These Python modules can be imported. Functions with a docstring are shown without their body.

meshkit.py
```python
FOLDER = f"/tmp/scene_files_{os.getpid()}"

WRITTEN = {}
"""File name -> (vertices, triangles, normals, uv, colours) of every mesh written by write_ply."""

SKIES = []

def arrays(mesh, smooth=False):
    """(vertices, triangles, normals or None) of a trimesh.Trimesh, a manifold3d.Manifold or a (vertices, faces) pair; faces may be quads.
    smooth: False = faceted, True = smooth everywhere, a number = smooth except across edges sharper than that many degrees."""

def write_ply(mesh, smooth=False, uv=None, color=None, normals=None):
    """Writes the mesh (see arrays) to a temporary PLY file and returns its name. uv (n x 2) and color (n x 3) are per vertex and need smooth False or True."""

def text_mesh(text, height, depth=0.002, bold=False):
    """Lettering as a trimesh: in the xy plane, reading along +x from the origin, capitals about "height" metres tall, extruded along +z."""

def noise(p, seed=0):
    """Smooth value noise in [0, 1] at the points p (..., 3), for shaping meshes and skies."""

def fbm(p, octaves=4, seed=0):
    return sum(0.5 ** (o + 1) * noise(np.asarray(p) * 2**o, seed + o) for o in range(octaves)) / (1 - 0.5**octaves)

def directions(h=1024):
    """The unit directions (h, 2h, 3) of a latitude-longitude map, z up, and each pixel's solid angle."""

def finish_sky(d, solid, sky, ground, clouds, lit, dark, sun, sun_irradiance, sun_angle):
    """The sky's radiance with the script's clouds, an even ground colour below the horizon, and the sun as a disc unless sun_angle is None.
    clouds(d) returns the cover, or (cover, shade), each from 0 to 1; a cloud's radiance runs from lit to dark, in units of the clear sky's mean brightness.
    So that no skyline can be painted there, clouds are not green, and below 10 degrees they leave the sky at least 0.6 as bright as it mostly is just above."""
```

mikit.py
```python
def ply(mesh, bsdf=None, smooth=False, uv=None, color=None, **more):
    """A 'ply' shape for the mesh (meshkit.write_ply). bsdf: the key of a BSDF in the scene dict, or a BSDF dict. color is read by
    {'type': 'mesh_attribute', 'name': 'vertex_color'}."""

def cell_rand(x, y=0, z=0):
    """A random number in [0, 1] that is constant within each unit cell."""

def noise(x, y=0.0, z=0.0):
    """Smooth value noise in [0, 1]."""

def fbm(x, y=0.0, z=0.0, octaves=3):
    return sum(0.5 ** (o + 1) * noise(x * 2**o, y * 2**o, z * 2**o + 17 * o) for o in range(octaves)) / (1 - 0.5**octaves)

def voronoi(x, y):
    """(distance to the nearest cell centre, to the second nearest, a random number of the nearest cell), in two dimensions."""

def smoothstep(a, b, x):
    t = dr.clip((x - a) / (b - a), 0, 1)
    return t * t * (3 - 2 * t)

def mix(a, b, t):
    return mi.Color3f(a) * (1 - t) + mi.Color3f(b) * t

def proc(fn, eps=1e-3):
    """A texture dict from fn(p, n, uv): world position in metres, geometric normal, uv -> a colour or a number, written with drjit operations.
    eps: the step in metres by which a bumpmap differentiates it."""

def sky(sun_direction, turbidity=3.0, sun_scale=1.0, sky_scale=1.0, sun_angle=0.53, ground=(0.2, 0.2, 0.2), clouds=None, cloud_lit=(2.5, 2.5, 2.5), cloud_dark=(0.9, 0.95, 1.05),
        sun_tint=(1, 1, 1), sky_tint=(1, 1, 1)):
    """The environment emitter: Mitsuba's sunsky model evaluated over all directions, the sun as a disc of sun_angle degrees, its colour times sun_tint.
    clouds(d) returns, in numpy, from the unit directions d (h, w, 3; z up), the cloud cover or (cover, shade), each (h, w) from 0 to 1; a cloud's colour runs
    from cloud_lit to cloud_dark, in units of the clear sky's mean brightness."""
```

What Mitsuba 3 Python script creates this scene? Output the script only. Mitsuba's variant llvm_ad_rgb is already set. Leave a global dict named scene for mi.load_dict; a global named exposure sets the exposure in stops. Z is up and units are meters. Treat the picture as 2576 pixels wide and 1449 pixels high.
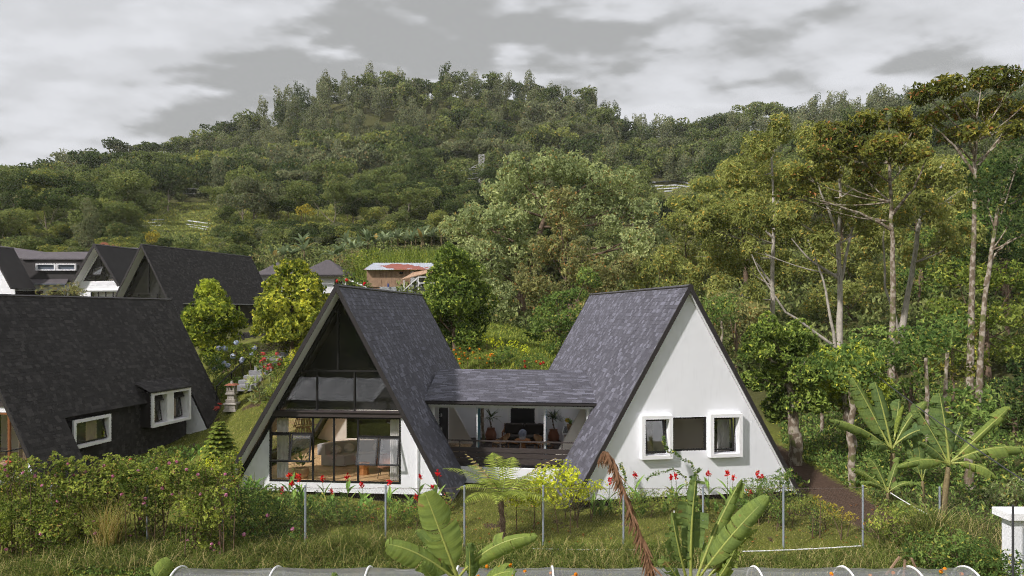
import math
import numpy as np
import trimesh
import drjit as dr
import mitsuba as mi
import mikit
import meshkit
from mikit import proc, noise as tnoise, fbm as tfbm, smoothstep as tstep, mix as tmix, cell_rand
from shapely.geometry import Polygon, box as sbox
from shapely.ops import unary_union
from scipy.interpolate import RBFInterpolator

T = mi.ScalarTransform4f
PI = math.pi
scene, labels = {'type': 'scene'}, {}

# ------------------------------------------------------------------ camera, sky, exposure
CAM_H, FOCAL, MIDX, MIDY = 6.9, 1717.0, 1287.5, 783.8      # survey numbers: metres above the lawn; pixels of a 2575 wide frame
scene['camera'] = {'type': 'perspective', 'fov': math.degrees(2 * math.atan(1287.5 / FOCAL)), 'fov_axis': 'x',
                   'near_clip': 0.1, 'far_clip': 4000.0,
                   'principal_point_offset_y': -(MIDY - 724.5) / 1449.0,
                   'to_world': T().look_at(origin=[0, 0, CAM_H], target=[0, 10, CAM_H], up=[0, 0, 1])}
exposure = 1.43


def clouds(d):
    """A high broken cloud deck over a thin grey veil."""
    z = np.maximum(d[..., 2], 0.0)
    q = np.stack([d[..., 0] / (z + 0.16), d[..., 1] / (z + 0.16), np.zeros_like(z)], -1)
    n = meshkit.fbm(q * np.array([1.6, 2.1, 1.0]) + [3.1, 0.4, 0], 7, seed=5)
    n2 = meshkit.fbm(q * np.array([0.55, 0.7, 1.0]) + [7.3, 2.2, 0], 3, seed=11)
    fine = meshkit.fbm(q * np.array([6.5, 10.0, 1.0]), 6, seed=21)
    az = np.degrees(np.arctan2(d[..., 0], d[..., 1]))
    el = np.degrees(np.arcsin(np.clip(d[..., 2], -1, 1)))

    def blob(a, e, sa, se, tilt=0.0):
        c, s = math.cos(math.radians(tilt)), math.sin(math.radians(tilt))
        x, y = (az - a) * c + (el - e) * s, -(az - a) * s + (el - e) * c
        return np.exp(-(x / sa) ** 2 - (y / se) ** 2)
    v = 0.52 + 0.9 * (n2 - 0.5)
    v = v + 0.5 * blob(-31, 19, 9, 6) - 0.42 * blob(-13, 22.5, 4.2, 2.8, 40) - 0.45 * blob(-22.5, 16.0, 6, 1.3, 34) + 0.2 * blob(-29, 12, 7, 1.5) \
        - 0.25 * blob(-27, 9.6, 9, 1.6, 8) + 0.25 * blob(8, 15, 13, 7) + 0.22 * blob(27, 20, 12, 6) - 0.3 * blob(24, 21.5, 3.5, 1.5, 10) - 0.3 * blob(29, 17.5, 4, 1.0, 8) + 0.2 * blob(-20, 15.0, 3, 1.2, 15)
    t = v + 1.5 * (n - 0.5) + 1.35 * (fine - 0.5)
    c = np.clip((t - 0.14) / 0.42, 0, 1)
    c = c * c * (3 - 2 * c)
    shade = 1 - c * (0.66 + 0.34 * np.clip((n - 0.26) * 1.7 + (fine - .5) * 3.0, 0, 1))
    return np.ones_like(z), np.clip(shade, 0, 1)


SUN = np.array([-0.60, -0.47, 0.65])
scene['sky_light'] = mikit.sky(SUN.tolist(), turbidity=3.0, sun_scale=1.22, sun_angle=2.5, clouds=clouds,
                               cloud_lit=(3.22, 3.28, 3.44), cloud_dark=(1.74, 1.78, 1.80), sun_tint=(0.86, 1.0, 1.36))

# ------------------------------------------------------------------ names and helpers
_count = {}


def fresh(name, parent=None):
    full = f'{parent}__{name}' if parent else name
    n = _count.get(full, 0)
    _count[full] = n + 1
    return full if n == 0 else f'{full}_{n:03d}'


def tag(key, label=None, cat=None, group=None, kind=None):
    d = labels.setdefault(key, {})
    for k, v in (('label', label), ('category', cat), ('group', group), ('kind', kind)):
        if v:
            d[k] = v
    return key


def thing(name, label, cat, group=None):
    return tag(fresh(name), label, cat, group)


class M:
    """Collects vertices, triangles and one uv (tone, tint) per vertex."""

    def __init__(self):
        self.v, self.f, self.t, self.n = [], [], [], 0

    def add(self, v, f, uv=(0.5, 0.5)):
        v, f = np.asarray(v, float).reshape(-1, 3), np.asarray(f, int)
        if f.ndim == 2 and f.shape[1] == 4:
            f = np.vstack([f[:, [0, 1, 2]], f[:, [0, 2, 3]]])
        uv = np.broadcast_to(np.asarray(uv, float), (len(v), 2))
        self.v.append(v); self.f.append(f + self.n); self.t.append(uv); self.n += len(v)
        return self

    def mesh(self):
        return np.vstack(self.v), np.vstack(self.f)

    def box(self, lo, hi, fn=None, uv=(0.5, 0.5), bev=0.0):
        lo, hi = np.minimum(lo, hi).astype(float), np.maximum(lo, hi).astype(float)
        if bev > 0:
            pts = []
            for i in range(3):
                for c in np.ndindex(2, 2, 2):
                    p = np.where(np.array(c) == 1, hi - bev, lo + bev)
                    p[i] = hi[i] if c[i] else lo[i]
                    pts.append(p)
            h = trimesh.convex.convex_hull(np.array(pts))
            v, f = np.array(h.vertices), np.array(h.faces)
        else:
            v = np.array([[(lo, hi)[a][0], (lo, hi)[b][1], (lo, hi)[c][2]] for a in (0, 1) for b in (0, 1) for c in (0, 1)])
            f = np.array([[0, 1, 3, 2], [4, 6, 7, 5], [0, 4, 5, 1], [2, 3, 7, 6], [0, 2, 6, 4], [1, 5, 7, 3]])
        return self.add(fn(v) if fn else v, f, uv)

    def bar(self, a, b, w, h=None, up=(0, 0, 1), uv=(0.5, 0.5)):
        """A square bar from a to b, w wide and h high."""
        a, b = np.asarray(a, float), np.asarray(b, float)
        h = h or w
        d = (b - a) / (np.linalg.norm(b - a) + 1e-9)
        up = np.asarray(up, float)
        if abs(d @ up) > 0.95:
            up = np.array([0, 1.0, 0])
        s = np.cross(d, up); s /= np.linalg.norm(s)
        t = np.cross(s, d)
        q = [s * w / 2 * i + t * h / 2 * j for i, j in ((-1, -1), (1, -1), (1, 1), (-1, 1))]
        v = [a + x for x in q] + [b + x for x in q]
        return self.add(v, [[0, 3, 2, 1], [4, 5, 6, 7], [0, 1, 5, 4], [1, 2, 6, 5], [2, 3, 7, 6], [3, 0, 4, 7]], uv)

    def tube(self, p, r, sides=6, uv=(0.5, 0.5), cap=True):
        p = np.asarray(p, float)
        r = np.broadcast_to(np.asarray(r, float), (len(p),))
        t = np.gradient(p, axis=0)
        t /= np.linalg.norm(t, axis=1, keepdims=True) + 1e-9
        ref = np.array([0.31, 0.17, 0.93]) if abs(t[:, 2]).mean() < 0.8 else np.array([0.9, 0.4, 0.1])
        a = np.cross(t, ref); a /= np.linalg.norm(a, axis=1, keepdims=True) + 1e-9
        b = np.cross(t, a)
        an = np.arange(sides) * 2 * PI / sides
        v = (p[:, None] + r[:, None, None] * (np.cos(an)[None, :, None] * a[:, None] + np.sin(an)[None, :, None] * b[:, None])).reshape(-1, 3)
        i, j = np.meshgrid(np.arange(len(p) - 1), np.arange(sides), indexing='ij')
        q = np.stack([i * sides + j, i * sides + (j + 1) % sides, (i + 1) * sides + (j + 1) % sides, (i + 1) * sides + j], -1).reshape(-1, 4)
        f = np.vstack([q[:, [0, 1, 2]], q[:, [0, 2, 3]]])
        if cap:
            n = len(v)
            v = np.vstack([v, p[:1], p[-1:]])
            k = np.arange(sides)
            e = (len(p) - 1) * sides
            f = np.vstack([f, np.stack([(k + 1) % sides, k, k * 0 + n], 1), np.stack([e + k, e + (k + 1) % sides, k * 0 + n + 1], 1)])
        return self.add(v, f, uv)

    def lathe(self, c, prof, sides=14, uv=(0.5, 0.5)):
        prof = np.asarray(prof, float)
        an = np.arange(sides) * 2 * PI / sides
        v = np.stack([np.outer(prof[:, 0], np.cos(an)), np.outer(prof[:, 0], np.sin(an)), np.outer(prof[:, 1], np.ones(sides))], -1).reshape(-1, 3) + np.asarray(c, float)
        i, j = np.meshgrid(np.arange(len(prof) - 1), np.arange(sides), indexing='ij')
        q = np.stack([i * sides + j, i * sides + (j + 1) % sides, (i + 1) * sides + (j + 1) % sides, (i + 1) * sides + j], -1).reshape(-1, 4)
        return self.add(v, q, uv)

    def prism(self, poly, v0, v1, fn=None, uv=(0.5, 0.5)):
        """A shapely polygon of (u, z) extruded from depth v0 to v1."""
        for g in getattr(poly, 'geoms', [poly]):
            if g.is_empty or g.area < 1e-6:
                continue
            m = trimesh.creation.extrude_polygon(g, abs(v1 - v0), engine='earcut')
            p = np.array(m.vertices)
            p = np.stack([p[:, 0], min(v0, v1) + p[:, 2], p[:, 1]], 1)
            self.add(fn(p) if fn else p, np.array(m.faces)[:, ::-1], uv)
        return self


def put(name, m, bsdf, parent=None, smooth=False, label=None, cat=None, group=None, kind=None, tw=None):
    key = fresh(name, parent)
    if isinstance(m, M):
        v, f = m.mesh()
        uv = np.vstack(m.t)
        if smooth not in (False, True):
            d = mikit.ply((v, f), bsdf, smooth=smooth)
        else:
            d = mikit.ply((v, f), bsdf, smooth=smooth, uv=uv)
    else:
        d = dict(m)
    if tw is not None:
        d['to_world'] = tw
    scene[key] = d
    if label or cat or group or kind:
        tag(key, label, cat, group, kind)
    return key


def at(px, py, Y):
    """Survey: the point at depth Y seen under (px, py) of the 2575 wide frame."""
    return np.array([(px - MIDX) / FOCAL * Y, Y, CAM_H - (py - MIDY) / FOCAL * Y])


def rgb(*c):
    return {'type': 'rgb', 'value': list(c)}


def mat(name, **k):
    two = k.pop('two', True)
    b = {'type': 'principled', **k}
    scene[name] = {'type': 'twosided', 'bsdf': b} if two else b


GRAINED = ('white_wall', 'stone_pale', 'plywood', 'bark_pale', 'bark_brown', 'dead_leaf', 'stalk', 'mulch_white')


def paint(name, c, rough=0.6, var=0.12, scale=3.0, spec=0.4, metal=0.0, grime=0.0):
    c = np.array(c, float)
    if name not in GRAINED:
        return mat(name, base_color=rgb(*map(float, c)), roughness=rough, specular=spec, metallic=metal)

    def fn(p, n, uv):
        g = tfbm(p.x * scale, p.y * scale, p.z * scale, 4)
        t = (g - 0.5) * 2 * var + 1
        if grime > 0:
            s = tfbm(p.x * 9 + 3, p.y * 9, p.z * 1.3, 3)
            t = t * (1 - grime * tstep(0.52, 0.75, s))
        return mi.Color3f(*[float(x) for x in c]) * t
    mat(name, base_color=proc(fn), roughness=rough, specular=spec, metallic=metal)


LEAF_GAIN, LEAF_GREY = 1.0, 0.0


def leafmat(name, dark, mid, lite, tint=None, tw=0.0, rough=0.45, trans=0.7, spatial=0.0, spec=True):
    """Leaves: uv.x runs through the three leaf colours, uv.y beyond 1 - tw turns a leaf to the tint."""
    def grey(c):
        y = .3 * c[0] + .59 * c[1] + .11 * c[2]
        return [float(v) * (1 - LEAF_GREY) + y * LEAF_GREY for v in c]
    dark, mid, lite = (mi.Color3f(*[min(v * LEAF_GAIN, .95) for v in grey(c)]) for c in (dark, mid, lite))
    tn = mi.Color3f(*[min(float(v) * LEAF_GAIN, .95) for v in tint]) if tint is not None else None

    def fn(p, n, uv):
        x = uv.x
        if spatial > 0:
            x = dr.clip(x + (tfbm(p.x * 0.11, p.y * 0.11, p.z * 0.11, 2) - 0.5) * spatial, 0, 1)
        c = dr.select(x < 0.5, dr.lerp(dark, mid, x * 2), dr.lerp(mid, lite, x * 2 - 1))
        if tn is not None and tw > 0:
            c = dr.lerp(c, tn, tstep(1 - tw - 0.03, 1 - tw + 0.03, uv.y))
        return c
    d = {'type': 'principledthin', 'base_color': proc(fn), 'roughness': rough, 'diff_trans': trans, 'eta': 1.35}
    if not spec:
        d.pop('eta')
    scene[name] = d

# ------------------------------------------------------------------ materials
paint('white_wall', (0.81, 0.82, 0.85), 0.7, 0.025, 1.7, grime=0.03)
paint('white_trim', (0.85, 0.85, 0.86), 0.55, 0.02, 2.0)
paint('cream_wall', (0.66, 0.62, 0.55), 0.7, 0.05, 2.0)
paint('soffit_grey', (0.62, 0.62, 0.63), 0.7, 0.08, 3.0)
paint('fascia_dark', (0.035, 0.031, 0.031), 0.45, 0.15, 5.0)
paint('frame_black', (0.018, 0.017, 0.017), 0.4, 0.1, 6.0)
paint('beam_brown', (0.060, 0.048, 0.046), 0.45, 0.2, 6.0)
paint('deck_brown', (0.040, 0.030, 0.028), 0.55, 0.3, 7.0)
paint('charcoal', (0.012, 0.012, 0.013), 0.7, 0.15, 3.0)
paint('rattan', (0.36, 0.17, 0.07), 0.5, 0.2, 14.0)
paint('rattan_weave', (0.42, 0.27, 0.14), 0.6, 0.25, 30.0)
paint('teak', (0.22, 0.085, 0.03), 0.45, 0.25, 8.0)
paint('clay', (0.27, 0.10, 0.05), 0.55, 0.25, 6.0)
paint('cushion_dark', (0.035, 0.028, 0.024), 0.85, 0.15, 10.0)
paint('sofa_grey', (0.48, 0.46, 0.44), 0.9, 0.15, 12.0)
paint('curtain_white', (0.80, 0.79, 0.77), 0.9, 0.04, 8.0)
paint('curtain_tan', (0.33, 0.26, 0.18), 0.9, 0.1, 8.0)
paint('leather_brown', (0.30, 0.15, 0.09), 0.5, 0.15, 9.0)
paint('galvanised', (0.36, 0.40, 0.46), 0.4, 0.15, 14.0, metal=0.3)
paint('wire_rust', (0.16, 0.12, 0.10), 0.6, 0.3, 10.0, metal=0.2)
paint('stone_pale', (0.36, 0.33, 0.29), 0.85, 0.35, 9.0, grime=0.35)
paint('stone_red', (0.28, 0.10, 0.06), 0.85, 0.3, 9.0)
paint('slab_grey', (0.27, 0.27, 0.28), 0.8, 0.2, 5.0)
paint('pipe_white', (0.80, 0.80, 0.80), 0.5, 0.08, 12.0)
paint('bark_pale', (0.44, 0.40, 0.34), 0.9, 0.32, 4.0, grime=0.35)
paint('bark_brown', (0.16, 0.11, 0.075), 0.9, 0.4, 6.0, grime=0.3)
paint('bark_far', (0.26, 0.22, 0.17), 0.9, 0.25, 2.0)
paint('cable_black', (0.05, 0.05, 0.055), 0.5, 0.1, 5.0)
paint('wire_steel', (0.50, 0.50, 0.50), 0.4, 0.1, 1.0)
paint('pylon_steel', (0.55, 0.54, 0.53), 0.5, 0.1, 1.0)
paint('plywood', (0.34, 0.22, 0.14), 0.75, 0.22, 2.5, grime=0.3)
paint('mulch_white', (0.50, 0.52, 0.54), 0.45, 0.12, 0.8)
paint('blue_cloth', (0.03, 0.07, 0.25), 0.8, 0.1, 5.0)
paint('plinth_black', (0.02, 0.018, 0.017), 0.8, 0.3, 4.0)
paint('gutter_blue', (0.10, 0.12, 0.15), 0.4, 0.1, 4.0)
paint('wood_orange', (0.42, 0.17, 0.05), 0.5, 0.2, 9.0)
paint('bedding', (0.66, 0.62, 0.56), 0.9, 0.1, 5.0)
paint('roof_brown', (0.30, 0.11, 0.06), 0.8, 0.15, 3.0)
paint('dead_leaf', (0.20, 0.105, 0.055), 0.8, 0.45, 18.0)
paint('stalk', (0.20, 0.155, 0.075), 0.6, 0.35, 9.0, grime=0.4)
paint('stem_green', (0.13, 0.17, 0.04), 0.55, 0.2, 9.0)
paint('twig', (0.15, 0.10, 0.06), 0.8, 0.3, 12.0)


def lichen(p, n, uv):
    w = tfbm(p.x * 7, p.y * 7, p.z * 4.5, 4)
    m = tfbm(p.x * 3 + 9, p.y * 3, p.z * 2, 3)
    c = tmix((0.17, 0.13, 0.09), (0.40, 0.35, 0.28), tstep(0.42, 0.62, w))
    return dr.lerp(c, mi.Color3f(0.13, 0.14, 0.05), tstep(0.58, 0.68, m))


mat('bark_lichen', base_color=proc(lichen), roughness=0.95, specular=0.2)


def shingle_tone(lo, hi):
    lo, hi = mi.Color3f(*lo), mi.Color3f(*hi)

    def fn(p, n, uv):       # uv.x the tone of one tab; mineral grit over it
        g = tnoise(p.x * 60, p.y * 60, p.z * 60)
        streak = tfbm(p.x * 2.2, p.y * 2.2, p.z * 0.5, 3)
        return dr.lerp(lo, hi, uv.x) * (0.85 + 0.3 * g) * (0.86 + 0.28 * streak)
    return fn


mat('shingle_slate', base_color=proc(shingle_tone((0.058, 0.056, 0.066), (0.182, 0.182, 0.222))), roughness=0.75, specular=0.35)
mat('shingle_char', base_color=proc(shingle_tone((0.024, 0.022, 0.022), (0.078, 0.071, 0.070))), roughness=0.8, specular=0.3)
mat('shingle_mauve', base_color=proc(shingle_tone((0.060, 0.052, 0.056), (0.125, 0.112, 0.12))), roughness=0.8, specular=0.3)


def rusty(p, n, uv):
    w = tfbm(p.x * 0.55, p.y * 0.2 + 4, p.z * 1.1, 4)
    c = tmix((0.42, 0.45, 0.50), (0.30, 0.085, 0.055), tstep(0.50, 0.54, w))
    return c * (0.85 + 0.3 * tnoise(p.x * 5, p.y * 5, p.z * 5))


mat('rusty_iron', base_color=proc(rusty), roughness=0.5, metallic=0.15)


def parquet(p, n, uv):
    g = tfbm(p.x * 3 + uv.x * 40, p.y * 30, 0.0, 3)
    return dr.lerp(mi.Color3f(0.46, 0.29, 0.14), mi.Color3f(0.72, 0.50, 0.27), uv.x * 0.7 + g * 0.3)


mat('parquet_wood', base_color=proc(parquet), roughness=0.3, specular=0.5)
scene['sash_glass'] = {'type': 'thindielectric', 'int_ior': 2.3}       # reflective coated panes of the opening sashes
scene['pane_glass'] = {'type': 'thindielectric', 'int_ior': 1.55}
scene['frosted_sheet'] = {'type': 'principledthin', 'base_color': rgb(.88, .89, .90), 'roughness': .6, 'diff_trans': 1.6, 'eta': 1.4}
scene['film_plastic'] = {'type': 'blendbsdf', 'weight': 0.24, 'a': {'type': 'thindielectric', 'int_ior': 1.45},
                         'b': {'type': 'twosided', 'bsdf': {'type': 'diffuse', 'reflectance': rgb(0.42, 0.42, 0.44)}}}

LEAF_GAIN, LEAF_GREY = 2.2, 0.0       # the figures below are one-sided; a thin leaf also passes light on
leafmat('leaf_glossy', (0.038, 0.062, 0.012), (0.125, 0.160, 0.026), (0.34, 0.37, 0.06), (0.42, 0.40, 0.06), 0.08, rough=0.32, trans=0.5)
leafmat('leaf_glossy_dark', (0.030, 0.052, 0.014), (0.085, 0.122, 0.026), (0.21, 0.26, 0.06), (0.36, 0.38, 0.07), 0.06, rough=0.32, trans=0.45)
leafmat('leaf_glossy_lime', (0.045, 0.075, 0.012), (0.135, 0.158, 0.026), (0.37, 0.38, 0.065), (0.45, 0.40, 0.06), 0.10, rough=0.35, trans=0.5)
leafmat('leaf_sage', (0.085, 0.108, 0.048), (0.19, 0.22, 0.10), (0.33, 0.35, 0.165), (0.22, 0.15, 0.045), 0.05, rough=0.5)
leafmat('leaf_olive', (0.066, 0.080, 0.022), (0.145, 0.162, 0.046), (0.27, 0.275, 0.09), (0.34, 0.25, 0.06), 0.06, rough=0.5)
leafmat('leaf_brownish', (0.070, 0.076, 0.030), (0.145, 0.148, 0.060), (0.26, 0.255, 0.10), (0.24, 0.14, 0.05), 0.07, rough=0.55)
leafmat('leaf_russet', (0.034, 0.043, 0.011), (0.088, 0.100, 0.022), (0.24, 0.215, 0.042), (0.23, 0.11, 0.04), 0.05, rough=0.4)
leafmat('leaf_deep', (0.014, 0.026, 0.010), (0.034, 0.056, 0.018), (0.085, 0.115, 0.035), (0.14, 0.13, 0.03), 0.06, rough=0.45)
leafmat('leaf_fresh', (0.045, 0.068, 0.012), (0.105, 0.138, 0.026), (0.22, 0.25, 0.06), (0.36, 0.33, 0.05), 0.05, rough=0.45)
leafmat('leaf_hedge', (0.034, 0.052, 0.012), (0.095, 0.128, 0.028), (0.26, 0.285, 0.06), (0.24, 0.16, 0.05), 0.04, rough=0.42)
leafmat('leaf_bush', (0.030, 0.056, 0.016), (0.070, 0.112, 0.028), (0.17, 0.22, 0.06), (0.28, 0.27, 0.06), 0.07, rough=0.42)
leafmat('leaf_canna', (0.045, 0.090, 0.022), (0.095, 0.165, 0.038), (0.20, 0.29, 0.07), (0.30, 0.28, 0.07), 0.05, rough=0.4, trans=0.6)
leafmat('leaf_fern', (0.055, 0.080, 0.014), (0.135, 0.165, 0.030), (0.25, 0.28, 0.065), (0.30, 0.19, 0.06), 0.06, rough=0.45, trans=0.7)
leafmat('leaf_lime', (0.14, 0.17, 0.018), (0.27, 0.30, 0.03), (0.48, 0.47, 0.06), (0.50, 0.44, 0.03), 0.2, rough=0.45)
leafmat('leaf_far', (0.044, 0.060, 0.020), (0.092, 0.113, 0.038), (0.170, 0.190, 0.066), (0.19, 0.15, 0.05), 0.03, rough=0.6, spatial=0.8)
leafmat('leaf_far_grey', (0.056, 0.066, 0.034), (0.105, 0.118, 0.060), (0.18, 0.19, 0.10), (0.15, 0.12, 0.06), 0.06, rough=0.6, spatial=0.6)
leafmat('leaf_far_dark', (0.020, 0.031, 0.012), (0.043, 0.061, 0.022), (0.088, 0.110, 0.038), (0.10, 0.09, 0.03), 0.05, rough=0.6, spatial=0.6)
leafmat('leaf_far_lime', (0.078, 0.094, 0.028), (0.145, 0.165, 0.048), (0.24, 0.25, 0.08), (0.30, 0.24, 0.05), 0.06, rough=0.6, spatial=0.5)
leafmat('leaf_gold', (0.13, 0.11, 0.02), (0.22, 0.185, 0.03), (0.34, 0.29, 0.06), None, 0, rough=0.5)
leafmat('grass_blade', (0.054, 0.068, 0.014), (0.108, 0.128, 0.026), (0.20, 0.21, 0.05), (0.33, 0.27, 0.11), 0.12, rough=0.5, spatial=0.5)
leafmat('grass_long', (0.028, 0.040, 0.010), (0.066, 0.086, 0.019), (0.165, 0.19, 0.05), (0.34, 0.28, 0.13), 0.16, rough=0.45)
leafmat('grass_dry', (0.17, 0.13, 0.05), (0.29, 0.23, 0.09), (0.42, 0.36, 0.17), (0.15, 0.18, 0.04), 0.25, rough=0.5)
LEAF_GAIN, LEAF_GREY = 1.0, 0.0
leafmat('petal_red', (0.50, 0.012, 0.016), (0.66, 0.020, 0.030), (0.78, 0.06, 0.06), (0.75, 0.20, 0.03), 0.08, rough=0.5, trans=0.4)
leafmat('petal_pink', (0.52, 0.12, 0.26), (0.66, 0.24, 0.40), (0.80, 0.50, 0.62), None, 0, rough=0.5, trans=0.5)
leafmat('petal_coral', (0.50, 0.07, 0.06), (0.64, 0.12, 0.10), (0.75, 0.24, 0.20), None, 0, rough=0.5, trans=0.4)
leafmat('petal_blue', (0.34, 0.45, 0.66), (0.54, 0.60, 0.74), (0.74, 0.74, 0.80), None, 0, rough=0.6, trans=0.4)
leafmat('petal_white', (0.60, 0.58, 0.60), (0.72, 0.70, 0.72), (0.80, 0.80, 0.80), None, 0, rough=0.6, trans=0.4)
leafmat('petal_orange', (0.72, 0.22, 0.01), (0.82, 0.30, 0.02), (0.88, 0.42, 0.05), None, 0, rough=0.5, trans=0.4)
leafmat('petal_yellow', (0.62, 0.46, 0.03), (0.74, 0.58, 0.05), (0.82, 0.68, 0.12), None, 0, rough=0.5, trans=0.4)


def banana_skin(p, n, uv):      # uv.x tone of the leaf, uv.y runs across: fine veins
    v = tnoise(uv.y * 90.0, uv.x * 7.0)
    w = tfbm(p.x * 5, p.y * 5, p.z * 5, 3)
    c = dr.lerp(mi.Color3f(0.12, 0.195, 0.080), mi.Color3f(0.31, 0.38, 0.075), dr.clip(uv.x + (w - 0.5) * 0.5, 0, 1))
    c = c * (0.86 + 0.28 * v)
    return dr.lerp(c, mi.Color3f(0.30, 0.22, 0.08), tstep(0.72, 0.80, w))


scene['banana_leaf'] = {'type': 'principledthin', 'base_color': proc(banana_skin), 'roughness': 0.38, 'diff_trans': 0.7, 'eta': 1.4}
mat('banana_rib', base_color=rgb(0.33, 0.36, 0.09), roughness=0.45)

# ------------------------------------------------------------------ the lie of the land
CTRL = [(x, y, z) for x in (-40, -26, -14, -5, 5, 14, 26, 40) for y, z in ((6, -1.7), (10, -1.7), (14, -1.6), (17, -1.45), (19, -1.25), (20, -0.85), (20.8, -0.42), (21.4, -0.30), (23, -0.25))]
CTRL += [(0, 26, -.12), (0, 30, 0), (0, 36, .15), (0, 39, 1.6), (0, 42, 3.3), (0, 46, 4.2), (0, 60, 5.2), (3, 72, 6.0), (12, 75, 7), (-5, 60, 6), (-10, 60, 6.5), (-4, 52, 4.8),
         (-8, 26, -.1), (-8, 30, 0), (-6, 38, .3), (-12.6, 29.5, -.02), (-13, 34, .5), (-15.5, 39, 1.15), (-13, 41, 2.3), (-16, 43.5, 3.3), (-18.5, 46, 3.9), (-14, 46, 4.2), (-8, 45, 3.9), (-9, 40.5, 1.9), (-10, 50, 4.9),
         (-20, 29, -.5), (-24, 35, -.3), (-19, 40, .15), (-28, 40, .4), (-24, 46, 2.6), (-34, 50, 3.5), (-34, 62, 5.0), (-26, 68, 5.2), (-25, 76, 7.0), (-45, 72, 6.5), (-60, 75, 7), (-40, 92, 12.5), (-60, 95, 13),
         (-12, 72, 9.0), (-20, 82, 9.6), (-27, 84, 9.8), (-5, 74, 8.2), (-10, 66, 7.4),
         (7, 26, -.1), (7, 30, 0), (5, 38, .3), (10, 38, .3), (8, 44, 2.2), (13, 35, .2), (15, 27, -.1), (18, 31, .1), (25, 30, .3), (20, 40, 1.0), (30, 45, 2.5), (25, 56, 4.6), (45, 56, 5.5), (40, 35, 1.0), (60, 45, 4), (55, 75, 12), (30, 75, 9.5)]
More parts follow.
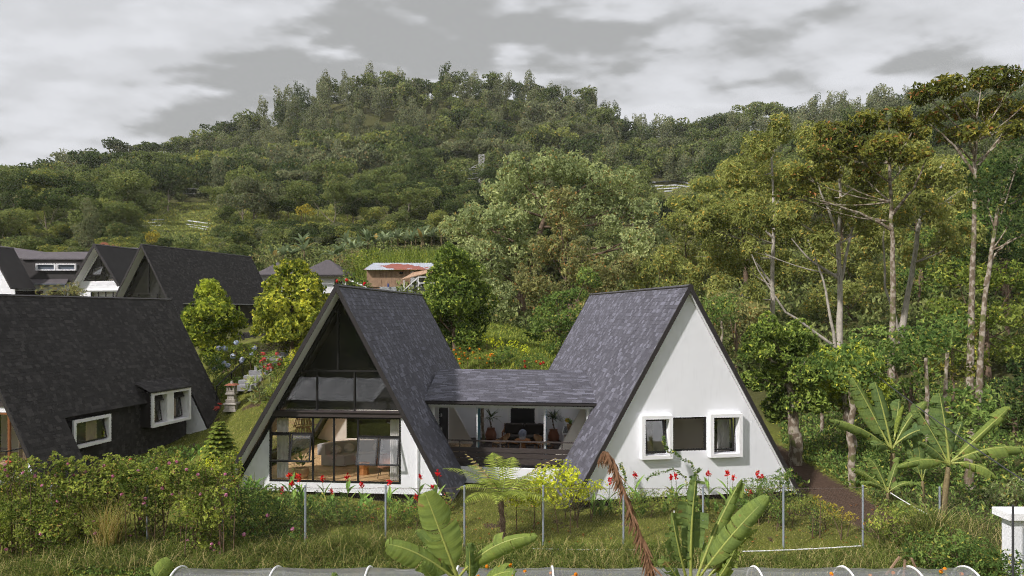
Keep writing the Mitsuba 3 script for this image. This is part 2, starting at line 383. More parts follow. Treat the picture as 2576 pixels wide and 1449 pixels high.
PX = [(0, 620, 105), (250, 620, 105), (450, 610, 108), (700, 628, 110), (950, 632, 105), (1200, 640, 100), (1500, 640, 100), (1900, 640, 105), (2300, 600, 105), (2700, 560, 105), (-300, 620, 105),
      (-200, 560, 150), (100, 575, 150), (450, 575, 150), (700, 565, 150), (1000, 570, 150), (1300, 570, 150), (1600, 560, 150), (1950, 540, 150), (2400, 480, 150), (2800, 430, 150),
      (-200, 530, 220), (100, 524, 220), (450, 495, 220), (750, 490, 220), (1000, 490, 220), (1300, 500, 220), (1500, 490, 225), (1690, 476, 230), (1950, 440, 220), (2300, 380, 220), (2700, 330, 220),
      (-200, 515, 300), (100, 505, 300), (450, 456, 300), (750, 395, 300), (1000, 380, 300), (1300, 385, 300), (1560, 410, 300), (1700, 428, 300), (1950, 392, 300), (2300, 356, 290), (2700, 320, 290)]
SKY = [(-400, 526), (-150, 514), (0, 506), (130, 482), (330, 456), (500, 414), (640, 362), (760, 296), (880, 262), (1000, 264), (1100, 262), (1240, 256), (1330, 272), (1440, 302), (1560, 358), (1620, 398), (1720, 386), (1810, 364), (1920, 350), (2000, 352), (2110, 352), (2290, 322), (2440, 304), (2650, 290), (2900, 280)]
CTRL += [tuple(at(*q)) for q in PX]
for _x, _y in SKY:
    _p = at(_x, _y, 400)
    CTRL += [tuple(_p), (_p[0] * 1.3, 520, _p[2] - 35), (_p[0] * 1.9, 780, _p[2] - 70)]
_c = np.array(CTRL, float)
_RBF = RBFInterpolator(np.stack([_c[:, 0] / (_c[:, 1] + 8) * 2.2, np.log(_c[:, 1] + 8)], 1), _c[:, 2], kernel='thin_plate_spline', smoothing=1e-4)


def ground(x, y):
    x, y = np.broadcast_arrays(np.asarray(x, float), np.asarray(y, float))
    yy = np.maximum(y, 6.0)
    q = np.stack([np.clip(x / (yy + 8) * 2.2, -3.4, 3.4).ravel(), np.log(yy + 8).ravel()], 1)
    z = _RBF(q).reshape(x.shape)
    back = np.maximum(-(y + 38.0), 0)
    w = np.clip((6 - y) / 14, 0, 1)
    z = z * (1 - w) + (-1.7 - 0.12 * np.clip(6 - y, 0, 34)) * w + np.where(y < 6, 0.3 * back, 0)
    bump = meshkit.fbm(np.stack([x / 2.3, y / 2.3, 0 * x], -1), 3, seed=3) - 0.5
    amp = np.clip((np.abs(y - 33) - 9) / 40, 0.06, 0.8)
    return z + bump * amp


def spaced(lo, hi, steps):
    out = [lo]
    while out[-1] < hi:
        out.append(out[-1] + steps(out[-1]))
    return np.array(out)


_xs = np.concatenate([-spaced(0.001, 1000, lambda v: 0.35 + 0.03 * abs(v))[::-1], spaced(0, 1000, lambda v: 0.35 + 0.03 * abs(v))])
_ys = np.concatenate([-spaced(-5, 320, lambda v: 1.0 + 0.06 * abs(v))[::-1], spaced(5.2, 900, lambda v: 0.22 + 0.022 * max(v - 24, 0))])
_gx, _gy = np.meshgrid(_xs, _ys)
_gz = ground(_gx, _gy)
AIR_LO, AIR_HI = float(_gz.min()) - 1.0, float(_gz.max()) + 22.0

_nx = len(_xs)
_i, _j = np.meshgrid(np.arange(len(_ys) - 1), np.arange(_nx - 1), indexing='ij')
_q = np.stack([_i * _nx + _j, _i * _nx + _j + 1, (_i + 1) * _nx + _j + 1, (_i + 1) * _nx + _j], -1).reshape(-1, 4)


def soil_mask(x, y):        # the bare brown path past the right-hand house and the beds on the bank
    a = 1 - tstep(0.95, 1.3, dr.abs(x - 12.55) * 1.25)
    a = a * tstep(20.9, 21.6, y) * (1 - tstep(34, 36, y))
    return a


def ground_colour(p, n, uv):
    g = tfbm(p.x * 1.3, p.y * 1.3, 0.0, 4)
    f = tfbm(p.x * 14, p.y * 14, 0.0, 3)
    grass = tmix((0.075, 0.085, 0.018), (0.150, 0.158, 0.034), dr.clip(g * 1.3 - 0.15, 0, 1)) * (0.75 + 0.5 * f)
    soil = tmix((0.045, 0.030, 0.022), (0.095, 0.062, 0.045), f)
    m = dr.maximum(soil_mask(p.x + (f - 0.5) * 0.6, p.y), tstep(0.70, 0.78, g))
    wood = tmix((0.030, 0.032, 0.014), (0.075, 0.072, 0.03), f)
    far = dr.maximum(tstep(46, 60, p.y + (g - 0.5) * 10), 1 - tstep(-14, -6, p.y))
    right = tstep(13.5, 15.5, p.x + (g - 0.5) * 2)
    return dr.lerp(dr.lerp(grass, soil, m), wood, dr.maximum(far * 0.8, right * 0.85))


mat('ground_skin', base_color=proc(ground_colour), roughness=0.95, specular=0.1)
_m = M(); _m.add(np.stack([_gx, _gy, _gz], -1).reshape(-1, 3), _q)
put('ground', _m, 'ground_skin', smooth=True, kind='structure')

# ------------------------------------------------------------------ A-frame houses
def unit(v):
    v = np.asarray(v, float)
    return v / np.linalg.norm(v)


class House:
    """Local axes: u to the right along the gable, v back along the ridge, z up; the origin is on the ground under the front end of the ridge."""

    def __init__(s, X, Y, z0, wl, wr, H, a, L):
        s.X, s.Y, s.z0, s.wl, s.wr, s.H, s.a, s.L = X, Y, z0, wl, wr, H, a, L
        s.c, s.s = math.cos(a), math.sin(a)

    def w(s, p):
        p = np.asarray(p, float)
        u, v, z = p[..., 0], p[..., 1], p[..., 2]
        return np.stack([s.X + u * s.c + v * s.s, s.Y - u * s.s + v * s.c, s.z0 + z], -1)

    def slope_axes(s, side):
        wd = s.wr if side > 0 else s.wl
        o = s.w((0, 0, s.H))
        ev = s.w((0, 1, s.H)) - o
        ed = unit(s.w((side * wd, 0, 0)) - o)
        en = np.cross(ev, ed)
        if en[2] < 0:
            en = -en
        return o, ev, ed, en, math.hypot(wd, s.H)

    def gable(s, th):
        """The triangle inside roof slabs th thick, in (u, z)."""
        sl, sr = th * math.hypot(s.wl, s.H) / s.H, th * math.hypot(s.wr, s.H) / s.H
        zt = s.H * (1 - (sl + sr) / (s.wl + s.wr))
        return Polygon([(-s.wl + sl + 1.0 * s.wl / s.H * -1, -1.0), (s.wr - sr + 1.0 * s.wr / s.H, -1.0), ((1 - zt / s.H) * s.wr - sr, zt)])


_TAB = np.array([[0, 0, .003], [1, 0, .003], [1, 1, .014], [0, 1, .014], [0, 0, -.004], [1, 0, -.004], [1, 1, -.004], [0, 1, -.004]], float)
_TABF = np.array([[0, 1, 2], [0, 2, 3], [0, 4, 5], [0, 5, 1], [1, 5, 6], [1, 6, 2], [2, 6, 7], [2, 7, 3], [3, 7, 4], [3, 4, 0]])
TONES = [0.16, 0.20, 0.25, 0.30, 0.36, 0.48, 0.62, 0.78]
_tabs = {}


def tab_ply(bsdf, k):
    if (bsdf, k) not in _tabs:
        _tabs[bsdf, k] = mikit.ply((_TAB, _TABF), bsdf, uv=np.tile([[TONES[k], 0.5]], (8, 1)))
    return _tabs[bsdf, k]


def shingles(parent, poly, o, ev, ed, en, bsdf, rng, width=0.19, course=0.17, count=300, name='shingle'):
    """Asphalt tabs over a plane: poly in (along ev, down ed). The tabs nearest the camera are parts, the rest one field."""
    from shapely.geometry import LineString
    x0, y0, x1, y1 = poly.bounds
    rows = []
    tone_bias = rng.random(4000)
    d, r = y0, 0
    while d < y1 - 0.05:
        h = min(course, y1 - d)
        cut = poly.intersection(LineString([(x0 - 1, d + h / 2), (x1 + 1, d + h / 2)]))
        for g in getattr(cut, 'geoms', [cut]):
            if g.is_empty or g.length < 0.04:
                continue
            a, _, b, _ = g.bounds
            v = a - rng.random() * width
            while v < b:
                wd = width * (0.75 + 0.5 * rng.random())
                lo, hi = max(v, a), min(v + wd, b)
                if hi - lo > 0.03:
                    rows.append((lo, hi, d, h))
                v += wd
        d += course
        r += 1
    R = np.array(rows)
    tone = np.minimum((rng.random(len(R)) ** 1.5 * 8).astype(int), 7)
    lift = rng.random(len(R)) * 0.003
    base = o + R[:, :1] * ev + R[:, 2:3] * ed + lift[:, None] * en
    dist = np.linalg.norm(base - np.array([0, 0, CAM_H]), axis=1)
    order = np.argsort(dist)
    for i in order[:count]:
        m = np.eye(4)
        m[:3, 0], m[:3, 1], m[:3, 2], m[:3, 3] = ev * (R[i, 1] - R[i, 0] - 0.006), ed * (R[i, 3] + 0.02), en, base[i]
        put(name, tab_ply(bsdf, int(tone[i])), None, parent, tw=T(m))
    rest = order[count:]
    if len(rest):
        wv, hd = (R[rest, 1] - R[rest, 0] - 0.006), R[rest, 3] + 0.02
        v = base[rest][:, None] + _TAB[None, :, :1] * wv[:, None, None] * ev + _TAB[None, :, 1:2] * hd[:, None, None] * ed + _TAB[None, :, 2:] * en
        f = _TABF[None] + (np.arange(len(rest)) * 8)[:, None, None]
        m = M(); m.add(v.reshape(-1, 3), f.reshape(-1, 3), np.repeat(np.stack([np.array(TONES)[tone[rest]], tone[rest] * 0 + 0.5], 1), 8, axis=0))
        put(name + '_field', m, bsdf, parent, kind='stuff')


def slab(parent, name, poly, o, ev, ed, en, th, bsdf):
    m = M()
    m.prism(poly, -th, -0.002, fn=lambda p: o + p[:, :1] * ev + p[:, 2:] * ed + p[:, 1:2] * en)
    return put(name, m, bsdf, parent)


def strip_courses(parent, poly, o, ev, ed, en, bsdf):
    """Plain shingle courses for a slope the photograph does not show."""
    m = M(); x0, y0, x1, y1 = poly.bounds
    for d in np.arange(y0, y1 - 0.1, 0.2):
        for g in getattr(poly.intersection(sbox(x0, d + .02, x1, d + .18)), 'geoms', [poly.intersection(sbox(x0, d + .02, x1, d + .18))]):
            if g.is_empty:
                continue
            xa, _, xb, _ = g.bounds
            v = o + np.array([[xa, d, .004], [xb, d, .004], [xb, d + .21, .014], [xa, d + .21, .014]]) @ np.array([ev, ed, en])
            m.add(v, [[0, 1, 2, 3]], (0.3, 0.5))
    put('shingle_field', m, bsdf, parent, kind='stuff')


TH = 0.12


def roof(h, key, bsdf, rng, cut=None, cutside=1, light=None, seen=(1, -1), front=0.9, fascia='fascia_dark', count=300):
    for side in (1, -1):
        o, ev, ed, en, ln = h.slope_axes(side)
        poly = sbox(0, 0, h.L, ln + 0.15)
        if cut is not None and side == cutside:
            poly = poly.difference(cut)
        if light and side == light[0]:      # a roof window let into the slope that faces away
            w0, w1, za, zb = light[1:]
            hole = sbox(w0, ln * (1 - zb / h.H), w1, ln * (1 - za / h.H))
            poly = poly.difference(hole)
            q = np.array(hole.exterior.coords)[:4]
            m = M(); m.add(o + q[:, :1] * ev + q[:, 1:] * ed - en * .03, [[0, 1, 2, 3]]); put('roof_window', m, 'pane_glass', key)
        k = slab(key, 'roof_slope', poly, o, ev, ed, en, TH, 'fascia_dark')
        if side in seen:
            shingles(k, poly, o, ev, ed, en, bsdf, rng, count=count)
        else:
            strip_courses(k, poly, o, ev, ed, en, bsdf)
        # rake board and soffit at the front end, rake board at the back
        m = M()
        m.prism(sbox(-0.045, -0.02, -0.003, ln + 0.17), -TH - 0.01, 0.02, fn=lambda p: o + p[:, :1] * ev + p[:, 2:] * ed + p[:, 1:2] * en)
        put('fascia', m, fascia, key)
        m = M()
        m.prism(sbox(h.L + 0.003, -0.02, h.L + 0.045, ln + 0.17), -TH - 0.01, 0.02, fn=lambda p: o + p[:, :1] * ev + p[:, 2:] * ed + p[:, 1:2] * en)
        put('fascia', m, fascia, key)
        m = M()
        m.prism(sbox(0.01, 0.25, front - 0.02, ln), -TH - 0.02, -TH - 0.004, fn=lambda p: o + p[:, :1] * ev + p[:, 2:] * ed + p[:, 1:2] * en)
        put('soffit', m, 'soffit_grey', key)
    m = M()       # ridge caps
    o, ev, ed, en, ln = h.slope_axes(1)
    o2, _, ed2, en2, _ = h.slope_axes(-1)
    for i, v in enumerate(np.arange(0, h.L, 0.3)):
        for e, n in ((ed, en), (ed2, en2)):
            p = o + ev * v + n * (0.012 + 0.003 * (i % 2))
            m.add([p, p + ev * 0.31, p + ev * 0.31 + e * 0.11, p + e * 0.11], [[0, 1, 2, 3]], (0.25 + 0.1 * (i % 3), .5))
    put('ridge_cap', m, bsdf, key)


def pane(key, h, u0, u1, z0, z1, v, name='pane', bsdf='pane_glass'):
    m = M(); m.add(h.w([(u0, v, z0), (u1, v, z0), (u1, v, z1), (u0, v, z1)]), [[0, 1, 2, 3]])
    return put(name, m, bsdf, key)


def framed(h, key, name, u0, u1, z0, z1, v, us=(), zs=(), w=0.06, dp=0.09, bsdf='frame_black', glass=True):
    """A fixed window: a frame with mullions at us and transoms (ua, ub, z), and its panes."""
    m = M()
    for a, b, c, d in ((u0, u1, z0, z0 + w), (u0, u1, z1 - w, z1), (u0, u0 + w, z0 + w, z1 - w), (u1 - w, u1, z0 + w, z1 - w)):
        m.box((a, v - dp / 2, c), (b, v + dp / 2, d), h.w)
    for x in us:
        m.box((x - w / 2, v - dp / 2 + .003, z0 + w), (x + w / 2, v + dp / 2 - .003, z1 - w), h.w)
    for a, b, z in zs:
        m.box((a + w * .5, v - dp / 2 + .006, z - w / 2), (b - w * .5, v + dp / 2 - .006, z + w / 2), h.w)
    k = put(name, m, bsdf, key)
    if glass:
        edges = [u0 + w] + list(us) + [u1 - w]
        for a, b in zip(edges[:-1], edges[1:]):
            pane(k, h, a, b, z0 + w, z1 - w, v + 0.01)
    return k


def sash(h, key, u0, u1, z0, z1, v, tilt, w=0.05):
    """A top-hung sash swung out by tilt radians."""
    st, ct = math.sin(tilt), math.cos(tilt)

    def fn(p):
        q = np.array(p, float)
        d = z1 - q[:, 2]
        return h.w(np.stack([q[:, 0], v + (q[:, 1]) * ct - d * st, z1 - d * ct - q[:, 1] * st * 0], 1))
    m = M()
    for a, b, c, d in ((u0, u1, z0, z0 + w), (u0, u1, z1 - w, z1), (u0, u0 + w, z0 + w, z1 - w), (u1 - w, u1, z0 + w, z1 - w)):
        m.box((a, -.025, c), (b, .025, d), fn)
    k = put('window_sash', m, 'frame_black', key)
    m = M(); m.add(fn([(u0 + w, 0, z0 + w), (u1 - w, 0, z0 + w), (u1 - w, 0, z1 - w), (u0 + w, 0, z1 - w)]), [[0, 1, 2, 3]])
    put('pane', m, 'sash_glass', k)


def curtain(h, key, u0, u1, z0, z1, v, bsdf='curtain_white', folds=9, amp=0.05):
    n = folds * 6 + 1
    u = np.linspace(u0, u1, n)
    ph = np.linspace(0, folds * 2 * PI, n)
    top = np.stack([u, v + amp * 0.6 * np.sin(ph), np.full(n, z1)], 1)
    bot = np.stack([u + 0.01 * np.sin(ph * 1.3), v + amp * np.sin(ph + 0.3), np.full(n, z0)], 1)
    k = np.arange(n - 1)
    m = M(); m.add(h.w(np.vstack([top, bot])), np.stack([k, k + 1, k + 1 + n, k + n], 1))
    return put('curtain', m, bsdf, key, smooth=True)


def wall(h, key, poly, v0, v1, bsdf='white_wall', name='wall', label=None):
    m = M(); m.prism(poly, v0, v1, fn=h.w)
    return put(name, m, bsdf, key, label=label)


def planks(h, key, u0, u1, v0, v1, z, rng, step=0.16, length=1.4, name='plank', bsdf='parquet_wood'):
    """A plank floor: the boards by the glass are parts."""
    base = M(); base.box((u0, v0, z - 0.05), (u1, v1, z - 0.012), h.w)
    k = put('floor', base, 'deck_brown', key)
    n = 0
    rest = M(); got = False
    for i, v in enumerate(np.arange(v0, v1 - 0.01, step)):
        u = u0 - rng.random() * length
        while u < u1:
            a, b = max(u, u0) + .003, min(u + length, u1) - .003
            if b - a > 0.05:
                m = M() if n < 120 else rest
                m.box((a, v + .003, z - 0.012), (b, min(v + step, v1) - .003, z), h.w, uv=(rng.random(), rng.random()))
                if n < 120:
                    put(name, m, bsdf, k)
                else:
                    got = True
                n += 1
            u += length
    if got:
        put(name + '_field', rest, bsdf, k, kind='stuff')
    return k


RS = np.random.default_rng
HC = House(-6.488, 25.25, .05, 4.63, 4.21, 7.86, .089, 14.1)
HR = House(6.574, 25.2, .05, 4.47, 4.42, 7.85, -.162, 13.3)
HB = House(-23.41, 28.8, -.19, 4.25, 4.32, 7.88, .209, 12.9)

# ---- the glass-fronted house
KC = thing('a_frame_house', 'black-roofed A-frame house with a full glass gable over a white wall and four open sashes', 'house')
roof(HC, KC, 'shingle_slate', RS(1), cut=sbox(3.7, HC.slope_axes(1)[4] * (1 - 3.08 / HC.H), 11.2, 12), front=.65, light=(-1, 2.2, 8.2, 0.9, 2.8), seen=(1,))
HC = House(HC.X - .25 * HC.s, HC.Y - .25 * HC.c, HC.z0, HC.wl, HC.wr, HC.H, HC.a, HC.L)      # the glazed front stands 65 cm back
G = HC.gable(TH + .06)
win = sbox(-2.87, 0.36, 2.25, 2.85)
wall(HC, KC, G.intersection(sbox(-6, -0.02, 6, 2.86)).difference(win), 0.9, 1.08)
wall(HC, KC, G.intersection(sbox(-6, -0.9, 6, -0.02)), 1.15, 1.3, 'plinth_black', 'plinth')
wall(HC, KC, G.intersection(sbox(-6, -0.5, 6, 9)).difference(sbox(-2.6, .6, 2.2, 2.7)), 13.2, 13.35)
m = M(); m.prism(G.intersection(sbox(-6, 3.033, 6, 3.08)), 0.74, 1.10, fn=HC.w); put('ledge', m, 'beam_brown', KC)
m = M(); m.prism(G.intersection(sbox(-6, 2.862, 6, 3.03)), 0.80, 1.10, fn=HC.w)
put('beam', m, 'beam_brown', KC)
_rim = G.difference(G.buffer(-0.10)).intersection(sbox(-6, 3.08, 6, 9))
m = M(); m.prism(_rim, 0.84, 1.0, fn=HC.w)
put('trim', m, 'frame_black', KC)
from shapely.affinity import translate as _shift
_low = G.difference(_shift(G, .17, 0)).intersection(sbox(-6, -0.1, 0, 2.85))
m = M(); m.prism(_low, 0.86, 0.897, fn=HC.w); put('trim', m, 'frame_black', KC)
UG = G.buffer(-0.095).intersection(sbox(-6, 3.08, 6, 9))
m = M()
m.prism(UG.intersection(sbox(-6, 4.57, 6, 4.63)), 0.87, 0.97, fn=HC.w)
m.prism(UG.intersection(sbox(-.21, 4.632, -.15, 9)), 0.873, 0.967, fn=HC.w)
for u in (-1.0, .47):
    m.prism(UG.intersection(sbox(u - .03, 3.08, u + .03, 4.568)), 0.873, 0.967, fn=HC.w)
kg = put('gable_window', m, 'frame_black', KC)
for a, b, c, d in ((-6, -1.03, 3.08, 4.57), (-.97, .44, 3.08, 4.57), (.5, 6, 3.08, 4.57), (-6, -.21, 4.63, 9), (-.15, 6, 4.63, 9)):
    g = UG.intersection(sbox(a, c, b, d))
    q = np.array(g.exterior.coords)[:-1]
    m = M(); m.add(HC.w(np.stack([q[:, 0], q[:, 0] * 0 + .93, q[:, 1]], 1)), [[0, i, i + 1] for i in range(1, len(q) - 1)])
    put('pane', m, 'pane_glass', kg)
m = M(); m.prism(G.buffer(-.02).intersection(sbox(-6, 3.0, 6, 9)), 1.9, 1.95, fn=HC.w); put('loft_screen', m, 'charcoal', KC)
m = M(); m.prism(G.buffer(-.02).intersection(sbox(-6, 2.90, 6, 2.99)), 1.12, 9.0, fn=HC.w); put('ceiling', m, 'cream_wall', KC)
wall(HC, KC, G.buffer(-.02).intersection(sbox(-6, 0.2, 6, 2.9)).difference(sbox(-2.6, .5, 2.2, 2.6)), 9.02, 9.12, 'cream_wall', 'room_wall')
planks(HC, KC, -3.9, 3.8, 1.1, 9.0, 0.34, RS(3))
wk = framed(HC, KC, 'window', -2.87, 2.25, .36, 2.85, .93, us=(-1.16, -.34, .6), zs=((-2.87, -1.16, 2.2), (-2.87, -1.16, 1.13), (.6, 2.25, 2.12), (.6, 2.25, 1.06)), glass=False)
for a, b, c, d in ((-2.81, -1.19, 2.23, 2.79), (-2.81, -1.19, .42, 1.10), (-1.13, -.37, .42, 2.79), (-.31, .57, .42, 2.79), (.63, 2.19, 2.15, 2.79), (.63, 2.19, .42, 1.03)):
    pane(wk, HC, a, b, c, d, .94)
sash(HC, KC, -2.80, -2.03, 1.15, 2.17, .90, 0.10)
sash(HC, KC, -1.99, -1.20, 1.15, 2.17, .90, 0.20)
sash(HC, KC, .62, 1.40, 1.06, 2.09, .90, 0.34)
sash(HC, KC, 1.44, 2.22, 1.06, 2.09, .90, 0.28)
curtain(HC, KC, -2.78, -2.3, .38, 2.86, 1.35)
curtain(HC, KC, 1.72, 2.2, .38, 2.86, 1.35)
m = M(); m.tube(HC.w([(2.9, .84, 0), (2.9, .84, 2.1)]), .03, 8); put('downpipe', m, 'white_trim', KC)

# ---- the white-gabled house
KR = thing('a_frame_house', 'A-frame house with a plain white gable and two protruding white box windows', 'house')
roof(HR, KR, 'shingle_slate', RS(2), cut=sbox(3.1, HR.slope_axes(-1)[4] * (1 - 3.16 / HR.H), 10.6, 12), cutside=-1, light=(1, 1.6, 4.4, 1.2, 2.8), seen=(-1, 1), front=.2)
G = HR.gable(TH + .02)
holes = [sbox(-1.70, 1.60, -.83, 2.90), sbox(-.62, 1.67, .73, 2.92), sbox(.96, 1.58, 1.92, 2.90)]
wall(HR, KR, G.intersection(sbox(-6, 0.0, 6, 9)).difference(unary_union(holes)), .20, .36)
wall(HR, KR, G.intersection(sbox(-6, -0.9, 6, 0.0)), .34, .46, 'plinth_black', 'plinth')
wall(HR, KR, G.intersection(sbox(-6, -0.5, 6, 9)), 12.9, 13.0)
for (u0, u1, z0, z1) in ((-1.86, -.67, 1.44, 3.04), (.80, 2.08, 1.42, 3.04)):
    m = M(); t, f0 = .135, -.02
    for a, b, c, d in ((u0, u1, z0, z0 + t), (u0, u1, z1 - t, z1), (u0, u0 + t, z0 + t, z1 - t), (u1 - t, u1, z0 + t, z1 - t)):
        m.box((a, f0, c), (b, .39, d), HR.w)
    k = put('box_window', m, 'white_trim', KR)
    framed(HR, k, 'frame', u0 + t + .003, u1 - t - .003, z0 + t + .003, z1 - t - .003, .30, w=.03, dp=.05, glass=False)
for i, (u0, u1, z0, z1, tl) in enumerate(((-1.68, -.92, 1.66, 2.86, .20), (.98, 1.80, 1.66, 2.86, .11))):
    sash(HR, KR, u0, u1, z0, z1, .28, tl, w=.055)
framed(HR, KR, 'window', -.62, .73, 1.67, 2.92, .26, w=.06)
m = M(); m.prism(G.buffer(-.02).intersection(sbox(-6, 3.2, 6, 3.3)), .53, 12.8, fn=HR.w); put('ceiling', m, 'cream_wall', KR)
m = M(); m.box((-4.2, .63, .2), (4.2, 12.8, .3), HR.w); put('floor', m, 'teak', KR)
wall(HR, KR, G.buffer(-.02).intersection(sbox(-6, 0.3, 6, 3.2)), 5.0, 5.1, 'cream_wall', 'room_wall')
curtain(HR, KR, 1.45, 1.95, 1.45, 3.0, .8)
curtain(HR, KR, -1.75, -1.1, 1.45, 3.0, .9, 'curtain_tan')

# ---- the dark house at the left
KB = thing('a_frame_house', 'near-black shingled A-frame house seen from its long side with two white box windows', 'house')
o, ev, ed, en, ln = HB.slope_axes(1)
dcut = ln * (1 - 2.38 / 7.88)
roof(HB, KB, 'shingle_char', RS(4), cut=sbox(2.35, dcut, 10.95, ln + 1), seen=(1,), front=.9)
G = HB.gable(TH + .02)
wall(HB, KB, G.intersection(sbox(-6, -1.2, 6, 9)), 12.2, 12.35)
front_open = unary_union([sbox(-2.9, .3, 2.6, 2.75)])
wall(HB, KB, G.intersection(sbox(-6, -1.2, 6, 3.0)).difference(front_open), .9, 1.05)
m = M(); m.prism(G.intersection(sbox(-6, 3.003, 6, 3.2)), .82, 1.1, fn=HB.w); put('beam', m, 'beam_brown', KB)
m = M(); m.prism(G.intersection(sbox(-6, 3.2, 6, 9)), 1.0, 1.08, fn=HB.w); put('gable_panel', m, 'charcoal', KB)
k = framed(HB, KB, 'glass_door', -2.9, 2.6, .3, 2.75, .96, us=(-1.2, .4, 1.6), bsdf='teak', w=.1)
curtain(HB, KB, 1.7, 2.5, .32, 2.7, 1.3, 'curtain_tan')
m = M(); m.box((-4, 1.1, .1), (2.5, 12, .28), HB.w); put('floor', m, 'parquet_wood', KB)
m = M(); m.box((-2.3, 4, .3), (2.2, 4.1, 3), HB.w); put('room_wall', m, 'cream_wall', KB)
m = M()
for z in (.55, .85, 1.15, 1.42):
    m.bar(HB.w((-3, -.5, z)), HB.w((3.1, -.5, z)), .045)
for u in (-1.5, .5, 3.1):
    m.bar(HB.w((u, -.5, -.3)), HB.w((u, -.5, 1.42)), .05)
m.bar(HB.w((3.1, -.5, 1.42)), HB.w((3.1, .85, 1.42)), .045); m.bar(HB.w((3.1, -.5, .85)), HB.w((3.1, .85, .85)), .045)
put('railing', m, 'frame_black', KB)
m = M(); m.box((-3.2, -.6, .1), (3.2, .88, .28), HB.w); put('terrace', m, 'slab_grey', KB)
# the set-back side wall under the cut slope
m = M(); m.box((2.48, 2.35, -1.2), (2.6, 10.95, 2.68), HB.w); kw = put('side_wall', m, 'fascia_dark', KB)
shingles(kw, sbox(2.36, 0, 10.94, 3.6), HB.w((2.602, 0, 2.45)), ev, np.array([0, 0, -1.0]), unit(HB.w((1, 0, 0)) - HB.w((0, 0, 0))), 'shingle_char', RS(6), count=120)
for v, b in ((2.25, 'fascia_dark'), (10.96, 'white_wall')):
    tri = G.intersection(sbox(2.6, -1.2, 6, 2.75))
    wall(HB, KB, tri, v, v + .1, b, 'end_wall')


def side_box(h, key, v0, v1, z0, z1, u0, u1, t, pier=False):
    """A window box: a dark shingled body, a slim white front frame with white reveals."""
    m = M()
    e = t * .5
    for a, b, c, d in ((v0, v1, z0, z0 + e), (v0, v1, z1 - e, z1), (v0, v0 + e, z0 + e, z1 - e), (v1 - e, v1, z0 + e, z1 - e)):
        m.box((u0, a, c), (u1 - .10, b, d), h.w)
    k = put('box_window', m, 'fascia_dark', key)
    m = M(); g = .02
    for a, b, c, d in ((v0 - g, v1 + g, z0 - g, z0 + t), (v0 - g, v1 + g, z1 - t, z1 + g), (v0 - g, v0 + t, z0 + t, z1 - t), (v1 - t, v1 + g, z0 + t, z1 - t)):
        m.box((u1 - .097, a, c), (u1, b, d), h.w)
    for a, b, c, d in ((v0 + e, v1 - e, z0 + e, z0 + t - .01), (v0 + e, v1 - e, z1 - t + .01, z1 - e), (v0 + e, v0 + t - .01, z0 + t, z1 - t), (v1 - t + .01, v1 - e, z0 + t, z1 - t)):
        m.box((u0 + .10, a + .002, c + .002), (u1 - .10, b - .002, d - .002), h.w)
    if pier:
        vm = (v0 + v1) / 2
        m.box((u0 + .1, vm - .26, z0 + t), (u1 - .12, vm + .26, z1 - t), h.w)
    put('surround', m, 'white_trim', k)
    spans = [(v0 + t, v1 - t)] if not pier else [(v0 + t, vm - .26), (vm + .26, v1 - t)]
    for a, b in spans:
        m = M(); w = .05; uu = u0 + .12
        for c, d, e_, f in ((a, b, z0 + t, z0 + t + w), (a, b, z1 - t - w, z1 - t), (a, a + w, z0 + t + w, z1 - t - w), (b - w, b, z0 + t + w, z1 - t - w)):
            m.box((uu - .03, c, e_), (uu + .03, d, f), h.w)
        m.bar(h.w((uu + .05, b - .12, z1 - t - .06)), h.w((uu + .25, b - .12, z0 + t + .1)), .045)
        m.bar(h.w((uu + .05, a + .08, z1 - t - .06)), h.w((uu + .25, a + .08, z0 + t + .1)), .045)
        m.bar(h.w((uu + .25, a + .08, z0 + t + .1)), h.w((uu + .25, b - .12, z0 + t + .1)), .045)
        kk = put('frame', m, 'frame_black', k)
        m = M(); m.add(h.w([(uu + .05, a + .08, z1 - t - .06), (uu + .05, b - .12, z1 - t - .06), (uu + .25, b - .12, z0 + t + .1), (uu + .25, a + .08, z0 + t + .1)]), [[0, 1, 2, 3]])
        put('pane', m, 'pane_glass', k)
        m = M(); m.box((u0 + .02, a, z0 + t), (u0 + .04, b, z1 - t), h.w); put('blind', m, 'charcoal', k)
        n = 25; vv = np.linspace(a + (b - a) * .45, a + (b - a) * .8, n); ph = np.linspace(0, 12, n); i_ = np.arange(n - 1)
        m = M(); m.add(h.w(np.vstack([np.stack([u0 + .07 + .02 * np.sin(ph), vv, ph * 0 + z], 1) for z in (z0 + t, z1 - t)])), np.stack([i_, i_ + 1, i_ + 1 + n, i_ + n], 1)); put('curtain', m, 'curtain_tan', k, smooth=True)
    return k


side_box(HB, KB, 2.89, 5.02, .83, 2.12, 2.6, 3.0, .13)
side_box(HB, KB, 7.40, 10.36, 1.08, 2.85, 2.6, 3.35, .13, True)
m = M()
v = [(2.4, 7.1, 3.42), (2.4, 10.45, 3.42), (3.42, 10.45, 2.93), (3.42, 7.35, 2.93)]
m.add(HB.w([*v, *[(a, b, c - .07) for a, b, c in v]]), [[0, 1, 2, 3], [7, 6, 5, 4], [3, 2, 6, 7], [2, 1, 5, 6], [0, 3, 7, 4]], (.5, .5))
kh = put('window_hood', m, 'shingle_char', KB)
o2 = HB.w((2.4, 7.12, 3.43)); e2 = unit(HB.w((3.42, 7.12, 2.94)) - o2)
shingles(kh, sbox(0, 0, 3.3, 1.12), o2, ev, e2, unit(np.cross(ev, e2)) * (1 if np.cross(ev, e2)[2] > 0 else -1), 'shingle_char', RS(8), count=60)

# ------------------------------------------------------------------ the open veranda that links the two houses
HL = House(-.08, 28.22, .05, 3, 3, 3, .123, 6.8)


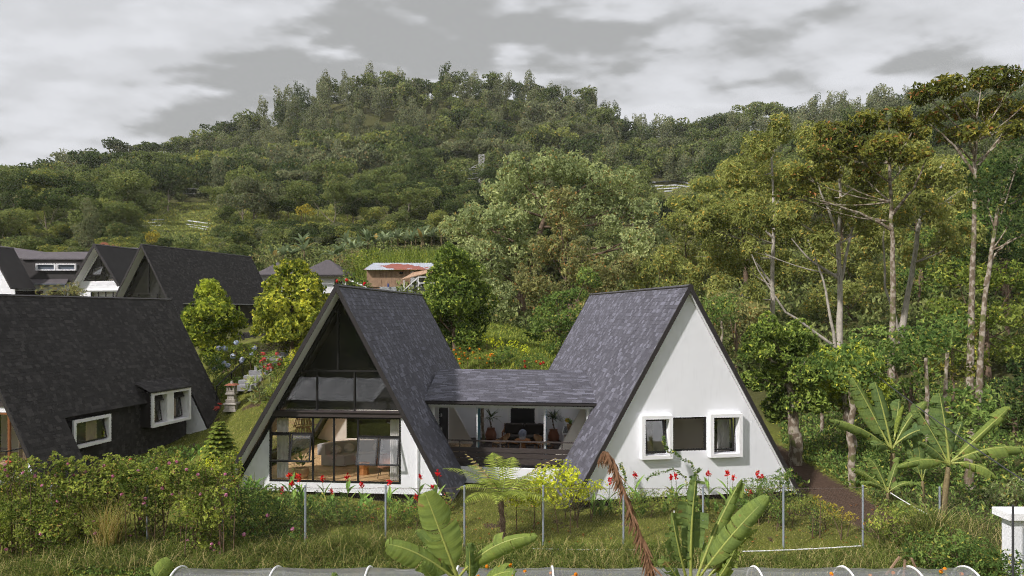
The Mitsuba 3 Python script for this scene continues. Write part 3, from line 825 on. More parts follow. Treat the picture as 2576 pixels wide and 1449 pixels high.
def hbox(h, key, name, lo, hi, bsdf, bev=0.0, label=None):
    m = M(); m.box(lo, hi, h.w, bev=bev)
    return put(name, m, bsdf, key, label=label)


m = M(); m.box((2.50, 3.72, -.3), (2.6, 11.1, 2.85), HC.w); put('side_wall', m, 'white_wall', KC)
m = M(); m.box((2.603, 6.55, .36), (2.64, 8.6, 2.5), HC.w); kd = put('door', m, 'charcoal', KC)
m = M(); m.box((2.642, 6.7, 1.3), (2.69, 6.78, 1.5), HC.w); m.box((2.642, 6.7, 2.0), (2.69, 6.78, 2.15), HC.w); put('handle', m, 'white_trim', kd)
m = M(); m.box((-2.6, 3.12, -.3), (-2.5, 10.5, 2.9), HR.w); put('side_wall', m, 'white_wall', KR)
m = M(); m.prism(sbox(-4.3, -.3, -2.6, 2.9).intersection(HR.gable(TH + .03)), 10.35, 10.45, fn=HR.w); put('end_wall', m, 'white_wall', KR)
m = M(); m.prism(sbox(2.6, -.3, 4.3, 2.9).intersection(HC.gable(TH + .03)), 10.95, 11.05, fn=HC.w); put('end_wall', m, 'white_wall', KC)

KL = thing('veranda', 'low-roofed open veranda linking the two A-frame houses, with dark board balustrade', 'veranda')
for side, (e0, z0, e1, z1) in enumerate(((0.0, 3.17, 3.66, 4.14), (7.3, 3.17, 3.66, 4.14))):
    o = HL.w((-4.2, e1, z1)); ev = HL.w((1, 0, 0)) - HL.w((0, 0, 0)); ed = unit(HL.w((-4.2, e0, z0)) - o); en = np.cross(ev, ed)
    en = en if en[2] > 0 else -en
    ln = float(np.linalg.norm(HL.w((-4.2, e0, z0)) - o))
    wid = 8.3 if side else 8.3
    poly = Polygon([(.35, 0), (7.95, 0), (7.82, ln + .12), (.55, ln + .12)])
    if side:        # skylights over the back of the veranda, on the slope that faces the hill
        for x in (1.0, 2.65, 4.3, 5.95):
            hole = sbox(x, .5, x + 1.45, 3.0); poly = poly.difference(hole)
            q = np.array(hole.exterior.coords)[:4]; m = M(); m.add(o + q[:, :1] * ev + q[:, 1:] * ed - en * .03, [[0, 1, 2, 3]]); put('skylight', m, 'frosted_sheet', KL)
    k = slab(KL, 'roof_slope', poly, o, ev, ed, en, .12, 'fascia_dark')
    if side == 0:
        shingles(k, poly, o, ev, ed, en, 'shingle_slate', RS(9), width=.42, course=.14)
    else:
        strip_courses(k, poly, o, ev, ed, en, 'shingle_slate')
hbox(HL, KL, 'fascia', (-3.62, -.10, 2.98), (3.62, -.06, 3.14), 'fascia_dark')
hbox(HL, KL, 'gutter', (-3.62, -.20, 3.02), (3.62, -.104, 3.10), 'fascia_dark')
hbox(HL, KL, 'ceiling', (-3.9, .0, 2.90), (3.9, 3.9, 2.96), 'white_wall')
hbox(HL, KL, 'door_track', (-3.35, .25, 2.80), (.02, .33, 2.86), 'white_trim')
hbox(HL, KL, 'door_track', (.06, .25, 2.83), (3.3, .33, 2.89), 'white_trim')
hbox(HL, KL, 'back_wall', (-3.9, 6.8, .3), (3.9, 6.95, 2.9), 'white_wall')
hbox(HL, KL, 'door', (-.82, 6.70, .36), (.42, 6.797, 2.75), 'charcoal', label='wide black door in the back wall')
for a, b in ((-1.0, -.823), (.423, .60)):
    m = M(); m.box((a, 6.68, .36), (b, 6.797, 2.86), HL.w); put('door_frame', m, 'white_trim', KL)
base = M(); base.box((-3.9, .1, .1), (3.9, 6.8, .31), HL.w); kf = put('floor', base, 'deck_brown', KL)
for i, v in enumerate(np.arange(.1, 6.75, .14)):
    m = M(); m.box((-3.85, v + .004, .312), (3.85, v + .136, .34), HL.w); put('deck_board', m, 'deck_brown', kf)
hbox(HL, KL, 'plinth', (-3.4, .05, -.3), (3.4, .2, .36), 'white_wall')
m = M(); rg = np.linspace(-3.0, 3.0, 8)
m.bar(HL.w((-3.2, .12, 1.46)), HL.w((3.2, .12, 1.46)), .07, .05)
for u in rg:
    m.bar(HL.w((u, .12, .3)), HL.w((u, .12, 1.44)), .04)
kr = put('railing', m, 'beam_brown', KL)
for z in (1.0, .78, .55):
    hbox(HL, kr, 'rail_board', (-3.3, .05, z), (3.3, .095, z + .19), 'beam_brown')
for u in (-3.3, 3.2):
    hbox(HL, KL, 'post', (u - .06, .2, .34), (u + .06, .32, 2.9), 'white_trim')
m = M()
z = np.linspace(.34, 2.86, 9)
m.tube(HL.w(np.stack([-2.05 + .03 * np.sin(z * 3), z * 0 + 5.4, z], 1)), .09 + .012 * np.sin(z * 5), 8)
put('pole', m, 'bark_lichen', KL, smooth=True, label='rough debarked tree-trunk pole')
for u in (-1.42, 1.42):
    k = None
    for i in range(3):
        m = M(); x = u + (i - 1) * .030
        m.box((x - .006, .22, .36), (x + .006, .82, 2.82), HL.w)
        kk = put('glass_leaf', m, 'glass_edge', KL)
        m = M(); m.box((x - .007, .20, .36), (x + .007, .219, 2.82), HL.w); put('edge_strip', m, 'white_trim', kk)
scene_glass = {'type': 'dielectric', 'int_ior': 1.5}
scene['glass_edge'] = {'type': 'principled', 'base_color': rgb(.10, .24, .30), 'roughness': .15, 'specular': .6}
for (a, b) in ((2.05, 2.35), (2.45, 2.78)):
    m = M(); m.box((a, 6.75, 2.3), (b, 6.797, 2.78), HL.w)
    put('window', m, 'charcoal', KL)

# ---- furniture of the veranda
FZ = .34


def armchair(u, v, turn, label):
    k = thing('rattan_armchair', label, 'armchair', None)
    c, s = math.cos(turn), math.sin(turn)

    def fn(p):
        p = np.asarray(p, float)
        return HL.w(np.stack([u + p[..., 0] * c - p[..., 1] * s, v + p[..., 0] * s + p[..., 1] * c, FZ + p[..., 2]], -1))
    m = M()
    for x, y in ((-.3, -.28), (.3, -.28), (-.28, .3), (.28, .3)):
        m.tube(fn([(x, y, 0), (x, y, .36)]), .02, 6)
    for x in (-.3, .3):
        m.tube(fn([(x, -.28, .2), (x, .3, .12)]), .016, 6)
    m.tube(fn([(-.3, -.28, .2), (.3, -.28, .2)]), .016, 6)
    put('legs_frame', m, 'rattan', k)
    th = np.linspace(-.15 * PI, 1.15 * PI, 26)
    m = M()
    m.tube(fn(np.stack([.37 * np.cos(th), .05 + .40 * np.sin(th), .46 + .32 * np.clip(np.sin(th), 0, 1) ** 1.2], 1)), .03, 7)
    put('arm_hoop', m, 'rattan', k, smooth=True)
    m = M(); m.lathe((0, 0, 0), [(0, .36), (.30, .37), (.33, .40), (.30, .43), (0, .42)], 18)
    m.v[-1] = fn(m.v[-1]); put('seat', m, 'rattan_weave', k)
    a = np.linspace(.18 * PI, .82 * PI, 13)
    top = np.stack([.36 * np.cos(a), .05 + .40 * np.sin(a), .46 + .30 * np.sin(a)], 1)
    bot = np.stack([.26 * np.cos(a), .05 + .26 * np.sin(a), .40 + 0 * a], 1)
    i = np.arange(12)
    m = M(); m.add(fn(np.vstack([top, bot])), np.stack([i, i + 1, i + 14, i + 13], 1)); put('backrest', m, 'rattan_weave', k, smooth=True)
    return k


def leaf_blade(p0, direction, length, width, droop, up=(0, 0, 1), seg=6, fold=.25, shape=.55, tip=None):
    """A blade with a midrib: returns vertices and triangles; grows from p0, bends down by droop."""
    d = unit(direction)
    up = np.asarray(up, float)
    s = np.cross(d, up)
    s = unit(s) if np.linalg.norm(s) > .05 else np.array([1.0, 0, 0])
    n = np.cross(s, d)
    t = np.linspace(0, 1, seg + 1)
    ang = droop * t ** 1.3
    dx = np.cumsum(np.r_[0, np.cos((ang[1:] + ang[:-1]) / 2)]) / seg
    dz = -np.cumsum(np.r_[0, np.sin((ang[1:] + ang[:-1]) / 2)]) / seg
    mid = np.asarray(p0) + length * (dx[:, None] * d + dz[:, None] * n)
    nn = np.cos(ang)[:, None] * n + np.sin(ang)[:, None] * d
    w = width / 2 * np.sin(PI * np.clip(t, 0.02, 0.985) ** shape)
    left = mid + w[:, None] * (s * math.cos(fold) + nn * math.sin(fold))
    right = mid + w[:, None] * (-s * math.cos(fold) + nn * math.sin(fold))
    v = np.vstack([left, mid, right])
    k, i = seg + 1, np.arange(seg)
    q = np.vstack([np.stack([i, i + 1, k + i + 1, k + i], 1), np.stack([k + i, k + i + 1, 2 * k + i + 1, 2 * k + i], 1)])
    return v, q, mid


armchair(-.92, 3.6, -1.15, 'rattan armchair with a hooped frame left of the low veranda table')
armchair(1.12, 3.5, 1.15, 'rattan armchair with a hooped frame right of the low veranda table')
k = thing('low_table', 'round-topped timber table between the two rattan armchairs', 'table')
m = M(); m.lathe(HL.w((.10, 3.9, FZ)), [(.0, .44), (.36, .44), (.38, .47), (.36, .50), (0, .50)], 20); put('table_top', m, 'wood_orange', k)
m = M(); m.lathe(HL.w((.10, 3.9, FZ)), [(.20, 0), (.15, .1), (.13, .25), (.17, .44)], 14); put('pedestal', m, 'wood_orange', k)
m = M()
for s in (-1, 1):
    m = M(); m.bar(HL.w((.10 + s * .2, 3.9, FZ + .30)), HL.w((.10 + s * .72, 4.2, FZ + .30)), .05); m.bar(HL.w((.10 + s * .72, 4.2, FZ)), HL.w((.10 + s * .72, 4.2, FZ + .32)), .05)
    put('brace', m, 'wood_orange', k)
k = thing('flower_vase', 'round white vase holding a ball of blue hydrangea on the low table', 'vase of flowers')
m = M(); m.lathe(HL.w((.10, 3.9, FZ + .503)), [(0, 0), (.10, .0), (.15, .06), (.15, .12), (.08, .17), (0.05, .17)], 16); put('vase', m, 'white_trim', k, smooth=True)


def flower_ball(m, c, r, n, rng, size=.05):
    d = rng.normal(size=(n, 3)); d /= np.linalg.norm(d, axis=1, keepdims=True)
    p = np.asarray(c) + d * r * (0.85 + .2 * rng.random((n, 1)))
    a = np.cross(d, rng.normal(size=(n, 3))); a /= np.linalg.norm(a, axis=1, keepdims=True)
    b = np.cross(d, a)
    v = np.stack([p + a * size, p + b * size, p - a * size, p - b * size], 1)
    f = np.arange(n * 4).reshape(n, 4)
    m.add(v.reshape(-1, 3), f, np.repeat(rng.random((n, 2)), 4, 0))


m = M(); flower_ball(m, HL.w((.10, 3.9, FZ + .79)), .19, 220, RS(3), .045); put('flowers', m, 'petal_blue', k)
k = thing('bench_sofa', 'dark cushioned timber sofa in front of the black veranda door', 'sofa')
hbox(HL, k, 'seat_cushion', (-.95, 5.1, FZ + .22), (.95, 5.8, FZ + .42), 'cushion_dark', .04)
hbox(HL, k, 'back_cushion', (-.98, 5.7, FZ + .42), (-.02, 5.92, FZ + .95), 'cushion_dark', .05)
hbox(HL, k, 'back_cushion', (.02, 5.7, FZ + .42), (.98, 5.92, FZ + .95), 'cushion_dark', .05)
m = M()
for u in (-1.02, 1.02):
    m.bar(HL.w((u, 5.1, FZ)), HL.w((u, 5.1, FZ + .6)), .06); m.bar(HL.w((u, 5.9, FZ)), HL.w((u, 5.95, FZ + .9)), .06); m.bar(HL.w((u, 5.05, FZ + .6)), HL.w((u, 5.95, FZ + .62)), .07, .04)
m.bar(HL.w((-1.02, 5.12, FZ + .2)), HL.w((1.02, 5.12, FZ + .2)), .05)
put('frame', m, 'teak', k)


def potted(u, v, label, rng, fan=26):
    k = thing('potted_plant', label, 'potted plant')
    o = HL.w((u, v, FZ))
    m = M(); m.lathe(o, [(0, 0), (.20, 0), (.27, .14), (.29, .30), (.22, .50), (.19, .58), (.22, .62), (.19, .62), (.17, .56), (0, .55)], 18); put('pot', m, 'clay', k, smooth=True)
    m = M(); z = np.linspace(.5, 1.15, 6); m.tube(o + np.stack([.05 * np.sin(z * 4), 0 * z, z], 1), .035, 6); put('stem', m, 'bark_brown', k)
    m = M(); top = o + np.array([0, 0, 1.15])
    for i in range(fan):
        a, e = rng.random() * 2 * PI, rng.uniform(-.1, 1.25)
        d = np.array([math.cos(a) * math.cos(e), math.sin(a) * math.cos(e), math.sin(e)])
        vv, q, _ = leaf_blade(top + d * .05, d, rng.uniform(.45, .8), .07, rng.uniform(.3, 1.1), fold=.3)
        m.add(vv, q, (rng.random() * .6, rng.random()))
    put('leaves', m, 'leaf_deep', k)


potted(-1.75, 6.1, 'palm in a tall clay pot at the left of the veranda back wall', RS(31))
potted(1.42, 6.1, 'fan palm in a tall clay pot at the right of the veranda back wall', RS(32), 36)
k = thing('counter', 'rough wooden counter with a pale rimmed dark top on the veranda', 'counter')
hbox(HL, k, 'body', (2.08, 3.3, FZ), (2.62, 5.0, FZ + .92), 'plywood')
hbox(HL, k, 'counter_top', (2.02, 3.2, FZ + .925), (2.68, 5.1, FZ + .965), 'frame_black')
m = M(); m.box((2.0, 3.15, FZ + .90), (2.7, 3.197, FZ + .97), HL.w); m.box((1.98, 3.197, FZ + .90), (2.017, 5.1, FZ + .97), HL.w); put('rim', m, 'white_trim', k)
k = thing('planter', 'woven planter with yellow-flowered bromeliad on the veranda counter', 'planter')
o = HL.w((2.35, 3.8, FZ + .968))
m = M(); m.lathe(o, [(0, 0), (.12, 0), (.16, .20), (.17, .33), (.14, .33), (0, .28)], 16); put('pot', m, 'rattan_weave', k)
m = M(); r_ = RS(33)
for i in range(16):
    a, e = r_.random() * 2 * PI, r_.uniform(.5, 1.4)
    vv, q, _ = leaf_blade(o + (0, 0, .3), (math.cos(a) * math.cos(e), math.sin(a) * math.cos(e), math.sin(e)), r_.uniform(.3, .62), .05, .5)
    m.add(vv, q, (r_.random(), r_.random()))
put('leaves', m, 'leaf_canna', k)
m = M(); flower_ball(m, o + np.array([-.16, 0, .5]), .10, 40, r_, .04); put('flowers', m, 'petal_yellow', k)

# ---- furniture behind the big window
k = thing('curved_sofa', 'curved light grey sofa inside the glass-fronted living room', 'sofa')
th = np.linspace(.15 * PI, .95 * PI, 24)


def arc(r0, r1, z0, z1, cu=.3, cv=2.6):
    m = M()
    P = [np.stack([cu + r * np.cos(th) * 1.15, cv + 2.0 - r * np.sin(th) * .0 + (r * np.sin(th)) * .75 - 1.2, th * 0 + z], 1) for r, z in ((r0, z0), (r1, z0), (r1, z1), (r0, z1))]
    n = len(th); i = np.arange(n - 1)
    q = np.vstack([np.stack([a * n + i, a * n + i + 1, b * n + i + 1, b * n + i], 1) for a, b in ((0, 1), (1, 2), (2, 3), (3, 0))])
    m.add(HC.w(np.vstack(P)), q)
    m.add(HC.w(np.array([p[j] for j in (0, -1) for p in P])), [[0, 1, 2, 3], [7, 6, 5, 4]])
    return m


put('seat', arc(1.0, 1.9, .38, .80), 'sofa_grey', k)
put('backrest', arc(1.75, 2.05, .803, 1.25), 'sofa_grey', k)
for i, t in enumerate((.3, .5, .72, .85)):
    c = HC.w((.3 + 1.6 * math.cos(t * PI) * 1.15, 3.4 + 1.6 * math.sin(t * PI) * .75, .98))
    m = M(); s = trimesh.creation.icosphere(2, .24); m.add(np.array(s.vertices) * (1, .5, .8) + c, s.faces); put('cushion', m, 'bedding', k, smooth=True)
k = thing('basket_lamp', 'tiered open-weave lampshade hanging inside the left window bay', 'lamp')
m = M()
for zt, r0, r1, hgt in ((2.62, .26, .36, .3), (2.28, .24, .40, .36)):
    for a in np.linspace(0, 2 * PI, 18, endpoint=False):
        m.bar(HC.w((-1.95 + r0 * math.cos(a), 1.9 + r0 * math.sin(a), zt)), HC.w((-1.95 + r1 * math.cos(a), 1.9 + r1 * math.sin(a), zt - hgt)), .035, .01)
    for r, z in ((r0, zt), (r1, zt - hgt)):
        a = np.linspace(0, 2 * PI, 19); m.tube(HC.w(np.stack([-1.95 + r * np.cos(a), 1.9 + r * np.sin(a), a * 0 + z], 1)), .018, 5)
put('shade', m, 'rattan_weave', k)
m = M(); m.tube(HC.w([(-1.95, 1.9, 2.1), (-1.95, 1.9, 2.895)]), .012, 5); put('cord', m, 'cable_black', k)
k = thing('basket_plant', 'leafy plant in a round straw basket on the living room floor', 'potted plant')
o = HC.w((-1.9, 1.6, .342))
m = M(); m.lathe(o, [(0, 0), (.24, 0), (.31, .18), (.29, .38), (.25, .38), (0, .34)], 18); put('basket', m, 'rattan_weave', k)
m = M(); r_ = RS(34)
for i in range(60):
    a, e = r_.random() * 2 * PI, r_.uniform(.2, 1.5)
    d = np.array([math.cos(a) * math.cos(e), math.sin(a) * math.cos(e), math.sin(e)])
    vv, q, _ = leaf_blade(o + (0, 0, .35) + d * r_.uniform(.1, .6), d, .22, .09, .5, seg=3)
    m.add(vv, q, (r_.random(), r_.random()))
put('leaves', m, 'leaf_bush', k)
k = thing('stump_stool', 'orange wooden root stool behind the right sash', 'stool')
m = M(); m.lathe(HC.w((.35, 2.4, .342)), [(.25, 0), (.22, .12), (.20, .24), (.28, .40), (.27, .44), (0, .44)], 9); put('seat', m, 'wood_orange', k)
k = thing('lounge_chair', 'brown shell chair on thin black legs in the right window bay', 'chair')
m = M(); cc = HC.w((1.35, 2.0, .342))
an = np.linspace(-.1 * PI, 1.1 * PI, 15)
P0 = cc + np.stack([.30 * np.cos(an), .28 * np.sin(an), an * 0 + .42], 1); P1 = cc + np.stack([.40 * np.cos(an), .40 * np.sin(an), .55 + .3 * np.clip(np.sin(an), 0, 1)], 1)
i = np.arange(14)
m.add(np.vstack([P0, P1]), np.stack([i, i + 1, i + 16, i + 15], 1)); m.lathe(cc, [(0, .38), (.30, .40), (.31, .45), (0, .46)], 15); put('shell', m, 'leather_brown', k)
m = M()
for x, y in ((-.25, -.25), (.25, -.25), (.25, .25), (-.25, .25)):
    m.bar(cc + (x * .7, y * .7, .40), cc + (x, y, 0), .02)
put('legs_frame', m, 'frame_black', k)

# ------------------------------------------------------------------ buildings up the slope
HD = House(-33.65, 62, 5.18, 5.1, 4.7, 7.88, .309, 14.8)
KD = thing('a_frame_house', 'dark A-frame house up the slope with an all-black glass gable', 'house')
dl = HD.slope_axes(1)[4]
roof(HD, KD, 'shingle_char', RS(14), cut=sbox(1.5, dl * (1 - 2.55 / 7.88), 14.2, 14), seen=(1,), front=.8)
G = HD.gable(TH + .02)
m = M(); m.prism(G.difference(G.buffer(-.12)), .75, .9, fn=HD.w)
m.prism(G.intersection(sbox(-6, 3.33, 6, 3.45)), .753, .897, fn=HD.w); m.prism(G.intersection(sbox(-.05, 3.453, .05, 9)), .755, .895, fn=HD.w)
for u in (-1.2, 1.0):
    m.prism(G.intersection(sbox(u - .05, -1, u + .05, 3.328)), .755, .895, fn=HD.w)
kg = put('gable_window', m, 'frame_black', KD)
q = np.array(G.buffer(-.1).exterior.coords)[:-1]
m = M(); m.add(HD.w(np.stack([q[:, 0], q[:, 0] * 0 + .82, q[:, 1]], 1)), [[0, i, i + 1] for i in range(1, len(q) - 1)]); put('pane', m, 'pane_glass', kg)
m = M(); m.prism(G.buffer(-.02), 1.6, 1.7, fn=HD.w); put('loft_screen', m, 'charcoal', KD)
wall(HD, KD, G, 14.0, 14.1)
m = M(); m.box((2.7, 1.5, -2), (2.8, 14.2, 2.85), HD.w); put('side_wall', m, 'fascia_dark', KD)
m = M(); m.bar(HD.w((3.26, 1.5, 2.46)), HD.w((3.26, 14.2, 2.46)), .12, .1); put('gutter', m, 'slab_grey', KD)
wall(HD, KD, G.intersection(sbox(2.8, -2, 6, 2.8)), 14.0, 14.11, name='end_wall')
k = thing('porch', 'dark timber porch with a sloping roof half hidden behind the two round trees', 'porch')
m = M(); p = [at(612, 846, 52), at(660, 812, 55), at(735, 858, 50), at(690, 872, 48)]
p = [at(655, 818, 53), at(668, 822, 50), at(735, 858, 48.0), at(722, 846, 51)]
m.add(np.vstack([p, np.array(p) - (0, 0, .2)]), [[0, 1, 2, 3], [7, 6, 5, 4], [0, 4, 5, 1], [1, 5, 6, 2], [2, 6, 7, 3], [3, 7, 4, 0]]); put('roof', m, 'shingle_char', k)
for px in (612, 640, 668, 700):
    a = at(px, 838, 52); m = M(); m.bar(a, (a[0], a[1], ground(a[0], a[1]) - .3), .12); put('post', m, 'fascia_dark', k)
m = M(); m.bar(at(600, 838, 51.9), at(705, 842, 51.9), .14); put('beam', m, 'fascia_dark', k)
m = M(); m.bar(at(604, 858, 51.9), at(705, 862, 51.9), .08); put('rail', m, 'fascia_dark', k)
m = M(); a, b = at(596, 836, 53.5), at(700, 836, 53.5); m.add([a, b, (b[0], b[1], 3), (a[0], a[1], 3)], [[0, 1, 2, 3]]); put('back_wall', m, 'charcoal', k)


def poly3(m, pts, th=0.12):
    p = np.array(pts, float)
    n = len(p)
    m.add(np.vstack([p, p - (0, 0, th)]), [[0, i, i + 1] for i in range(1, n - 1)] + [[n, n + i + 1, n + i] for i in range(1, n - 1)] + [t for i in range(n) for t in ([i, n + i, n + (i + 1) % n], [i, n + (i + 1) % n, (i + 1) % n])])


KE = thing('long_house', 'long low dark-roofed house on the upper left with a white glazed gable', 'house')
HE = House(-44.06, 72, 9.74, 3.12, 3.12, 4.32, .25, 10)
for side in (1, -1):
    o, ev, ed, en, ln = HE.slope_axes(side)
    kk = slab(KE, 'roof_slope', sbox(0, 0, 10, ln + .1), o, ev, ed, en, .18, 'fascia_dark')
    strip_courses(kk, sbox(0, 0, 10, ln + .1), o, ev, ed, en, 'shingle_char')
    m = M(); m.prism(sbox(-.06, -.02, -.003, ln + .12), -.22, .04, fn=lambda p: o + p[:, :1] * ev + p[:, 2:] * ed + p[:, 1:2] * en); put('fascia', m, 'fascia_dark', KE)
    m = M(); m.prism(sbox(.01, .25, .78, ln), -.23, -.185, fn=lambda p: o + p[:, :1] * ev + p[:, 2:] * ed + p[:, 1:2] * en); put('soffit', m, 'white_trim', KE)
G = HE.gable(.24)
glz = G.buffer(-.2).intersection(sbox(-9, .42, 9, 9))
m = M(); m.prism(unary_union([sbox(-.02, -.02, .02, .02), G.difference(glz).intersection(sbox(-9, -.0, 9, 9)), sbox(-2.85, -4.5, 2.85, -.01).difference(sbox(-1.3, -3.6, 2.5, -.75))]), .8, .95, fn=HE.w); put('wall', m, 'white_wall', KE)
m = M(); m.prism(glz.difference(glz.buffer(-.06)), .82, .93, fn=HE.w)
for a, b, c, d in ((-9, 9, .98, 1.04), (-9, 9, 1.9, 1.96), (-.03, .03, 1.963, 9), (-.75, -.69, .42, 1.9), (.35, .41, .42, 1.9)):
    m.prism(glz.intersection(sbox(a, c, b, d)), .825 + .002 * c, .92, fn=HE.w)
kg = put('gable_window', m, 'frame_black', KE)
q = np.array(glz.exterior.coords)[:-1]
m = M(); m.add(HE.w(np.stack([q[:, 0], q[:, 0] * 0 + .87, q[:, 1]], 1)), [[0, i, i + 1] for i in range(1, len(q) - 1)]); put('pane', m, 'pane_glass', kg)
m = M(); m.prism(G.buffer(-.02).intersection(sbox(-9, .3, 9, 9)), 4.0, 4.1, fn=HE.w); put('room_wall', m, 'white_wall', KE)
m = M(); m.box((-2.4, .96, .3), (2.4, 4.0, .4), HE.w); put('floor', m, 'teak', KE)
m = M(); m.box((.5, 1.3, .4), (2.1, 3.2, .62), HE.w); put('bed', m, 'bedding', KE)
m = M(); m.box((.9, 1.5, .623), (1.9, 2.6, .85), HE.w, bev=.08); put('quilt', m, 'bedding', KE)
sash(HE, KE, -.72, .32, 1.06, 1.9, .80, .35)
m = M(); m.box((-1.3, 1.3, -3.6), (2.5, 1.4, -.75), HE.w); put('blind', m, 'curtain_white', KE)
for u in (-1.3, -.35, .6, 1.55, 2.5):
    m = M(); m.box((u - .06, .86, -3.6), (u + .06, .93, -.75), HE.w); put('window_frame', m, 'frame_black', KE)
hbox(HE, KE, 'sill', (-2.86, .68, -.62), (2.86, .797, -.5), 'white_trim')
A = lambda px, py, Y: at(px, py, Y)
m = M(); poly3(m, [A(-80, 714, 74), A(166, 714, 74), A(172, 702, 75.3), A(-80, 702, 75.3)]); put('lower_roof', m, 'shingle_mauve', KE)
m = M(); m.bar(A(-80, 715, 73.9), A(164, 715, 73.9), .12); m.bar(A(9, 715, 73.9), A(9, 760, 73.9), .09); m.bar(A(163, 716, 73.85), A(163, 760, 73.85), .09); put('gutter', m, 'gutter_blue', KE)
zt, zb = A(0, 650, 75.3)[2], A(0, 703, 75.3)[2]
m = M(); m.box((A(-80, 0, 75.3)[0], 75.3, zb - .3), (A(262, 0, 75.3)[0], 75.5, zt)); kw = put('upper_wall', m, 'shingle_char', KE)
m = M(); poly3(m, [A(58, 651, 75.1), A(265, 651, 75.1), A(275, 633, 79), A(115, 634, 79)]); put('upper_roof', m, 'shingle_mauve', KE); m = M(); poly3(m, [A(58, 651.2, 75.1), A(114.5, 634, 79), A(0, 618, 82), A(-60, 614, 84)]); put('upper_roof', m, 'shingle_mauve', KE)
for a, b in ((90.8, 139.7), (142.8, 191.5)):
    x0, x1, z0, z1 = A(a, 0, 75.1)[0], A(b, 0, 75.1)[0], A(0, 680.6, 75.1)[2], A(0, 663.3, 75.1)[2]
    m = M()
    for p0, p1 in (((x0, z0), (x1, z0 + .12)), ((x0, z1 - .12), (x1, z1)), ((x0, z0 + .12), (x0 + .12, z1 - .12)), ((x1 - .12, z0 + .12), (x1, z1 - .12))):
        m.box((p0[0], 75.0, p0[1]), (p1[0], 75.295, p1[1]))
    k = put('window', m, 'white_trim', KE)
    m = M(); m.box((x0 + .12, 75.2, z0 + .12), (x1 - .12, 75.29, z1 - .12)); put('louvre', m, 'gutter_blue', k)
m = M(); x0, x1 = A(-80, 0, 74.7)[0], A(172, 0, 74.7)[0]
m.prism(sbox(x0, 5, x1, A(0, 714.5, 74.7)[2]).difference(unary_union([sbox(A(a, 0, 74.7)[0], 6.4, A(b, 0, 74.7)[0], A(0, 732, 74.7)[2]) for a, b in ((24, 108), (120, 168))])), 74.7, 74.85); put('wall', m, 'white_wall', KE)
m = M(); m.box((x0, 75.1, 5.5), (x1, 75.2, 9.6)); put('room_wall', m, 'deck_brown', KE)
HF = House(-54.6, 71.2, 9.4, 3.2, 3.2, 4.4, .30, 2.6)
for side in (1, -1):
    o, ev, ed, en, ln = HF.slope_axes(side)
    kk = slab(KE, 'roof_slope', sbox(0, 0, 2.6, ln + .1), o, ev, ed, en, .18, 'shingle_char'); strip_courses(kk, sbox(0, 0, 2.6, ln + .1), o, ev, ed, en, 'shingle_char')
m = M(); m.prism(unary_union([HF.gable(.24).intersection(sbox(-9, 0, 9, 9)), sbox(-3, -4, 2.9, -.01)]), .6, .7, fn=HF.w); put('wall', m, 'white_wall', KE)
m = M(); poly3(m, [A(330, 622, 80), A(405, 630, 80), A(405, 660, 76), A(388, 658, 76)]); put('upper_roof', m, 'shingle_mauve', KE)

k = thing('gabled_cottage', 'small cottage whose rust-brown gable peeps over the long dark roof', 'cottage')
m = M(); pk = A(264, 613, 92)
m.prism(Polygon([(-3.2, 0), (3.2, 0), (0, 2.3)]), 0, 6, fn=lambda p: p + (pk[0], 92, pk[2] - 2.3)); m.prism(sbox(-2.9, -6, 2.9, -.01), .3, 6, fn=lambda p: p + (pk[0], 92, pk[2] - 2.3)); put('wall', m, 'cream_wall', k)
m = M()
for s in (-1, 1):
    m.bar(pk + (s * .05, -.2, .1), pk + (s * 3.5, -.2, -2.4), .18, .3); poly3(m, [pk + (0, -.1, .16), pk + (s * 3.5, -.1, -2.36), pk + (s * 3.5, 6, -2.36), pk + (0, 6, .16)])
put('roof', m, 'roof_brown', k)


def hip(m, x0, x1, y0, y1, z0, z1, ridge=.35):
    xm0, xm1, ym = x0 + (x1 - x0) * ridge, x1 - (x1 - x0) * ridge, (y0 + y1) / 2
    m.add([(x0, y0, z0), (x1, y0, z0), (x1, y1, z0), (x0, y1, z0), (xm0, ym, z1), (xm1, ym, z1)], [[0, 1, 5], [0, 5, 4], [1, 2, 5], [2, 3, 4], [2, 4, 5], [3, 0, 4], [0, 3, 2], [0, 2, 1]])


k = thing('hip_roofed_house', 'white house with grey hip roofs behind the yellow-green round tree', 'house')
for a, b, pk_, rd in ((640, 762, 659, .3), (742, 872, 653, .46)):
    x0, x1, z0 = A(a, 0, 80)[0], A(b, 0, 80)[0], A(0, 692, 80)[2]
    m = M(); hip(m, x0, x1, 79.2 + rd, 86 + rd, z0, A(0, pk_, 82.5)[2], rd); put('roof', m, 'shingle_mauve', k)
    m = M(); m.bar((x0, 79.1 + rd, z0 - .08), (x1, 79.1 + rd, z0 - .08), .12, .2); put('fascia', m, 'fascia_dark', k)
    m = M(); m.box((x0 + .5, 79.9 + rd, 7.5), (x1 - .5, 85 + rd, z0 - .02)); kw = put('wall', m, 'white_wall', k)
    for fx in (.2, .75):
        m = M(); xw = x0 + (x1 - x0) * fx; m.box((xw, 79.84 + rd, z0 - 1.3), (xw + .9, 79.897 + rd, z0 - .5)); put('window', m, 'charcoal', k)
m = M(); m.tube([A(648, 735, 78), A(682, 695, 78), A(684, 735, 78)], .07, 5); m.tube([A(650, 712, 78), A(684, 712, 78)], .05, 5); put('stair_rail', m, 'white_trim', k)

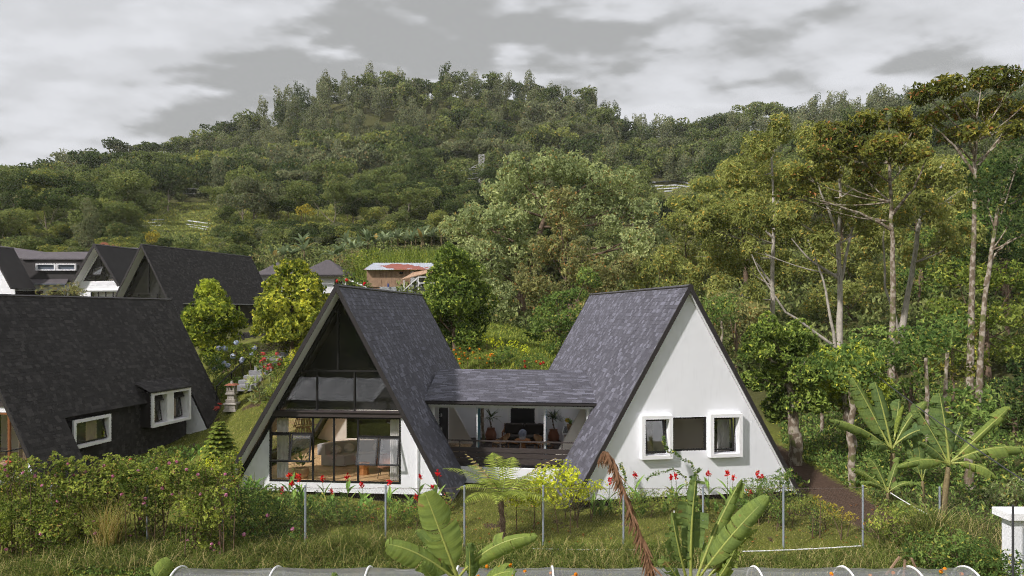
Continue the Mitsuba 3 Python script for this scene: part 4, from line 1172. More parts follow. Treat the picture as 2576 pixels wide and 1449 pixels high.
k = thing('shed', 'plywood shed with a rust-stained corrugated iron roof on the far bank', 'shed')
x0, x1 = A(922, 0, 72)[0], A(1101, 0, 72)[0]
n = 90; xs_ = np.linspace(A(914, 0, 71.4)[0], A(1109, 0, 71.4)[0], n); wv = .035 * np.cos(np.arange(n) * PI / 1.0)
m = M(); m.add(np.vstack([np.stack([xs_, xs_ * 0 + 71.4, A(0, 678.5, 71.4)[2] + wv], 1), np.stack([xs_ + .35, xs_ * 0 + 75, A(0, 661.5, 75)[2] + wv], 1)]), [[i, i + 1, n + i + 1, n + i] for i in range(n - 1)]); put('roof', m, 'rusty_iron', k, smooth=True)
zt, zb = A(0, 679.5, 72)[2], A(0, 722, 72)[2]
xe = np.linspace(x0, A(1032, 0, 72)[0], 4)
for a, b in zip(xe[:-1], xe[1:]):
    m = M(); m.box((a + .012, 72, zb), (b - .012, 72.05, zt)); put('panel', m, 'plywood', k)
m = M(); m.box((xe[-1] + .02, 72, zb), (x1, 72.06, zt)); put('panel', m, 'mulch_white', k)
m = M(); m.box((x0 + .1, 72.1, zb - 2), (x1 - .1, 74.6, zt - .02)); put('body', m, 'plywood', k)
m = M(); m.box((xe[2] + .4, 71.95, zt - .42), (xe[2] + .75, 71.995, zt - .2)); put('vent', m, 'charcoal', k)
m = M(); poly3(m, [A(1008, 703, 69.5), A(1106, 678, 69.5), A(1112, 668, 71.8), A(1040, 684, 71.8)], .08); kc = put('canopy', m, 'plywood', k)
m = M()
for a, b in (((1016, 702), (1016, 735)), ((1052, 694), (1052, 735)), ((1096, 682), (1096, 735)), ((1016, 730), (1052, 697)), ((1052, 712), (1096, 712)), ((1052, 697), (1096, 697))):
    m.bar(A(*a, 69.6), A(*b, 69.6), .08)
put('frame', m, 'white_trim', k)
k = thing('sheet_fence', 'pale corrugated sheet fence below the plywood shed', 'fence')
xs_ = np.linspace(A(955, 0, 70.6)[0], A(1112, 0, 70.6)[0], 120)
m = M(); z0, z1 = A(0, 745, 70.6)[2], A(0, 721.5, 70.6)[2]
m.add(np.vstack([np.stack([xs_, 70.6 + .04 * np.cos(np.arange(120) * PI), xs_ * 0 + z], 1) for z in (z0, z1)]), [[i, i + 1, 121 + i, 120 + i] for i in range(119)]); put('sheet', m, 'mulch_white', k)
tag(put('blue_towel', M().box(A(974, 722, 70.4), A(978, 713, 70.45)), 'blue_cloth'), 'blue cloth hanging on the sheet fence', 'cloth')
k = thing('handrail', 'sloping white metal rail beside the shed', 'rail')
m = M(); m.bar(A(868, 700, 70), A(922, 722, 70), .14); m.bar(A(921, 722, 70), A(921, 735, 70), .1); m.bar(A(868, 700, 70), A(868, 735, 70), .1); put('bar', m, 'white_trim', k)

# ------------------------------------------------------------------ plants: builders
def leaves(m, P, D, L, W, rng, tone, fold=.3, hint=None, tint=None):
    """A folded two-triangle leaf at each P along D."""
    n = len(P)
    if n == 0:
        return
    P = np.asarray(P, float)
    D = D / (np.linalg.norm(D, axis=1, keepdims=True) + 1e-9)
    h = rng.normal(size=(n, 3)) if hint is None else hint + rng.normal(size=(n, 3)) * .5
    S = np.cross(D, h); S /= np.linalg.norm(S, axis=1, keepdims=True) + 1e-9
    N = np.cross(S, D)
    L, W = np.broadcast_to(L, (n,))[:, None], np.broadcast_to(W, (n,))[:, None]
    mid = P + D * L * .45
    v = np.stack([P, mid + S * W * .5 + N * W * fold, P + D * L - N * L * .12, mid - S * W * .5 + N * W * fold], 1).reshape(-1, 3)
    k = np.arange(n)[:, None] * 4
    f = np.vstack([k + [0, 2, 1], k + [0, 3, 2]])
    tt = rng.random(n) if tint is None else tint
    m.add(v, f, np.repeat(np.stack([np.clip(tone, 0, 1), tt], 1), 4, 0))


def ball(n, rng):
    d = rng.normal(size=(n, 3))
    return d / np.linalg.norm(d, axis=1, keepdims=True)


def crown(m, lobes, rng, ln=.25, wd=.12, cover=1.5, tuft=1, up=.25, droop=0.0, inner=.25, squash=.85, jit=.8, minz=None, vary=.5, knobs=0, tj=.13):
    """Leaves over and in a set of lobes (centre, radius): cover is leaf area per shell area; tufts of leaves share a point and a tone."""
    if knobs:       # each lobe becomes a cluster of smaller billows with gaps between
        more = []
        for c, r in lobes:
            more.append((np.asarray(c, float), r * .62))
            for q in ball(knobs, rng):
                q[1] = q[1] * .8 - .15
                more.append((np.asarray(c) + unit(q) * r * rng.uniform(.50, .82) * np.array([1, 1, squash]), r * rng.uniform(.30, .46)))
        lobes = more
    C = np.array([c for c, r in lobes], float); R = np.array([r for c, r in lobes], float)
    for c, r in zip(C, R):
        n = max(6, int(4 * PI * r * r * cover / (ln * wd * .55) / tuft))
        d = ball(n, rng)
        lump = 1 + .22 * (meshkit.noise(d * 2.1 + c * .7, 3) - .5) * 2 + .16 * (meshkit.noise(d * 4.7 + c, 5) - .5) * 2
        depth = np.where(rng.random(n) < inner, rng.uniform(.35, .85, n), rng.normal(1.0, .07, n))
        p = c + d * (r * lump * depth)[:, None] * np.array([1, 1, squash])
        q = np.linalg.norm((p[:, None] - C[None]) / np.array([1, 1, squash]), axis=2) / R[None]
        keep = (q < .68).sum(1) <= (depth < .85)
        if minz is not None:
            keep &= p[:, 2] > minz
        p, d = p[keep], d[keep]
        if not len(p):
            continue
        tone = np.clip(.5 + vary * (meshkit.noise(p / (ln * 5), 9) - .5) * 1.6 + rng.normal(0, tj, len(p)), 0, 1)
        if tuft > 1:
            p, d, tone = np.repeat(p, tuft, 0), np.repeat(d, tuft, 0), np.repeat(tone, tuft) + rng.normal(0, .1, len(p) * tuft)
        T_ = ball(len(p), rng); T_ -= d * (T_ * d).sum(1, keepdims=True)
        D = d * .3 + T_ * (.5 + jit * .6) + np.array([0, 0, up - droop])
        leaves(m, p, D, ln * rng.uniform(.7, 1.25, len(p)), wd * rng.uniform(.75, 1.2, len(p)), rng, tone, hint=d * 1.3 + np.array([0, 0, .55]))


def bend(a, b, sag, n=7):
    a, b = np.asarray(a, float), np.asarray(b, float)
    t = np.linspace(0, 1, n)[:, None]
    return a + (b - a) * t + np.array([0, 0, 1]) * sag * (t - t * t) * 4


def limbs(m, base, top, r, lobes, rng, start=.35, sides=6):
    """A trunk from base to top and a limb out to every lobe."""
    base, top = np.asarray(base, float), np.asarray(top, float)
    n = 8
    t = np.linspace(0, 1, n)
    wig = (rng.random((n, 3)) - .5) * np.array([1, 1, 0]) * .06 * np.linalg.norm(top - base) * (t * (1 - t) * 3)[:, None]
    path = base + (top - base) * t[:, None] + wig
    m.tube(path, r * (1 - .72 * t) * np.r_[1.35, 1.1, np.ones(n - 2)], sides + 2)
    for c, rad in lobes:
        f = np.clip(start + (1 - start) * rng.uniform(0, .75), 0, 1)
        i = f * (n - 1); k = min(int(i), n - 2)
        a = path[k] + (path[k + 1] - path[k]) * (i - k)
        e = np.asarray(c) + np.array([0, 0, rad * .1])
        rr = r * (1 - .72 * f) * .5
        pth = bend(a, e, -.08 * np.linalg.norm(e - a)); m.tube(pth, np.linspace(rr, rr * .25, len(pth)), sides - 1)
        for _ in range(2):
            o = ball(1, rng)[0] * rad * .75; j = rng.integers(3, 6)
            m.tube(bend(pth[j], e + o, .05 * rad, 4), np.linspace(rr * .4, rr * .1, 4), 4)


def px_lobes(spec, Y, rng, spread=.5):
    """Lobes read off the survey: (px, py, radius in px[, metres behind Y])."""
    out = []
    for s in spec:
        dy = s[3] if len(s) > 3 else rng.uniform(-spread, spread) * s[2] / FOCAL * Y * 2
        out.append((at(s[0], s[1], Y + dy), s[2] / FOCAL * Y))
    return out


def on_ground(px, py, lo=17.0, hi=80.0):
    """Survey: where the sight line of (px, py) meets the ground."""
    ys = np.linspace(lo, hi, 1500)
    d = CAM_H - (py - MIDY) / FOCAL * ys - ground((px - MIDX) / FOCAL * ys, ys)
    i = int(np.argmax(d < 0))
    return at(px, py, ys[i])


def gz(p, sink=.05):
    return np.array([p[0], p[1], float(ground(p[0], p[1])) - sink])


def px_tree(name, label, Y, lobes, leaf, seed, trunk=None, r=.18, bark='bark_brown', limb=(), cat='tree', group=None, ln=.25, wd=.12, cover=1.3, spread=.6, **kw):
    rng = RS(seed)
    L = px_lobes(lobes, Y, rng, spread)
    k = thing(name, label, cat, group)
    c = np.mean([q for q, _ in L], 0)
    m = M()
    if trunk:
        pts = [at(a, b, Y) for a, b in trunk]
        g = gz(pts[0], .3)
        if g[2] < pts[0][2]:
            pts = [g] + pts
        pts = np.array(pts)
        seg = np.r_[0, np.cumsum(np.linalg.norm(np.diff(pts, axis=0), axis=1))]
        t = np.linspace(0, seg[-1], 14)
        path = np.stack([np.interp(t, seg, pts[:, i]) for i in range(3)], 1)
        path[1:-1, :2] += (rng.random((12, 2)) - .5) * r * .5
        m.tube(path, r * np.linspace(1.15, .38, 14) * rng.uniform(.94, 1.06, 14), 9)
        for lb in limb:
            q = np.array([at(a[0], a[1], Y + (a[2] if len(a) > 2 else 0)) for a in lb]); sg = np.r_[0, np.cumsum(np.linalg.norm(np.diff(q, axis=0), axis=1))]
            t = np.linspace(0, sg[-1], 9); q = np.stack([np.interp(t, sg, q[:, i]) for i in range(3)], 1)
            q[1:-1] += (rng.random((7, 3)) - .5) * r * .5
            m.tube(q, r * np.linspace(.55, .16, 9), 7)
        for cc, rad in L:
            d = np.linalg.norm(path - cc, axis=1) + (path[:, 2] > cc[2]) * 50
            i = max(int(np.argmin(d)) - rng.integers(0, 2), 3); a = path[i]; e = cc
            q = bend(a, e, -.06 * np.linalg.norm(e - a)); m.tube(q, np.linspace(r * .32, r * .07, len(q)), 5)
            for _ in range(3):
                m.tube(bend(q[rng.integers(3, 6)], e + ball(1, rng)[0] * rad * .85, .05, 4), np.linspace(r * .13, r * .04, 4), 4)
    else:
        limbs(m, gz(c, .2), c + (0, 0, .3), r, L, rng)
    put('trunk', m, bark, k, smooth=True)
    m = M(); crown(m, L, rng, ln, wd, cover, **kw); put('crown', m, leaf, k)
    return k


# ---- the three glossy round trees and their kin
G3 = None
px_tree('round_tree', 'dense glossy round tree beside the dark house, left of the hydrangeas', 46, [(535, 745, 42), (500, 790, 45), (560, 790, 50), (500, 845, 50), (570, 850, 48), (535, 880, 42), (535, 820, 55), (592, 805, 32), (478, 840, 30), (525, 722, 24)], 'leaf_glossy', 51, r=.16, ln=.24, wd=.125, cover=1.5, tuft=5, up=.25, inner=.15, knobs=7, jit=.4, tj=.2)
px_tree('round_tree', 'yellow-green glossy round tree in front of the hip-roofed house', 44.5, [(735, 690, 42), (705, 725, 45), (775, 720, 48), (690, 775, 48), (745, 770, 60), (805, 760, 42), (670, 810, 42), (725, 825, 48), (790, 815, 46), (735, 858, 34), (695, 845, 30)], 'leaf_glossy_lime', 52, r=.17, ln=.24, wd=.125, cover=1.5, tuft=5, up=.25, inner=.15, knobs=7, jit=.4, tj=.2)
px_tree('round_tree', 'dense dark glossy tree between the two A-frame houses', 47, [(1140, 645, 38), (1115, 690, 45), (1165, 690, 45), (1095, 745, 48), (1150, 745, 58), (1200, 745, 45), (1100, 800, 50), (1160, 805, 55), (1205, 800, 42), (1130, 850, 42), (1180, 850, 40), (1085, 775, 35)], 'leaf_glossy_dark', 53, r=.2, ln=.24, wd=.125, cover=1.5, tuft=5, up=.25, inner=.15, knobs=7, jit=.4, tj=.2)
px_tree('round_tree', 'dark glossy tree just behind the right roof edge, on a lichened trunk', 31, [(1930, 830, 44), (1985, 850, 50), (1900, 880, 42), (1960, 920, 62), (2030, 930, 50), (1910, 960, 48), (1985, 1000, 55), (2050, 1010, 44), (1950, 1040, 42), (2010, 870, 45)], 'leaf_glossy_dark', 54, trunk=((2003, 1190), (2000, 1100), (1990, 1000), (1975, 900)), r=.30, bark='bark_lichen', ln=.20, wd=.10, cover=1.4, tuft=5, up=.25, inner=.15, knobs=6, jit=.4, tj=.2)
px_tree('round_tree', 'glossy bushy tree right of the white gable below the pale trunks', 33, [(2080, 900, 40), (2140, 890, 42), (2110, 950, 50), (2180, 920, 42), (2190, 980, 46), (2120, 1010, 44), (2060, 960, 38), (2210, 1030, 36)], 'leaf_glossy', 55, trunk=((2140, 1250), (2145, 1130), (2125, 1020), (2120, 940)), r=.24, bark='bark_lichen', ln=.20, wd=.10, cover=1.4, tuft=5, up=.25, inner=.15, knobs=6, jit=.4, tj=.2)

# ---- the big trees behind the veranda
px_tree('broad_tree', 'huge pale sage-green tree filling the middle of the slope', 68, [(1258, 495, 48), (1300, 440, 55), (1370, 420, 52), (1440, 430, 55), (1500, 445, 52), (1565, 460, 48), (1185, 545, 52), (1150, 570, 40), (1260, 560, 66), (1345, 520, 66), (1430, 520, 66), (1540, 535, 62), (1620, 530, 48), (1165, 625, 42), (1230, 655, 60), (1310, 640, 66), (1605, 610, 52), (1540, 640, 56), (1250, 750, 50), (1290, 805, 38), (1215, 710, 42), (1650, 590, 40)], 'leaf_sage', 61,
        trunk=((1312, 860), (1312, 740), (1340, 640), (1380, 520)), r=.5, ln=.36, wd=.19, cover=.62, tuft=3, knobs=9, tj=.09, up=.15, inner=.25)
px_tree('vine_draped_tree', 'brownish vine-draped tree in front of the sage-green giant', 58, [(1405, 500, 40), (1425, 560, 55), (1380, 630, 56), (1450, 650, 58), (1335, 700, 52), (1420, 735, 58), (1500, 715, 56), (1560, 675, 48), (1370, 770, 46), (1480, 790, 48)], 'leaf_brownish', 62, r=.3, ln=.30, wd=.15, cover=.6, tuft=3, knobs=8, up=0.0, droop=.25, inner=.3)
px_tree('olive_tree', 'olive-green tree right above the ridge of the white-gabled house', 60, [(1620, 690, 52), (1680, 660, 48), (1700, 740, 50), (1620, 770, 52), (1560, 760, 48), (1660, 810, 46), (1740, 690, 42), (1590, 830, 40), (1520, 830, 40), (1740, 800, 44)], 'leaf_olive', 63, r=.28, ln=.30, wd=.14, cover=.6, knobs=8, tuft=3, inner=.3)
px_tree('thicket_tree', 'dark leafy thicket tree beside the left slope of the white-gabled house', 49, [(1400, 760, 42), (1440, 800, 40), (1370, 805, 42), (1410, 840, 42), (1345, 840, 28), (1385, 880, 26), (1450, 740, 36), (1475, 700, 34)], 'leaf_bush', 64, r=.2, ln=.22, wd=.11, cover=.5, knobs=7, tuft=4, inner=.3)

# ---- the tall wood on the right
TALL = dict(ln=.36, wd=.12, cover=.8, tuft=4, up=0, droop=.35, inner=.3, jit=.8, spread=1.0, knobs=6)
px_tree('pale_trunk_tree', 'slender tree with a straight white trunk behind the right roof, feathery olive crown', 57, [(1900, 360, 52), (1960, 330, 45), (1850, 440, 52), (1940, 440, 58), (1820, 540, 52), (1900, 540, 60), (1785, 640, 46), (1990, 530, 46), (1850, 650, 50), (1760, 560, 36), (1935, 640, 46), (1800, 720, 40), (1880, 740, 38)], 'leaf_olive', 71, trunk=((1942, 830), (1943, 700), (1946, 540), (1940, 400)), r=.19, bark='bark_pale', limb=(((1943, 720), (1900, 660), (1860, 610)), ((1945, 600), (1890, 540), (1840, 500)), ((1945, 520), (1990, 470), (2010, 430))), **TALL)
px_tree('pale_trunk_tree', 'forked pale-barked tree with one long limb reaching left behind the white gable', 50, [(2060, 400, 52), (2130, 380, 50), (2180, 440, 50), (2010, 450, 48), (2080, 490, 52), (2150, 520, 48), (1990, 540, 40), (2060, 600, 42), (2190, 560, 40), (1890, 620, 34)], 'leaf_olive', 72, trunk=((2110, 900), (2112, 760), (2108, 640), (2114, 500), (2112, 420)), r=.22, bark='bark_pale',
        limb=(((2110, 880), (2050, 835), (1975, 785), (1930, 720), (1890, 640)), ((2112, 720), (2138, 600), (2158, 510), (2175, 440)), ((2100, 870), (2085, 770), (2066, 690), (2030, 600)), ((2108, 700), (2040, 655), (1990, 600)), ((2108, 600), (2080, 520), (2050, 450))), **TALL)
px_tree('pale_trunk_tree', 'leaning pale tree whose trunk slants up to the right, behind the mottled trunk', 53, [(2300, 450, 50), (2370, 420, 50), (2340, 520, 52), (2410, 500, 46), (2260, 540, 46), (2380, 600, 48), (2300, 640, 44), (2430, 590, 40)], 'leaf_olive', 73, trunk=((2258, 900), (2285, 730), (2308, 580), (2335, 470), (2380, 400)), r=.22, bark='bark_pale', limb=(((2262, 840), (2225, 720), (2222, 600), (2228, 520)),), **TALL)
RUS = dict(ln=.34, wd=.17, cover=.8, knobs=5, tuft=4, up=.1, droop=.1, inner=.3, squash=.55, jit=.7)
px_tree('russet_tree', 'tree with a mottled lichened trunk and flat russet-tipped crown, left of the tallest tree', 46, [(2100, 330, 50), (2165, 305, 50), (2235, 300, 55), (2300, 325, 48), (2060, 385, 42), (2135, 370, 52), (2225, 370, 56), (2010, 440, 34), (2080, 440, 40), (2170, 440, 40), (1990, 487, 22), (1955, 490, 18), (2290, 390, 40), (2030, 480, 20)], 'leaf_russet', 74,
        trunk=((2238, 1000), (2246, 820), (2246, 640), (2240, 500), (2235, 360)), r=.21, bark='bark_lichen', limb=(((2243, 580), (2170, 540), (2106, 518), (2015, 492)), ((2244, 540), (2300, 470), (2330, 400))), **RUS)
px_tree('russet_tree', 'tallest tree at the right edge, bare pale trunk under a wide russet-tipped crown', 42, [(2330, 235, 42), (2400, 215, 46), (2470, 195, 50), (2545, 200, 52), (2345, 295, 36), (2420, 275, 48), (2500, 265, 52), (2580, 275, 55), (2620, 215, 50), (2450, 330, 40), (2540, 330, 42), (2390, 340, 28)], 'leaf_russet', 75,
        trunk=((2440, 900), (2445, 720), (2449, 560), (2452, 430), (2455, 300)), r=.19, bark='bark_lichen', limb=(((2452, 440), (2400, 365), (2335, 310)), ((2452, 430), (2510, 350), (2570, 300)), ((2453, 400), (2430, 330), (2400, 270))), **RUS)
px_tree('shade_tree', 'dark-leaved tree with a leaning brown trunk at the right edge', 36, [(2520, 455, 62), (2590, 480, 62), (2560, 400, 52), (2480, 510, 34), (2610, 560, 52), (2550, 540, 40)], 'leaf_deep', 76, trunk=((2448, 1240), (2460, 1020), (2472, 800), (2492, 640), (2508, 520)), r=.19, bark='bark_lichen', limb=(((2478, 720), (2500, 640), (2545, 600)),), ln=.26, wd=.10, cover=.55, tuft=4, inner=.3)
px_tree('fresh_green_tree', 'bright fresh-green layered tree between the two tall bare trunks at right', 45, [(2400, 690, 46), (2480, 700, 52), (2560, 690, 52), (2370, 780, 44), (2450, 800, 52), (2540, 790, 52), (2610, 760, 46), (2360, 860, 40), (2430, 890, 46), (2520, 880, 50), (2600, 870, 46)], 'leaf_fresh', 77, r=.2, ln=.26, wd=.14, cover=.5, tuft=3, squash=.6, inner=.3)
px_tree('young_russet_tree', 'low young tree with russet leaves in front of the slim right trunks', 37, [(2350, 850, 24), (2400, 830, 26), (2440, 850, 24), (2370, 920, 26), (2420, 940, 26), (2320, 930, 20), (2460, 920, 22)], 'leaf_russet', 78, r=.07, ln=.30, wd=.15, cover=.4, tuft=4, squash=.5, inner=.2)
for i, (spec, lab, lf, Y) in enumerate((
        ([(2260, 1000, 46), (2310, 960, 46), (2350, 1030, 44), (2290, 1060, 42), (2240, 900, 40), (2300, 880, 40)], 'shaded understorey tree behind the banana plants', 'leaf_bush', 38),
        ([(2520, 1000, 60), (2580, 950, 55), (2480, 1060, 50), (2570, 1080, 56), (2620, 1020, 50)], 'dark undergrowth tree at the right edge behind the banana leaves', 'leaf_deep', 34),
        ([(2190, 800, 44), (2150, 740, 44), (2200, 690, 44), (2170, 840, 36), (2060, 760, 44), (2030, 830, 40)], 'olive understorey tree between the forked pale trunk and the mottled trunk', 'leaf_olive', 60),
        ([(1830, 760, 44), (1800, 830, 40), (1870, 830, 42), (1850, 900, 36), (1900, 790, 38)], 'brownish undergrowth tree behind the right slope of the white gable', 'leaf_brownish', 50),
        ([(2330, 740, 40), (2290, 790, 42), (2350, 680, 40), (2320, 600, 40), (2270, 700, 40)], 'dim green tree behind the leaning pale trunk', 'leaf_bush', 62),
        ([(2520, 620, 46), (2580, 650, 46), (2480, 640, 40), (2550, 560, 40)], 'dark conifer-like tree behind the leaning brown trunk', 'leaf_deep', 52))):
    px_tree('understorey_tree', lab, Y, spec, lf, 80 + i, r=.16, ln=.28, wd=.13, cover=.45, tuft=3, inner=.3, knobs=6)

FILL = dict(ln=.40, wd=.17, cover=.6, tuft=3, up=0, droop=.2, inner=.25, knobs=8, spread=.8, tj=.1)
for i, (spec, lab, lf, Y) in enumerate((
        ([(1850, 430, 50), (1900, 400, 62), (1800, 560, 66), (1880, 500, 70), (1960, 470, 62), (1860, 600, 66), (1960, 580, 66), (1770, 650, 60), (1850, 700, 62), (1950, 690, 62)], 'broad olive tree filling the gap behind the slender white trunk', 'leaf_olive', 76),
        ([(2050, 360, 60), (2120, 430, 62), (2050, 480, 64), (2130, 540, 64), (2050, 590, 64), (2140, 640, 62), (2060, 690, 60), (2150, 740, 58), (2200, 470, 58), (2210, 590, 56)], 'broad olive-green tree behind the forked pale trunk', 'leaf_olive', 72),
        ([(2290, 380, 58), (2360, 440, 62), (2290, 500, 62), (2370, 560, 62), (2300, 620, 62), (2400, 650, 58), (2330, 730, 60), (2250, 700, 56), (2260, 800, 56)], 'tall green tree filling the wood behind the leaning pale trunk', 'leaf_olive', 68),
        ([(2450, 430, 58), (2530, 480, 62), (2600, 440, 58), (2470, 560, 60), (2560, 600, 64), (2440, 640, 56), (2520, 700, 60), (2600, 720, 60), (2480, 800, 60), (2580, 820, 60), (2500, 900, 56)], 'dense green tree at the right edge behind the bare trunks', 'leaf_bush', 62),
        ([(1720, 560, 52), (1700, 640, 54), (1760, 720, 56), (1690, 720, 50), (1780, 800, 52)], 'olive tree between the sage-green giant and the slender white trunk', 'leaf_olive', 80))):
    px_tree('wood_tree', lab, Y, spec, lf, 180 + i, r=.3, **FILL)

# ------------------------------------------------------------------ the forested hills
def far_tree(kind, rng, fine):
    """One forest tree about ten metres tall standing at the origin: (crown, trunk)."""
    c, t = M(), M()
    ln = (.40, .78)[fine == 0]
    if kind == 'round':
        lob = [((rng.normal(0, 1.7), rng.normal(0, 1.7), rng.uniform(4.6, 8.2)), rng.uniform(1.1, 1.9)) for _ in range(15)]
        crown(c, lob, rng, ln, ln * .62, .75 if fine else .62, tuft=2, up=.3, inner=.12, squash=.8, vary=.6, tj=.07)
    elif kind == 'tall':
        lob = [((rng.normal(0, .8), rng.normal(0, .8), z), 1.75 - .14 * abs(z - 6) + rng.uniform(-.3, .3)) for z in np.linspace(3.2, 12.5, 10)]
        crown(c, lob, rng, ln, ln * .42, .75 if fine else .62, tuft=2, up=-.1, droop=.35, inner=.12, squash=1.1, vary=.5, tj=.07)
    elif kind == 'flat':
        lob = [((rng.normal(0, 2.6), rng.normal(0, 2.6), rng.uniform(6.6, 8.2)), rng.uniform(1.1, 1.8)) for _ in range(12)]
        crown(c, lob, rng, ln, ln * .55, .75 if fine else .62, tuft=2, up=.4, inner=.1, squash=.42, vary=.5, tj=.07)
    else:
        lob = [((rng.normal(0, 1.3), rng.normal(0, 1.3), rng.uniform(1.0, 3.4)), rng.uniform(.9, 1.6)) for _ in range(9)]
        crown(c, lob, rng, ln, ln * .6, .75 if fine else .62, tuft=2, up=.3, inner=.12, squash=.8, vary=.7)
    top = 6.0 if kind != 'low' else 2.0
    limbs(t, (0, 0, -1.0), (rng.normal(0, .5), rng.normal(0, .5), top), .17, [(q, r) for q, r in lob[:(6 if fine else 2)]], rng, sides=4)
    return c, t


FT = {}
_rng = RS(100)
for kind in ('round', 'tall', 'flat', 'low'):
    for var in range(2):
        for fine in (0, 1):
            c, t = far_tree(kind, _rng, fine)
            FT[kind, var, fine] = (c, t)
LEAFS = {'far': 'leaf_far', 'grey': 'leaf_far_grey', 'dark': 'leaf_far_dark', 'lime': 'leaf_far_lime', 'deep': 'leaf_deep'}
_groups = {}


def far_group(kind, var, fine, leaf):
    g = f'grown_{kind}_{var}_{fine}_{leaf}'
    if g not in scene:
        c, t = FT[kind, var, fine]
        d = {'type': 'shapegroup', 'crown': mikit.ply(c.mesh(), LEAFS[leaf], uv=np.vstack(c.t))}
        if fine:
            d['trunk'] = mikit.ply(t.mesh(), 'bark_far', smooth=True, uv=np.vstack(t.t))
        scene[g] = d
    return g


def inst(key, g, p, s, rot, sz=None):
    scene[key] = {'type': 'instance', 'to_world': T().translate(list(map(float, p))).rotate([0, 0, 1], float(rot)).scale([s, s, sz or s]), 'group': {'type': 'ref', 'id': g}}


def px_of(x, y, z):
    return MIDX + FOCAL * x / y, MIDY - FOCAL * (z - CAM_H) / y


cand = []
rr = RS(101)
Yc = 84.0
while Yc < 432:
    st = 5.8 + Yc * .0125
    xm = Yc * .80 + 12
    for x in np.arange(-xm, xm, st):
        cand.append((x + rr.uniform(-.45, .45) * st, Yc + rr.uniform(-.45, .45) * st, rr.random(), rr.random(), rr.random(), rr.random()))
    Yc += st * .92
cand = np.array(cand)
cz = ground(cand[:, 0], cand[:, 1])
cpx, cpy = px_of(cand[:, 0], cand[:, 1], cz)
patch = meshkit.fbm(np.stack([cand[:, 0] / 34, cand[:, 1] / 34, 0 * cz], 1), 3, seed=8)
patch2 = meshkit.fbm(np.stack([cand[:, 0] / 60, cand[:, 1] / 60, 0 * cz], 1), 2, seed=18)
near_list = []
nst = 0
chosen = []
for i in range(len(cand)):
    x, y, r0, r1, r2, r3 = cand[i]
    px, py = cpx[i], cpy[i]
    # clearings: mulched terraces, the cane and banana bank, the houses, the cultivated strip
    if (352 < px < 545 and 546 < py < 606 and y < 170) or (1605 < px < 1765 and 450 < py < 486 and 195 < y < 250):
        continue
    if (620 < px < 1215 and py > 575 and y < 112) or (px < 920 and y < 90) or (460 < px < 860 and 505 < py < 548 and y < 190):
        continue
    if 1195 < px < 1228 and 395 < py < 480:
        continue
    if px > 1700 and y < 90:
        continue
    tpy = py - 12.5 * (.58 + .85 * r2 ** 1.6) * 1.1 / y * FOCAL      # keep sight lines to terraces and pylon open, as they are
    if 450 < px < 880 and y < 128 and tpy < 542:
        continue
    if (345 < px < 550 and y < 150 and tpy < 592) or (1600 < px < 1770 and y < 229 and tpy < 488) or (1186 < px < 1238 and y < 234 and tpy < 458):
        continue
    crest = y > 330
    if patch[i] > .56 and y < 300:
        kind = 'flat' if r0 < .35 else 'round'
    elif patch2[i] > .60 and y > 200:
        kind = 'tall'
    else:
        kind = 'tall' if r0 < .10 + .38 * (y > 270 and 650 < px < 1600) else ('flat' if r0 > .84 else 'round')
    if y < 130 and r3 < .45:
        kind = 'low'
    leaf = 'grey' if (kind == 'tall' and r1 < .75) or r1 < .14 else 'dark' if r1 > .72 else 'lime' if r1 > .66 and y < 320 else 'far'
    s = (.58 + .85 * r2 ** 1.6) * (1.0 if y > 140 else .85) * (1.12 if crest and kind == 'tall' else 1.0) * (1.18 if y > 210 and kind != 'tall' else 1.0)
    chosen.append((y, x, cz[i], kind, leaf, s, r3, px, py))
chosen.sort(key=lambda q: q[0])
KN = {('round', 'far'): ('rounded tree with a mid-green leafy crown in the forest on the slope', 'rounded mid-green slope trees'),
      ('round', 'grey'): ('rounded tree with a dull grey-green crown in the forest on the slope', 'rounded grey-green slope trees'),
      ('round', 'dark'): ('rounded tree with a very dark green crown in the forest on the slope', 'rounded dark slope trees'),
      ('round', 'lime'): ('rounded tree with a yellow-green crown in the forest on the slope', 'rounded yellow-green slope trees')}
for kind, word in (('tall', 'tall narrow tree with drooping'), ('flat', 'flat-topped spreading tree with'), ('low', 'low bushy tree with')):
    for leaf, cw in (('far', 'mid-green'), ('grey', 'grey-green'), ('dark', 'very dark green'), ('lime', 'yellow-green')):
        KN[kind, leaf] = (f'{word} {cw} foliage in the forest on the slope', f'{kind} {cw} slope trees')
n_ind = 0
named = []
for q in chosen:
    y, x, z, kind, leaf, s, r3, px, py = q
    var = int(r3 * 97) % 2
    vis = -40 < px < 2620
    if vis and n_ind < 285:
        k = fresh('hillside_tree'); n_ind += 1
        inst(k, far_group(kind, var, 1, leaf), (x, y, z), s, r3 * 360)
        named.append((k, kind, leaf, px, y, s))
    else:
        nst += 1
        inst(f'forest__{nst:03d}', far_group(kind, var, 1 if y < 150 else 0, leaf), (x, y, z), s, r3 * 360)
